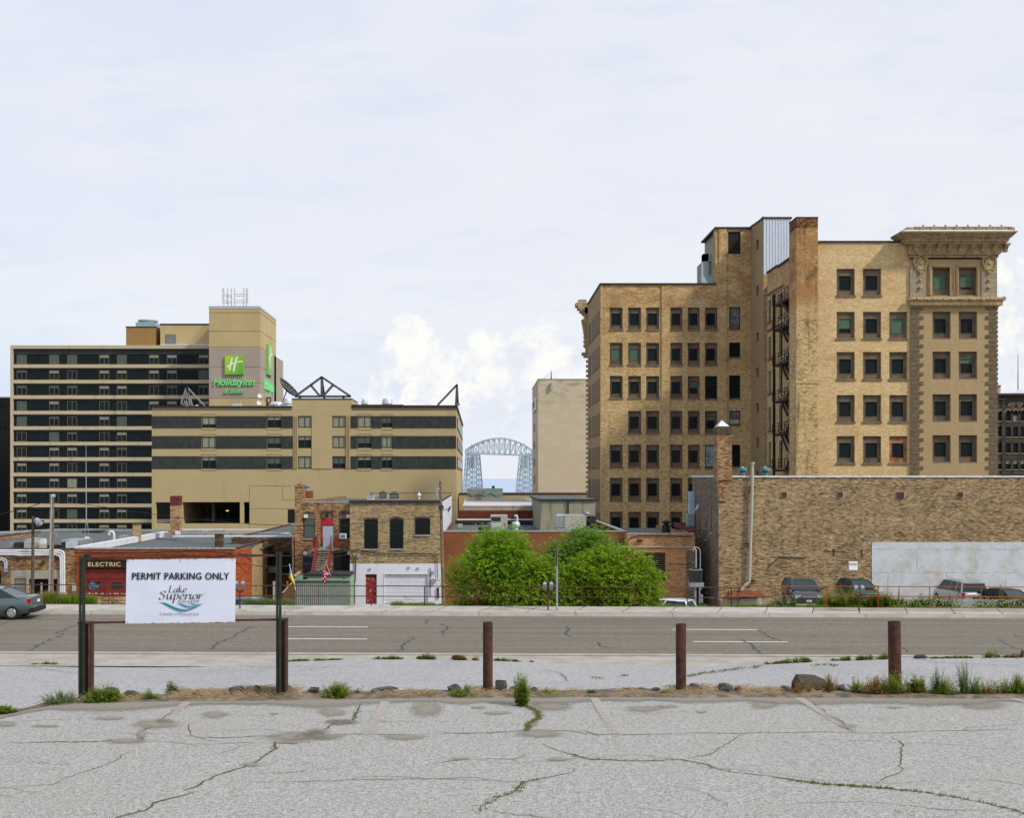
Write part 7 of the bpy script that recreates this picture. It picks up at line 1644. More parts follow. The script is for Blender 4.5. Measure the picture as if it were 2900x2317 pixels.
for a in (1322, 1356, 1390): t.prism([(PX(a, Yc), PZ(1394, Yc)), (PX(a+17, Yc), PZ(1404, Yc)), (PX(a+34, Yc), PZ(1394, Yc)), (PX(a+34, Yc), PZ(1395.5, Yc)), (PX(a+17, Yc), PZ(1405.5, Yc)), (PX(a, Yc), PZ(1395.5, Yc))], Yc-.12, Yc)
t.build('zigzag_band', plain('grey_green_metal_trim', (.26, .35, .31), .6), mp); MB().pbox(1393, 1401, 1376, 1384, Yc+1, .6).build('stub_flue', M['acdark'], mp)
tp = thing('tan_parapet_building', 'long tan parapet running behind the whitewashed roof below the bank tower', 'building'); Yc = 172.; MB().pbox(1300, 1700, 1401, 1450, Yc, 10).build('wall', M['stucco'], tp); MB().pbox(1300, 1700, 1397.5, 1401, Yc-.1, 10).build('coping', M['capb'], tp)
cp = thing('concrete_penthouse', 'grey green stained concrete penthouse with a dark coping in front of the brick office building', 'penthouse'); Yc = 99.; cx0, cx1 = PX(1531, Yc), PX(1686, Yc)
MB().box(cx0, cx1, Yc, Yc+17, G, PZ(1419, Yc)).build('wall', plain('green_stained_concrete', (.30, .29, .20), .95, var=.1, sc=1, dirt=(.14, .16, .12), dirtamt=.4, streak=True, dsc=.8), cp); MB().box(cx0-.2, cx1+.1, Yc-.15, Yc+17.1, PZ(1419, Yc), PZ(1414, Yc)).build('coping', M['darkcap'], cp); MB().box(cx0, cx1, Yc+.2, Yc+17, PZ(1414, Yc), PZ(1413.7, Yc)).build('roof', M['roofgrey'], cp)
MB().pbox(1607, 1611, 1419, 1460, Yc-.15, .15).build('downpipe', M['darkcap'], cp); MB().pbox(1606, 1612, 1418, 1425, Yc-.2, .2).build('hopper', M['darkcap'], cp)
hvac('tall beige rooftop unit left of the round silver vent', [('casing', 1390, 1437.5, 1460, 1497, 97, 2, 'acpale'), ('open_bay', 1392, 1418, 1465, 1476, 96.95, .05, 'darkcap'), ('lower_bay', 1392, 1417, 1484, 1495, 96.95, .05, 'ventw'), ('base', 1388, 1438, 1497, 1503, 96.9, 2.1, 'galv'), ('label_plate', 1428, 1431, 1484, 1488, 96.96, .04, 'darkcap')])
hvac('low black box on the grey roof left of the tall beige unit', [('casing', 1354, 1390, 1494, 1504, 95, 1.4, 'darkcap')])
hvac('small white roof curb left on the grey roof', [('casing', 1297, 1310, 1485, 1494, 104, .5, 'acpale')])
sv = thing('turbine_vent', 'round silver roof vent with a hooked flue pipe', 'vent'); Yc = 94.; MB().lathe(P3(1461, 1503, Yc), [(.22, 0), (.2, .25), (.33, .32), (.36, .5), (.30, .68), (.12, .75)], 14).build('ball', M['ventw'], sv); MB().tube([P3(1465, 1482, Yc), P3(1465, 1464, Yc), P3(1463, 1460, Yc), P3(1459, 1460, Yc), P3(1458, 1464, Yc)], .07, 8).build('flue', M['whitem'], sv)
hvac('long beige packaged rooftop unit in front of the concrete penthouse', [('casing', 1599, 1655, 1459, 1496, 94, 2.2, 'acpale'), ('coil_grille', 1578, 1599, 1459, 1494, 94.1, 2, 'ventw'), ('coil', 1581, 1597, 1462, 1492, 94.05, .05, 'metal'), ('base', 1577, 1659, 1496, 1502, 93.9, 2.3, 'galv'), ('dark_intake_hood', 1660, 1688, 1463, 1500, 94, 2.2, 'darkcap')])
u = THINGS[-1]; MB().prism([(PX(1655, 94), PZ(1459, 94)), (PX(1673, 94), PZ(1464, 94)), (PX(1659, 94), PZ(1478, 94)), (PX(1672, 94), PZ(1480, 94)), (PX(1660, 94), PZ(1494, 94)), (PX(1655, 94), PZ(1496, 94))], 94, 95.5).build('intake_flap', M['acpale'], u)
bv = thing('ball_vent', 'dark round vent dome above the long beige rooftop unit', 'vent'); MB().ball(P3(1662, 1456, 97), .26, 10, 1, 1, .8).build('dome', M['metal'], bv)
# ---- orange brick building
Y = 86.5
og = bld('orange_brick_building', 'low orange brick building with a black louvre between the shrubs and the tall party wall', PX(1775.5, Y), PX(1968, Y), Y, 104, G, PZ(1514, Y), 'b_orange', [(PX(1818, Y), PX(1884, Y), PZ(1648, Y), PZ(1566, Y))], roof='roofdark', par=.3)
t = MB(); 
for k in range(11): t.pbox(1775.5+k*17.4, 1792+k*17.4, 1510.5, 1514, Y-.05, .4)
t.build('tile_coping', M['tile'], og); MB().pbox(1818, 1884, 1566, 1648, Y+.2, .03).build('louvre_back', M['black'], og); t = MB()
for k in range(13): t.pbox(1819, 1883, 1568+k*6.2, 1570.8+k*6.2, Y+.04, .1)
t.build('louvre', M['woodgrey'], og); MB().pbox(1806, 1820, 1528, 1534, Y-.2, .2).build('wall_light', M['rustd'], og)
t = MB(); t.pbox(1943, 1968, 1560, 1712, Y-.02, .03); t.build('grey_brick_strip', M['b_longs'], og)
t = MB(); t.tube([P3(1707, 1562, Y-.1), P3(1709, 1552, Y-.1), P3(1716, 1549, Y-.1), P3(1962, 1549.5, Y-.1)], .05, 6); t.build('conduit', M['acpale'], og); MB().pbox(1703, 1711, 1560, 1568, Y-.3, .25).build('conduit_box', M['ventw'], og)
t = MB(); t.tube([P3(1776, 1548, Y-.08), P3(1777, 1534, Y-.08), P3(1788, 1522, Y-.08), P3(1810, 1518, Y-.08), P3(1960, 1520, Y-.08)], .035, 5); t.tube([P3(1893, 1598, Y-.08), P3(1966, 1599, Y-.08)], .02, 4); t.build('cable', M['cable'], og)
mv = thing('mushroom_vent', 'black mushroom roof vent on the orange brick building', 'vent'); MB().lathe(P3(1886, 1512, 92), [(.38, 0), (.30, .7), (.20, .75), (.20, .85), (.36, .88), (.36, 1.0), (.1, 1.12)], 12).build('vent', M['blackm'], mv)
ib = thing('steel_beam', 'dark red steel beam sticking out towards the tall grey brick end wall', 'beam'); t = MB(); t.bar(P3(1909, 1486, 95), P3(1968, 1506, 88.5), .12, .38); t.bar(P3(1909, 1484, 95), P3(1968, 1486, 95), .12, .2); t.build('beam', plain('oxide_red_beam', (.13, .028, .022), .7, var=.2), ib)
bd2 = thing('vertical_duct', 'pale blue vertical duct and unit against the end of the tall party wall', 'duct'); t = MB(); Yc = 93.2
t.pbox(1953, 1967, 1392, 1456, Yc, .6); t.build('duct', plain('pale_blue_duct', (.40, .50, .62), .5, var=.1), bd2); MB().pbox(1948, 1967, 1456, 1492, Yc-.3, .9).build('unit', plain('grey_blue_unit', (.26, .33, .33), .6, var=.1), bd2)
# ---- long party wall building at right
Y = 84.; XE = PX(2035, Y); YE = 93.4; zt = PZ(1352, Y)
pw = thing('party_wall_building', 'tall windowless dark tan brick building with white tile coping filling the right side', 'building')
XR = PX(3300, Y)
t = MB(); t.wall((0, Y, 0), (1,0,0), (0,0,1), XE, XR, G, zt); t.wall((0, YE+1, 0), (1,0,0), (0,0,1), XE, XR, G, zt-.6); t.build('wall', M['b_long'], pw)
slits = []
for ya, c, d in ((91.2, 1468, 1524), (88.6, 1476, 1530), (86.6, 1442, 1506), (88.2, 1616, 1680), (86.2, 1625, 1686)): slits.append((ya-.15, ya+.2, PZ(d, 88), PZ(c, 88)))
t = MB(); t.wall((XE, 0, 0), (0,1,0), (0,0,1), Y, YE+1, G, zt, slits, (1,0,0), .25); t.build('end_wall', M['b_longs'], pw)
for a, b, c, d in slits: o = MB().box(XE+.18, XE+.2, a, b, c, d).build('slit_window', M['black'], pw); MB().box(XE-.08, XE+.15, a-.06, b+.06, c-.12, c-.002).build('sill', M['acpale'], o)
MB().box(XE+.3, XR, Y+.3, YE+1, zt-.7, zt-.6).build('roof', M['roofdark'], pw)
t = MB(); k = 0; px = 2073.
while px < 3000: t.pbox(px, px+25.5, 1347.5+(k%2)*.4, 1352+(k%3)*.3, Y-.08, .45); px += 26.4; k += 1
for j in range(12): t.box(XE-.06, XE+.36, Y+1.2+j*.78, Y+1.2+j*.78+.75, zt, zt+.13)
t.build('tile_coping', M['whitem'], pw)
t = MB(); Yk_ = Y-.25; t.box(PX(2031, Yk_), PX(2073, Yk_), Yk_, Y+1.1, PZ(1360, Y), PZ(1228, Y)); t.prism([(PX(2031, Yk_), PZ(1360, Y)), (PX(2073, Yk_), PZ(1360, Y)), (PX(2060, Yk_), PZ(1420, Y)), (PX(2038, Yk_), PZ(1420, Y))], Yk_+.12, Y+.1)
ck = t.build('chimney', M['b_brown'], pw); t = MB(); x0_, x1_ = PX(2028, Yk_), PX(2074, Yk_); t.box(x0_, x1_, Yk_-.1, Y+1.2, PZ(1228, Y), PZ(1217, Y)); t.prism([(x0_, PZ(1217, Y)), (x1_, PZ(1217, Y)), (x1_-.12, PZ(1208, Y)), (x0_+.12, PZ(1208, Y))], Yk_-.08, Y+1.1); t.build('chimney_head', plain('dark_chimney_head_stone', (.085, .065, .045), .95, var=.3, sc=5), ck)
t = MB(); a, b, c, d, e = (PX(2031, Y), Yk_, PZ(1208, Y)), (PX(2064, Y), Yk_, PZ(1208, Y)), (PX(2064, Y), Y+1, PZ(1208, Y)), (PX(2031, Y), Y+1, PZ(1208, Y)), (PX(2047, Y), Y+.4, PZ(1189, Y))
for fc in ((a, b, e), (b, c, e), (c, d, e), (d, a, e)): t.face(*fc)
t.build('pyramid_cap', M['whitem'], ck)
q = lambda a, b: P3(a, b, Y-.25); t = MB(); t.tube([q(2131, 1312), q(2130, 1400), q(2122.5, 1640), q(2121, 1650), q(2113, 1656), q(2105, 1664), q(2099, 1672)], .115, 10); t.tube([q(2131, 1309), q(2131, 1315)], .17, 10); t.build('downpipe', M['acpale'], pw)
t = MB(); t.pbox(2110, 2138, 1538.5, 1540, Y-.3, .3); t.pbox(2124, 2142, 1378, 1379.5, Y-.3, .3); t.pbox(2120, 2142, 1644, 1646, Y-.3, .3); t.build('pipe_bracket', M['blackm'], pw)
for px, w in ((2222, 12), (2381, 12), (2551.5, 18), (2722, 12)):
    o = MB().pbox(px-w/2, px+w/2, 1394, 1408 if w < 15 else 1412, Y-.12, .12).build('anchor_plate', M['rustd'], pw); MB().pbox(px-w/2-3, px+w/2+5, 1392, 1411, Y-.02, .02).build('mortar_patch', M['concw'], o)
# painted plaster panel with cracks
m_, n_, b_, o_ = newmat('cracked_white_plaster'); p_ = n_.sep(pos(n_)); uvp = n_.comb(p_[0], p_[2], 0.)
vo = n_.new('ShaderNodeTexBrick'); nn_ = n_.new('ShaderNodeTexNoise'); nn_.inputs['Scale'].default_value = .9; nn_.inputs['Detail'].default_value = 6; n_.put(nn_.inputs['Vector'], uvp); n_.put(vo.inputs['Vector'], n_.mix(.22, uvp, nn_.outputs['Color'])); vo.inputs['Scale'].default_value = 1; vo.inputs['Brick Width'].default_value = 3.4; vo.inputs['Row Height'].default_value = 1.35; vo.inputs['Mortar Size'].default_value = .045; vo.inputs['Mortar Smooth'].default_value = 1
g = n_.noise(uvp, .8, 8, .7); g2 = n_.noise(n_.comb(n_.m('MULTIPLY', p_[0], 3.), n_.m('MULTIPLY', p_[2], 14.), 0.), 1, 3)
c = n_.mix(n_.sm(g, .4, .68), (.56, .60, .66), (.45, .46, .42)); c = n_.mix(n_.sm(g2, .5, .8, 0, .35), c, (.36, .36, .31)); c = n_.mix(n_.sm(n_.noise(uvp, .33, 5), .62, .72, 0, .6), c, (.42, .31, .19)); c = n_.mix(n_.m('MULTIPLY', vo.outputs['Fac'], n_.sm(n_.noise(uvp, 1.3, 4), .42, .6, .15, .75)), c, (.25, .24, .19))
n_.put(b_.inputs['Base Color'], c); b_.inputs['Roughness'].default_value = .9; bump(n_, b_, g2, .4, .02); M['plaster'] = m_
t = MB(); x0_ = PX(2469, Y); n0 = 24; zA, zB = PZ(1536, Y), PZ(1700, Y); L_ = [(x0_+.07*nz(k*1.3), zB+(zA-zB)*k/n0) for k in range(n0+1)]; t.prism(L_+[(XR, zA), (XR, zB)], Y-.035, Y-.002); t.build('plaster_panel', M['plaster'], pw)
po = thing('poster', 'small white poster reading NORD pasted on the tan party wall', 'poster'); b_o = MB().pbox(2404, 2429, 1590.5, 1615.5, Y-.03, .02).build('sheet', M['signw2'], po); text('lettering', 'NORD', M['greyink'], po, PX(2405, Y), PX(2428, Y), PZ(1602, Y), PZ(1595, Y), Y-.04, 0, offset=.03)
t = MB(); t.pbox(2340, 2396, 1561, 1563, Y-.03, .03); t.tube([P3(2173, 1612, Y-.05), P3(2193, 1590, Y-.05), P3(2205, 1578, Y-.05), P3(2280, 1581, Y-.05)], .035, 5); t.pbox(2360, 2364, 1555, 1575, Y-.05, .04); t.pbox(2440, 2443, 1556, 1576, Y-.05, .04); t.build('old_bracket', M['rustd'], pw)
for px, py in ((2258, 1573), (2462, 1539), (2440, 1520), (2484, 1519)): MB().pbox(px-5, px+5, py-4, py+4, Y-.02, .02).build('mortar_patch', M['concw'], pw)
M['turq'] = plain('turquoise_vent', (.05, .33, .36), .6, var=.15)
for px, w, lb_ in ((2102.5, 13, 'smaller turquoise capped roof vent left of the tall white pipe'), (2167, 14.5, 'larger turquoise capped roof vent right of the tall white pipe')):
    v_ = thing('roof_vent', lb_, 'roof vent'); Yc = 88.; c = P3(px, 1350, Yc); k = Yc/F; MB().lathe(c, [(11*k, -.3), (7*k, 14*k), (7.5*k, 17*k)], 14).build('neck', plain('worn_grey_blue', (.12, .17, .18), .7, var=.4, sc=5), v_); MB().lathe((c[0], c[1], c[2]+17*k), [(w*k, 0), (w*k, 8*k)], 18).build('cap', M['turq'], v_); MB().lathe((c[0], c[1], c[2]+25.1*k), [(6*k, 0), (2*k, 3*k)], 10).build('knob', M['acpale'], v_)
aw = condenser('dark wall hung condenser on the grey brick end wall', 1957.5, 1989, 1616, 1651, 82.5, 'acdark', True)
t = MB(); q = lambda a, b: P3(a, b, 83.5); t.tube([q(1962, 1560), q(1965, 1552), q(1971, 1560), q(1971, 1612)], .06, 6); t.build('pipe', M['galv'], aw); t = MB(); t.tube([q(1965, 1550), q(1978, 1552), q(1983, 1560), q(1983, 1612)], .035, 6); t.build('pipe', M['galv'], aw); t = MB(); t.tube([q(1969, 1655), q(1969, 1712)], .09, 6); t.tube([q(1981, 1655), q(1981, 1712)], .06, 6); t.bar(q(1968, 1654), q(1988, 1670), .06); t.build('bracket', M['galv'], aw)
MB().pbox(1981, 1991, 1685, 1708, 83.3, .3).build('meter_box', M['corrug'], aw)
for k, (px, py0, py1) in enumerate(((1972, 1430, 1446),)): MB().bar(P3(px-2, py1, 91), P3(px+6, py0, 91), .25, .1).build('security_lamp', M['ventw'], pw)
wr2 = thing('rusty_canopy', 'rusty sheet metal canopy low on the party wall beside the downpipe', 'canopy'); MB().prismx([(Y-.02, PZ(1676, Y)), (Y-.9, PZ(1686, Y)), (Y-.9, PZ(1689, Y)), (Y-.02, PZ(1680, Y))], PX(2062, Y), PX(2156, Y)).build('sheet', plain('rust_canopy', (.19, .06, .03), .8, var=.3), wr2)
t = MB()
for k in range(9): t.pbox(2097, 2155, 1697+k*2.6, 1698.6+k*2.6, Y-.25, .1)
t.build('louvre', M['whitepeel'], wr2); MB().box(PX(2040, Y), XR, Y-.1, Y-.036, G, PZ(1698, Y)).build('plinth', M['concw'], pw)
# ================================================================== RAILINGS, METERS, POLES, CABLES
M['railb'] = plain('brown_painted_rail', (.09, .042, .028), .7, var=.3, sc=10)
M['railo'] = plain('orange_rust_rail', (.30, .075, .022), .7, var=.3, sc=8, dirt=(.20, .07, .03), dirtamt=.3)
YR_ = 55.9
def rail(label, posts, mat, py_top, py_mid, x0=None, x1=None, r=.026):
    t_ = thing('pipe_railing', label, 'railing'); xs = [PX(p, YR_) for p in posts]
    z = lambda x, py: PZ(py, YR_)-.0041*(x-PX(1200, YR_))
    for nm, py in (('top_rail', py_top), ('middle_rail', py_mid)):
        a = PX(x0, YR_) if x0 is not None else xs[0]; b = PX(x1, YR_) if x1 is not None else xs[-1]; MB().tube([(a, YR_, z(a, py)), (b, YR_, z(b, py))], r, 8).build(nm, M[mat], t_)
    for x in xs: MB().tube([(x, YR_, z(x, 1725)), (x, YR_, z(x, py_top)+.01)], r*1.1, 8).build('post', M[mat], t_)
    return t_
rail('long brown pipe railing along the far pavement, running behind the parking sign and the shrubs', [-136, 12, 160, 308, 457, 606, 754, 902.5, 1052, 1202, 1350, 1500, 1648, 1797, 1946, 2090], 'railb', 1661, 1690, -300, 2090, .024)
rail('orange rust pipe railing along the right part of the far pavement before the parked cars', [2051, 2196, 2341, 2487, 2633, 2779, 2925], 'railo', 1656.5, 1684.5, 2051, 3200, .021)
sr = thing('short_return_railing', 'short brown return rail where the orange railing begins', 'railing'); t = MB(); t.tube([P3(2051, 1659, 57.6), P3(2071, 1667, 56.1)], .026, 8); t.tube([P3(2051, 1688, 57.6), P3(2071, 1694, 56.1)], .026, 8); t.build('rails', M['railb'], sr); MB().tube([P3(2071, 1727, 56.1), P3(2071, 1667, 56.1)], .03, 8).build('post', M['railb'], sr)
M['meter'] = plain('grey_blue_meter_housing', (.16, .20, .24), .45, .3, var=.2, sc=20); M['meterrust'] = plain('rusty_meter_vault', (.20, .075, .03), .8, var=.3)
def meter(label, px, pbase, ptop, Y, heads=2):
    m_ = thing('parking_meter', label, 'parking meter', 'twin headed parking meters on the far kerb'); x = PX(px, Y); z0, z1 = PZ(pbase, Y), PZ(ptop, Y); H_ = z1-z0
    MB().tube([(x, Y, z0), (x, Y, z0+H_*.66)], .035, 10).build('pole', M['rustd'], m_)
    MB().tube([(x-.16, Y, z0+H_*.70), (x-.12, Y, z0+H_*.65), (x, Y, z0+H_*.63), (x+.12, Y, z0+H_*.65), (x+.16, Y, z0+H_*.70)], .045, 8).build('yoke', M['rustd'], m_)
    for s_ in (-1, 1):
        c = x+s_*.155; b = MB(); P = [(c-.065, z0+H_*.70), (c+.065, z0+H_*.70), (c+.095, z0+H_*.80), (c+.10, z0+H_*.90)]+[(c+.10*cos(a), z0+H_*.90+.13*sin(a)) for a in [pi*k/8 for k in range(1, 8)]]+[(c-.10, z0+H_*.90), (c-.095, z0+H_*.80)]
        b.prism(P, Y-.07, Y+.07); h = b.build('head', M['meter'], m_); b = MB(); b.prism([(c-.075, z0+H_*.885), (c+.075, z0+H_*.885)]+[(c+.075*cos(a), z0+H_*.90+.10*sin(a)) for a in [pi*k/8 for k in range(0, 9)]], Y-.08, Y-.071); b.build('window', M['ventw'], h)
        MB().box(c-.05, c+.05, Y-.08, Y-.071, z0+H_*.73, z0+H_*.80).build('vault_door', M['meterrust'], h)
meter('twin parking meter in front of the big green shrubs', 1552, 1736, 1645, 54.1); meter('twin parking meter peeking out right of the parking sign board', 679.5, 1733, 1643, 54.1); meter('twin parking meter before the orange railing, between the two dark cars', 2432.5, 1745, 1655, 54.2)
sp_ = thing('sign_pole', 'grey galvanised pole carrying an edge on sign beside the shrubs', 'sign post'); q = lambda a, b: P3(a, b, 54.1); MB().tube([q(1577.5, 1738), q(1576.5, 1553)], .05, 10).build('pole', M['galv'], sp_); MB().lathe(q(1577.5, 1739), [(.13, 0), (.11, .05), (.055, .16)], 12).build('base', M['galv'], sp_); c = q(1576, 1600); MB().box(c[0]-.03, c[0]+.02, c[1]-.35, c[1]-.06, c[2], c[2]+.8).build('sign_blade', M['green'], sp_)
def pole(label, px0, px1, ptop, pbase, Y, mat, w=4., lean=0):
    t_ = thing('utility_pole', label, 'utility pole'); r = w/F*Y; MB().tube([P3(px1, pbase, Y), P3(px0, ptop, Y)], [r*1.15, r*.85], 12).build('pole', M[mat], t_); return t_
q = lambda a, b, Y: P3(a, b, Y)
a_ = pole('dark short wooden pole with a barn lamp at left', 93.5, 92, 1463, 1716, 78., 'woodgrey', 4.3); t = MB(); t.tube([q(96,1475,78), q(101,1470,77.8), q(104,1474,77.7)], .05, 6); t.build('lamp_arm', M['galv'], a_)
c = Vector(q(109, 1478, 77.6)); t = MB(); n0 = 14; ax = Vector((.75, -.15, -.62)).normalized(); s1 = ax.cross(Vector((0,1,0))).normalized(); s2 = ax.cross(s1)
for k, (r, h) in enumerate(((.10, -.30), (.17, -.25), (.20, -.05), (.30, .12), (.32, .2))):
    for j in range(n0): t.v.append(tuple(c+ax*h+s1*r*cos(2*pi*j/n0)+s2*r*sin(2*pi*j/n0)))
for k in range(4):
    for j in range(n0): t.f.append((k*n0+j, k*n0+(j+1)%n0, (k+1)*n0+(j+1)%n0, (k+1)*n0+j)); t.mi.append(0)
t.build('lamp_shade', M['galv'], a_); MB().ball(c+ax*.14, .2, 8).build('lens', M['acpale'], a_)
pole('tall grey steel pole standing tight beside the orange stained wooden one', 146, 138.5, 1401, 1716, 77.5, 'galv', 2.6)
a_ = pole('orange stained wooden utility pole at left', 149, 147, 1405, 1716, 78.2, 'woodpole', 4.2); MB().tube([q(153,1517,78.1), q(155,1511,78.1), q(160,1513,78.1), q(162,1521,78.1)], .03, 6).build('conduit_hook', M['galv'], a_); MB().pbox(143, 152, 1400, 1408, 77.9, .3).build('insulator_block', M['ventw'], a_)
a_ = pole('tall brown wooden utility pole with floodlights beside the yellow brick building', 1247.5, 1256, 1364, 1720, 81., 'woodpole', 4.6); MB().pbox(1242, 1256, 1432, 1443, 80.4, .5).build('floodlight', M['acdark'], a_); o = MB(); o.bar(q(1252,1447,80.8), q(1270,1441,80.6), .06); o.build('arm', M['galv'], a_); o = MB(); o.bar(q(1269,1449,80.5), q(1276,1435,80.5), .28, .12); o.build('floodlight', M['acdark'], a_)
a_ = pole('thin wooden pole with a street light arm in front of the dark recessed building', 828.5, 830, 1491, 1700, 85., 'woodpole', 2.4); MB().tube([q(828,1519,85), q(815,1512,84.8), q(803,1511,84.6)], .04, 6).build('lamp_arm', M['galv'], a_); MB().bar(q(805,1509,84.6), q(797,1513,84.6), .25, .12).build('lamp_head', M['galv'], a_)
# thin post in the doorway
t = MB(); t.pbox(114.5, 118.5, 1651, 1690, 79, .1); tag(t.build('wooden_stake', plain('pale_stake', (.42,.40,.30), .9)), 'pale wooden stake leaning before the black doorway at left', 'stake')
def cable(label, pts, r=.022):
    P = [Vector(P3(*p)) for p in pts]; P = [tuple(v) for v in P]; out = []
    for i in range(len(P)-1):
        p0, p1, p2, p3 = P[max(i-1,0)], P[i], P[i+1], P[min(i+2, len(P)-1)]
        for j in range(6):
            s_ = j/6; out.append(tuple(.5*(2*p1[d]+(-p0[d]+p2[d])*s_+(2*p0[d]-5*p1[d]+4*p2[d]-p3[d])*s_*s_+(-p0[d]+3*p1[d]-3*p2[d]+p3[d])*s_**3) for d in range(3)))
    out.append(P[-1]); tag(MB().tube(out, r, 5).build('overhead_cable', M['cable']), label, 'cable', 'overhead cables above the alley')
cable('thick sagging black cable from the red shop front to the yellow brick building', [(213,1566,79.5), (400,1566,79.5), (560,1562,79.6), (660,1568,80), (786,1575,82), (900,1571,84), (1009,1558,85.7)], .035)
cable('second black cable hung lower across the red shop front', [(240,1570,79.3), (420,1572,79.3), (560,1575,79.3), (668,1593,80), (755,1605,81), (861,1599,83), (951,1578,85), (1000,1566,85.7)], .025)
cable('long thin cable from the left poles across the tan block to the floodlight pole', [(147,1416,78), (300,1437,79), (480,1463,80), (650,1480,80.5), (830,1489,81), (1040,1482,81), (1244,1463,81)], .02)
cable('pair of cables rising from the left edge to the top of the wooden pole', [(-100,1475,76), (0,1457,76.8), (80,1437,77.5), (145,1415,78)], .028)
cable('thin cable between the yellow brick wall and the floodlight pole', [(1000,1542,85.6), (1100,1538,85.6), (1245,1527,81.2)], .016)
sb = thing('cable_splice', 'black cable splice case hanging over the red shop', 'cable fitting'); MB().tube([P3(236,1572,79.2), P3(240,1573,79.2), P3(252,1575,79.2), P3(257,1574,79.2)], [.04,.10,.10,.04], 8).build('case', M['cable'], sb)
# flags on the railing
m_, n_, b_, o_ = newmat('blue_yellow_flag'); X, Yy, Z = n_.sep(n_.new('ShaderNodeTexCoord').outputs['Generated']); n_.put(b_.inputs['Base Color'], n_.mix(n_.m('GREATER_THAN', n_.m('ADD', Z, n_.m('MULTIPLY', X, .22)), .68), (.80, .62, .01), (.10, .32, .70))); b_.inputs['Roughness'].default_value = .8; M['flagu'] = m_
fl = thing('flag', 'drooping blue and yellow flag left of the corrugated fence', 'flag'); Yf2 = 74.; q = lambda a, b, d=0: P3(a, b, Yf2+d); MB().tube([q(820, 1600), q(837, 1672)], .022, 6).build('staff', M['whitem'], fl); MB().ball(q(820, 1600), .045, 6).build('finial', M['whitem'], fl)
t = MB(); L1 = [(821,1604),(825,1618),(830,1632),(834,1644),(836,1656)]; L2 = [(821,1605),(819,1622),(818,1636),(824,1646),(833,1656)]; n5 = 6
for (a, b), (c, d), (e, f_), (g, h) in zip(L1, L1[1:], L2, L2[1:]):
    for k in range(n5):
        u0, u1 = k/n5, (k+1)/n5; w = lambda u_: .10*sin(u_*9); t.face(q(e+(a-e)*u0, f_+(b-f_)*u0, w(u0)), q(e+(a-e)*u1, f_+(b-f_)*u1, w(u1)), q(g+(c-g)*u1, h+(d-h)*u1, w(u1)), q(g+(c-g)*u0, h+(d-h)*u0, w(u0)))
t.build('cloth', M['flagu'], fl)
M['magenta'] = plain('magenta_flag_cloth', (.50, .012, .10), .8, var=.15, sc=6); M['flagwhite'] = plain('white_flag_print', (.75, .60, .68), .8)
fl = thing('flag', 'drooping magenta flag with white lettering on a slanting staff above the corrugated fence', 'flag'); MB().tube([q(922, 1593), q(937, 1632)], .022, 6).build('staff', M['acpale'], fl)
t = MB(); L1 = [(923,1598),(927,1614),(934,1624),(929,1634),(923,1642),(922,1654)]; L2 = [(920,1612),(915,1622),(912,1634),(913,1642),(916,1650),(919,1656)]
for (a, b), (c, d), (e, f_), (g, h) in zip(L1, L1[1:], L2, L2[1:]):
    for k in range(n5):
        u0, u1 = k/n5, (k+1)/n5; w = lambda u_: .10*sin(u_*8+1); t.face(q(e+(a-e)*u0, f_+(b-f_)*u0, w(u0)), q(e+(a-e)*u1, f_+(b-f_)*u1, w(u1)), q(g+(c-g)*u1, h+(d-h)*u1, w(u1)), q(g+(c-g)*u0, h+(d-h)*u0, w(u0)))
fc = t.build('cloth', M['magenta'], fl); t = MB()
for p in ([(916,1622),(920,1617)], [(918,1630),(924,1622),(922,1628),(928,1622)], [(926,1629),(932,1625)], [(914,1638),(917,1641)], [(919,1634),(923,1637)], [(918,1648),(921,1646)]): t.tube([q(a, b, -.14) for a, b in p], .03, 4)
t.build('white_print', M['flagwhite'], fc)

# ================================================================== CARS
M['tyre'] = plain('tyre_rubber', (.015, .015, .015), .9); M['rim'] = plain('alloy_rim', (.42, .43, .44), .35, .5, var=.05); M['carglass'] = glass('car_glass', (.012, .025, .028), .05); M['tail'] = plain('red_tail_lamp', (.38, .01, .015), .3, var=.05); M['headl'] = plain('clear_headlamp', (.55, .58, .60), .25, var=.05); M['plate'] = plain('number_plate', (.55, .62, .66), .5); M['trim'] = plain('black_car_trim', (.015, .015, .016), .6)
for k in ('carglass',): M[k].node_tree.nodes['Principled BSDF'].inputs['Specular IOR Level'].default_value = .3
def paint(name, col, metal=.5):
    m_, n_, b_, o_ = newmat(name); b_.inputs['Base Color'].default_value = (*col, 1); b_.inputs['Roughness'].default_value = .35; b_.inputs['Metallic'].default_value = metal; b_.inputs['Coat Weight'].default_value = .8; b_.inputs['Coat Roughness'].default_value = .08; return m_
def loft(mb, secs, close=True):
    w = len(secs[0]); i0 = len(mb.v); mb.v += [tuple(p) for s_ in secs for p in s_]
    for i in range(len(secs)-1):
        for j in range(w if close else w-1): mb.f.append((i0+i*w+j, i0+i*w+(j+1)%w, i0+(i+1)*w+(j+1)%w, i0+(i+1)*w+j)); mb.mi.append(0)
    mb.f.append(tuple(i0+j for j in reversed(range(w)))); mb.f.append(tuple(i0+(len(secs)-1)*w+j for j in range(w))); mb.mi += [0, 0]; return mb
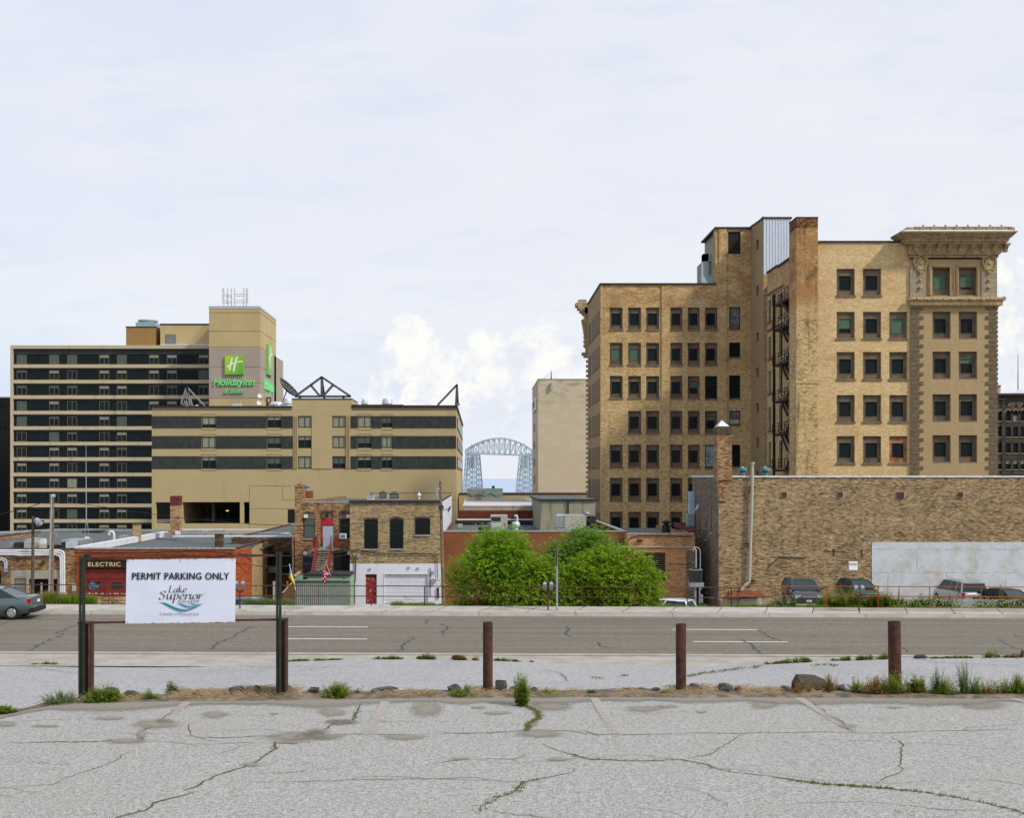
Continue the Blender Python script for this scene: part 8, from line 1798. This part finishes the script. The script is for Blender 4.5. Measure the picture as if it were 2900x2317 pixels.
def car(label, cat, secs, gh, wheels, r, W_, mat, rack=False, rear=None, front=None, loc=(0,0,0), rz=0, body='body'):
    """x = length (front at +x). secs: (x, z0, z1, half width). gh: base rear, roof rear, roof front, base front, z belt, z roof, belt half width, roof half width"""
    c = thing('parked_car', label, cat, 'parked cars'); t = MB()
    loft(t, [[(x, -w*.93, z0), (x, -w, z0+(z1-z0)*.4), (x, -w*.985, z1-.10), (x, -w*.90, z1-.01), (x, -w*.5, z1+.02), (x, w*.5, z1+.02), (x, w*.90, z1-.01), (x, w*.985, z1-.10), (x, w, z0+(z1-z0)*.4), (x, w*.93, z0)] for x, z0, z1, w in secs])
    bo = t.build(body, mat, c, True); me = bo.data
    for p in me.polygons:
        if abs(p.normal.x) > .9: p.use_smooth = False
    a, b, d, e, zb, zr, wb, wr = gh
    t = MB(); loft(t, [[(x, -w1, zb-.03), (x2, -w2, z), (x2, w2, z), (x, w1, zb-.03)] for x, x2, w1, w2, z in ((a, b, wb, wr, zr-.03), (a+(b-a)*1.0+.02, b+.02, wb, wr, zr-.03), (e+(d-e)-.02, d-.02, wb, wr, zr-.03), (e, d, wb, wr, zr-.03))]) if False else None
    t = MB(); A0, A1, A2, A3 = (a, -wb, zb), (e, -wb, zb), (e, wb, zb), (a, wb, zb); B0, B1, B2, B3 = (b, -wr, zr-.05), (d, -wr, zr-.05), (d, wr, zr-.05), (b, wr, zr-.05)
    for f_ in ((A0, A1, B1, B0), (A2, A3, B3, B2), (A1, A2, B2, B1), (A3, A0, B0, B3), (B0, B1, B2, B3)): t.face(*f_)
    t.build('windows', M['carglass'], c)
    t = MB(); secr = []
    for x, dz in ((b-.02, -.02), ((b*2+d)/3, .03), ((b+2*d)/3, .03), (d+.02, -.02)): secr.append([(x, -wr-.02, zr-.07+dz), (x, -wr*.85, zr-.01+dz), (x, 0, zr+.01+dz), (x, wr*.85, zr-.01+dz), (x, wr+.02, zr-.07+dz), (x, 0, zr-.08+dz)])
    loft(t, secr)
    for s_ in (-1, 1):
        for p, q_ in ((A0, B0), (A1, B1)): t.bar((p[0], s_*wb, zb-.03), (q_[0], s_*wr, zr-.06), .09, .07)
        m1 = (a*.45+e*.55, s_*(wb+.005), zb-.02); m2 = (b*.45+d*.55, s_*(wr+.005), zr-.06); t.bar(m1, m2, .06, .07)
        if rack: m1 = (a*.75+e*.25, s_*(wb+.005), zb-.02); m2 = (b*.78+d*.22, s_*(wr+.005), zr-.06); t.bar(m1, m2, .08, .09)
    t.build('roof', mat, c, False)
    if rack:
        for s_ in (-1, 1): MB().tube([(b+.3, s_*wr*.86, zr+.02), (b+.4, s_*wr*.86, zr+.09), (d-.4, s_*wr*.86, zr+.09), (d-.3, s_*wr*.86, zr+.02)], .02, 6).build('roof_rail', M['rim'], c)
    for x in wheels:
        for s_ in (-1, 1):
            wv = MB().lathe((x, s_*(W_-.12), r), [(r, -.11), (r*1.0, .11), (r*.7, .125)] if s_ > 0 else [(r*.7, -.125), (r, -.11), (r, .11)], 20, 'y').build('tyre', M['tyre'], c)
            MB().lathe((x, s_*(W_-.0), r), [(r*.64, 0), (r*.60, .012), (r*.2, .018)] if s_ > 0 else [(r*.2, -.018), (r*.60, -.012), (r*.64, 0)], 14, 'y').build('rim', M['rim'], wv)
            sp5 = MB()
            for k in range(5): an_ = 2*pi*k/5+.3; sp5.bar((x+r*.34*cos(an_+.6), s_*(W_+.02), r+r*.34*sin(an_+.6)), (x+r*.5*cos(an_+.6), s_*(W_+.02), r+r*.5*sin(an_+.6)), .09, .012)
            sp5.build('spoke_gap', M['tyre'], wv)
    for s_ in (-1, 1): MB().box(e-.28, e-.10, s_*(wb+.12)-.1, s_*(wb+.12)+.1, zb, zb+.15).build('mirror', mat, c)
    for nm, (x0, x1, y0, y1, z0, z1), m_, mir in (rear or [])+(front or []):
        for s_ in ((-1, 1) if mir else (1,)):
            ya, yb2_ = sorted((s_*y0, s_*y1)); MB().box(x0, x1, ya, yb2_, z0, z1).build(nm, M[m_], c)
    place(c, loc, rz); return c
SED = [(-2.32, .42, .72, .66), (-2.25, .32, .98, .78), (-1.9, .24, 1.03, .84), (-1.2, .20, 1.0, .86), (0, .18, .96, .87), (1.0, .2, .93, .86), (1.7, .22, .84, .82), (2.15, .28, .72, .74), (2.3, .36, .58, .62)]
c1 = paint('slate_green_paint', (.10, .14, .15)); Xs = PX(93, 51.)
car('slate grey green sedan parked at the kerb, cut by the left edge of the photo', 'car', SED, (-1.75, -.85, .45, 1.35, .95, 1.42, .80, .58), (-1.42, 1.35), .32, .86, c1,
    rear=[('tail_lamp', (-2.26, -2.0, .50, .80, .74, .94), 'tail', True), ('plate', (-2.345, -2.32, -.16, .16, .74, .86), 'plate', False), ('rear_bumper', (-2.40, -2.2, -.80, .80, .32, .52), 'trim', False)], loc=(Xs-2.34, 51.6, street_z(Xs)+.005), rz=pi+.04)
SUV = [(-2.25, .45, .95, .80), (-2.1, .35, 1.12, .88), (-1.4, .26, 1.14, .92), (0, .24, 1.10, .93), (1.2, .25, 1.06, .92), (1.9, .28, .96, .86), (2.2, .34, .82, .78), (2.28, .42, .66, .7)]
X_ = PX(2290, 71); car('dark slate small suv facing the street behind the orange railing', 'car', SUV, (-2.0, -1.75, .45, 1.35, 1.08, 1.66, .86, .66), (-1.4, 1.38), .36, .92, paint('dark_slate_paint', (.035, .05, .055)), True,
    front=[('headlamp', (2.02, 2.24, .46, .80, .66, .84), 'headl', True), ('grille', (2.2, 2.30, -.42, .42, .66, .80), 'trim', False), ('grille_bar', (2.28, 2.315, -.40, .40, .70, .76), 'rim', False), ('plate', (2.28, 2.31, -.16, .16, .44, .56), 'plate', False)], loc=(X_-.3, 71.5, PZ(1653, 70)-1.50), rz=-pi/2-.08)
BIG = [(-2.6, .5, 1.05, .90), (-2.5, .38, 1.22, .97), (-1.8, .32, 1.25, 1.0), (0, .3, 1.22, 1.0), (1.3, .3, 1.20, .99), (2.1, .34, 1.10, .95), (2.5, .42, .95, .88), (2.6, .5, .8, .8)]
X_ = PX(2765, 78); car('big silver suv seen from behind with red tail lamps among white flowers', 'car', BIG, (-2.5, -2.25, .75, 1.5, 1.18, 1.90, .93, .76), (-1.6, 1.6), .40, 1.0, paint('silver_paint', (.40, .43, .45), .6), True,
    rear=[('tail_lamp', (-2.62, -2.45, .72, .95, .85, 1.20), 'tail', True), ('plate', (-2.63, -2.61, -.2, .2, .80, .92), 'trim', False)], loc=(X_-.35, 79.9, PZ(1649, 77)-1.98), rz=pi/2-.0)
HB = [(-1.95, .45, .85, .74), (-1.85, .32, 1.0, .82), (-1., .24, 1.02, .86), (0, .22, .98, .86), (.9, .22, .94, .85), (1.6, .26, .82, .8), (1.95, .34, .62, .68)]
X_ = PX(2470, 77); car('dark green hatchback half hidden by weeds right of the third parking meter', 'car', HB, (-1.8, -1.4, .25, 1.15, .96, 1.50, .80, .58), (-1.25, 1.2), .31, .85, paint('dark_green_paint', (.02, .03, .028)), loc=(X_-.3, 79., PZ(1655, 76)-1.42), rz=-pi/2+.12)
X_ = PX(2880, 74); car('very dark red sedan with a red tail lamp at the right edge', 'car', SED, (-1.75, -.85, .45, 1.35, .95, 1.42, .80, .58), (-1.42, 1.35), .32, .86, paint('near_black_red_paint', (.02, .008, .010)), rear=[('tail_lamp', (-2.26, -2.0, .50, .80, .74, .94), 'tail', True)], loc=(X_+.2, 76.5, PZ(1671, 75)-1.44), rz=pi/2+.25)
X_ = PX(1893, 68); car('white car of which only the roof shows below the orange brick building', 'car', SUV, (-2.0, -1.75, .45, 1.35, 1.08, 1.66, .86, .66), (-1.4, 1.38), .36, .92, paint('white_car_paint', (.7, .72, .74), 0), loc=(X_-.3, 68.8, PZ(1698, 68.)-1.68), rz=pi-.5)
X_ = PX(690, 66); car('blue grey car whose roof shows between the sign and its right post', 'car', SED, (-1.75, -.85, .45, 1.35, .95, 1.42, .80, .58), (-1.42, 1.35), .32, .86, paint('blue_grey_paint', (.12, .18, .24)), loc=(X_, 67, PZ(1697, 66.)-1.44), rz=pi-.4)

# ================================================================== SHRUBS AND RAILING WEEDS
LG = {'a': [(.05, .15, .010), (.12, .29, .014), (.25, .45, .02), (.40, .58, .035)], 'b': [(.05, .15, .015), (.11, .27, .025), (.20, .39, .05), (.31, .49, .08)], 'c': [(.06, .15, .010), (.15, .30, .014), (.29, .43, .02), (.46, .56, .04)]}
for k, v in LG.items(): M['leaf'+k] = leafmat('shrub_leaves_'+{'a': 'mid_green', 'b': 'blue_green', 'c': 'yellow_green'}[k], v, .42)
M['stem'] = plain('shrub_stem', (.09, .07, .04), .9)
def spray(mb, c, d, L, n_):
    """drooping compound leaf of pointed leaflets"""
    d = d.normalized(); s_ = d.cross(Vector((0, 0, 1))); s_ = Vector((1, 0, 0)) if s_.length < .1 else s_.normalized()
    for k in range(n_):
        t = k/(n_-1); base = c+d*L*1.3*t+Vector((0, 0, -L*.35*t*t)); sg_ = 1 if k % 2 else -1
        ld = (d*(.55+.4*t)+s_*sg_*(1-t)*.9+Vector((random.gauss(0,.25), random.gauss(0,.25), -.55+random.gauss(0,.25)))).normalized(); w = ld.cross(Vector((random.gauss(0,.4), random.gauss(0,.4), 1))).normalized()*L*.19; e = L*random.uniform(.7, 1.15)
        m_ = base+ld*e*.45+Vector((0, 0, .03)); mb.face(base, m_+w, base+ld*e, m_-w)
def shrub(label, Y, lobes, mat, L=.15, den=1., base=(0, 0), seed=1, tip=1.):
    t_ = thing('shrub', label, 'shrub', 'green shrubs behind the railing'); random.seed(seed); mb = MB(); st = MB(); bx_, by_ = base; root = Vector((PX(bx_, Y), Y, far_z(PX(bx_, Y), Y)-.1))
    for (px, py, rx, ry) in lobes:
        c = Vector(P3(px, py, Y)); RX, RZ = rx/F*Y, ry/F*Y; RY = min(RX, 1.7)
        c.y += random.uniform(-.3, .3)
        for k in range(5): e = c+Vector((random.uniform(-.6, .6)*RX, random.uniform(-.5, .5)*RY, random.uniform(-.2, .7)*RZ)); st.tube([root+Vector((random.gauss(0,.2), random.gauss(0,.2), 0)), (root+e)/2+Vector((random.gauss(0,.2), 0, .2)), e], [.04, .025, .01], 5, False)
        n_ = int(den*RX*RZ*430)
        for _ in range(n_):
            v = Vector((random.gauss(0,1), random.gauss(0,1), random.gauss(0,1))).normalized()
            if v.y > .25 and random.random() < .8: v.y = -v.y
            g = noise.noise(Vector((v.x*2.1+px, v.y*2.1, v.z*2.1+py)))+.5*noise.noise(Vector((v.x*5+px, v.y*5, v.z*5)))
            r = (random.random()**.45)*(1+.68*g); 
            if g < -.34 and random.random() < .7: continue
            p = c+Vector((v.x*RX*r, v.y*RY*r, v.z*RZ*r)); 
            if p.z < root.z+.1: continue
            spray(mb, p, v+Vector((random.gauss(0,.35), random.gauss(0,.35), random.uniform(0, .6))), L*random.uniform(.75, 1.25), 6)
        for _ in range(int(26*RX*tip)):   # upright shoots breaking the outline
            a = random.uniform(-1, 1); p = c+Vector((a*RX*.95, random.uniform(-.6, .3)*RY, RZ*sqrt(max(0, 1-a*a))*.9)); h_ = random.uniform(.15, .7)*tip; d = Vector((a*.5+random.gauss(0,.2), random.gauss(0,.2), 1)).normalized()
            for k in range(5): spray(mb, p+d*h_*k/5, Vector((random.gauss(0,1), random.gauss(0,1), .5)), L*.8, 5)
    mb.build('leaves', M[mat], t_); st.build('stems', M['stem'], t_); return t_
shrub('left tall green shrub with feathery top in front of the low red building', 57.9, [(1400,1590,80,70), (1350,1640,72,70), (1435,1560,62,50), (1450,1640,70,72), (1300,1655,42,38), (1400,1545,50,36), (1475,1565,30,28), (1360,1570,40,36)], 'leafa', .14, 1., (1400, 0), 1, 1.2)
shrub('dark lower shrub between the two tall ones, behind the twin meter', 57.4, [(1490,1650,65,62), (1540,1620,45,40), (1440,1680,60,45), (1550,1690,45,40), (1590,1660,50,60), (1510,1695,90,34)], 'leafc', .16, 1.1, (1500, 0), 2, .5)
shrub('middle tall blue green shrub rising behind the others', 59.8, [(1630,1570,62,55), (1690,1555,45,40), (1590,1585,42,40), (1680,1610,70,60), (1655,1530,36,26), (1540,1605,46,36), (1720,1580,40,34)], 'leafb', .14, 1.5, (1640, 0), 3, 1.4)
shrub('broad yellow green shrub at the right end of the row', 57.7, [(1700,1640,75,66), (1770,1620,70,62), (1820,1650,52,56), (1640,1670,60,55), (1850,1680,28,44), (1745,1680,80,46), (1790,1590,34,26), (1655,1620,45,34), (1700,1580,36,26), (1620,1700,60,30), (1790,1695,80,32)], 'leafc', .16, 1.1, (1740, 0), 4, .8)
random.seed(31)
def grassband(name, label, px0, px1, Y, h0, h1, n_, mat, base=1722, w=.02):
    mb = MB()
    for _ in range(n_):
        px = random.uniform(px0, px1); g = .5+.7*nz(px*.018, h1)+.4*nz(px*.07, 2.); Yy = Y+random.uniform(-.35, .5); X = PX(px, Yy); z = max(far_z(X, Yy), -6.6-.0041*X)-.02
        tuft(mb, (X, Yy, z), .08, (h0+(h1-h0)*max(0, min(1, g))), 3, .6, w)
    tag(mb.build(name, M[mat]), label, 'grass', kind='stuff')
grassband('grass', 'short green grass along the foot of the brown railing', -100, 2075, 56.1, .06, .22, 5200, 'weedbright')
grassband('grass', 'taller grass by the garage door and left of the shrubs', 1110, 1300, 56.6, .2, .5, 1500, 'weedbright')
grassband('grass', 'rank yellow green grass behind the left part of the railing', 85, 270, 57.0, .3, .95, 2600, 'weedbright')
grassband('grass', 'yellow flowering weeds behind the railing near the right sign post', 690, 830, 56.8, .15, .6, 1100, 'weedpale')
grassband('grass', 'green grass under the orange brick building', 1860, 2075, 56.6, .1, .4, 1500, 'weedbright')
grassband('grass', 'mixed grass along the foot of the orange railing', 2085, 3000, 56.8, .15, .5, 5200, 'weed')
for px, py, w, h, lb, mt in ((2205, 1712, 34, 34, 'feathery weed left of the dark slate suv', 'weedpale'), (2360, 1718, 40, 56, 'leafy weed right of the dark slate suv', 'weed'), (2400, 1720, 60, 48, 'dense weed in front of the third parking meter', 'weed'), (2460, 1722, 60, 46, 'dense weed in front of the dark green hatchback', 'weed'), (2510, 1722, 50, 44, 'leafy weed right of the dark green hatchback', 'weed'),
        (2580, 1724, 70, 34, 'low weed clump midway to the silver suv', 'weedbright'), (2660, 1724, 50, 32, 'weed clump left of the silver suv', 'weedbright'), (2850, 1728, 70, 30, 'weed clump between the silver suv and the dark red sedan', 'weed'), (2520, 1700, 30, 44, 'tall weed before the left edge of the white plaster', 'weed'), (1330, 1722, 60, 36, 'leafy undergrowth at the left foot of the shrubs', 'weedbright'), (230, 1715, 60, 30, 'reddish dock weeds by the red shop corner', 'weedbright')):
    t = MB()
    for k in range(int(w/2.6)): x_ = px+random.gauss(0, w*.45); weed(t, P3(x_, 1722, 57.2+random.uniform(-.3, .5)), .2, h/F*57*random.uniform(.6, 1.5), 11, .17, 14)
    tag(t.build('weed', M[mt]), lb, 'weed', 'weeds along the railings')
random.seed(9); t = MB(); m_, n_, b_, o_ = newmat('daisy_white'); b_.inputs['Base Color'].default_value = (.75, .75, .68, 1); M['daisy'] = m_
for _ in range(1900):
    px = random.gauss(2780, 110) if random.random() < .75 else random.uniform(2540, 2960); 
    if px < 2520: continue
    Yy = 56.6+random.uniform(0, 1.2); c = Vector(P3(px, random.uniform(1696, 1722)+.012*(px-2600), Yy)); r = random.uniform(.018, .04); u_ = Vector((r, 0, r*.3)); v_ = Vector((0, -r*.5, r)); t.face(c-u_, c-v_, c+u_, c+v_)
tag(t.build('daisies', M['daisy']), 'white daisies scattered in the weeds before the silver suv', 'flowers', kind='stuff')
t = MB()
for px in (2545, 2645, 2690, 2838, 2830, 2410, 2312):
    p = Vector(P3(px, 1722, 57.)); hh = random.uniform(.7, 1.3)*(.7 if px < 2500 else 1)
    t.tube([p, p+Vector((random.gauss(0,.05), 0, hh))], [.03, .02], 5, False)
    for k in range(40): weed(t, p+Vector((0, 0, hh*random.random()*.8)), .05, .12, 1, .07, 3)
tag(t.build('mullein_stalks', M['weedpale']), 'tall pale green mullein stalks standing above the weeds', 'weeds', kind='stuff')
# ================================================================== each thing's origin goes to its base
bpy.context.view_layer.update()
for t in THINGS:
    if t.get('placed'): 
        del t['placed']; continue
    if t.type == 'MESH':
        if t.location.length > 0 or t.data.users > 1: continue
        vs = t.data.vertices
        if not len(vs): continue
        lo = [min(v.co[i] for v in vs) for i in range(3)]; hi = [max(v.co[i] for v in vs) for i in range(3)]
        c = Vector(((lo[0]+hi[0])/2, (lo[1]+hi[1])/2, lo[2])); t.data.transform(Matrix.Translation(-c)); t.location = c
        for ch in t.children: ch.location -= c
    else:
        pts = []
        for ch in t.children:
            if ch.type == 'MESH' and len(ch.data.vertices):
                for b in ch.bound_box: pts.append(Vector(b)+ch.location)
        if not pts: continue
        c = Vector(((min(p.x for p in pts)+max(p.x for p in pts))/2, (min(p.y for p in pts)+max(p.y for p in pts))/2, min(p.z for p in pts)))
        t.location = c
        for ch in t.children: ch.location -= c
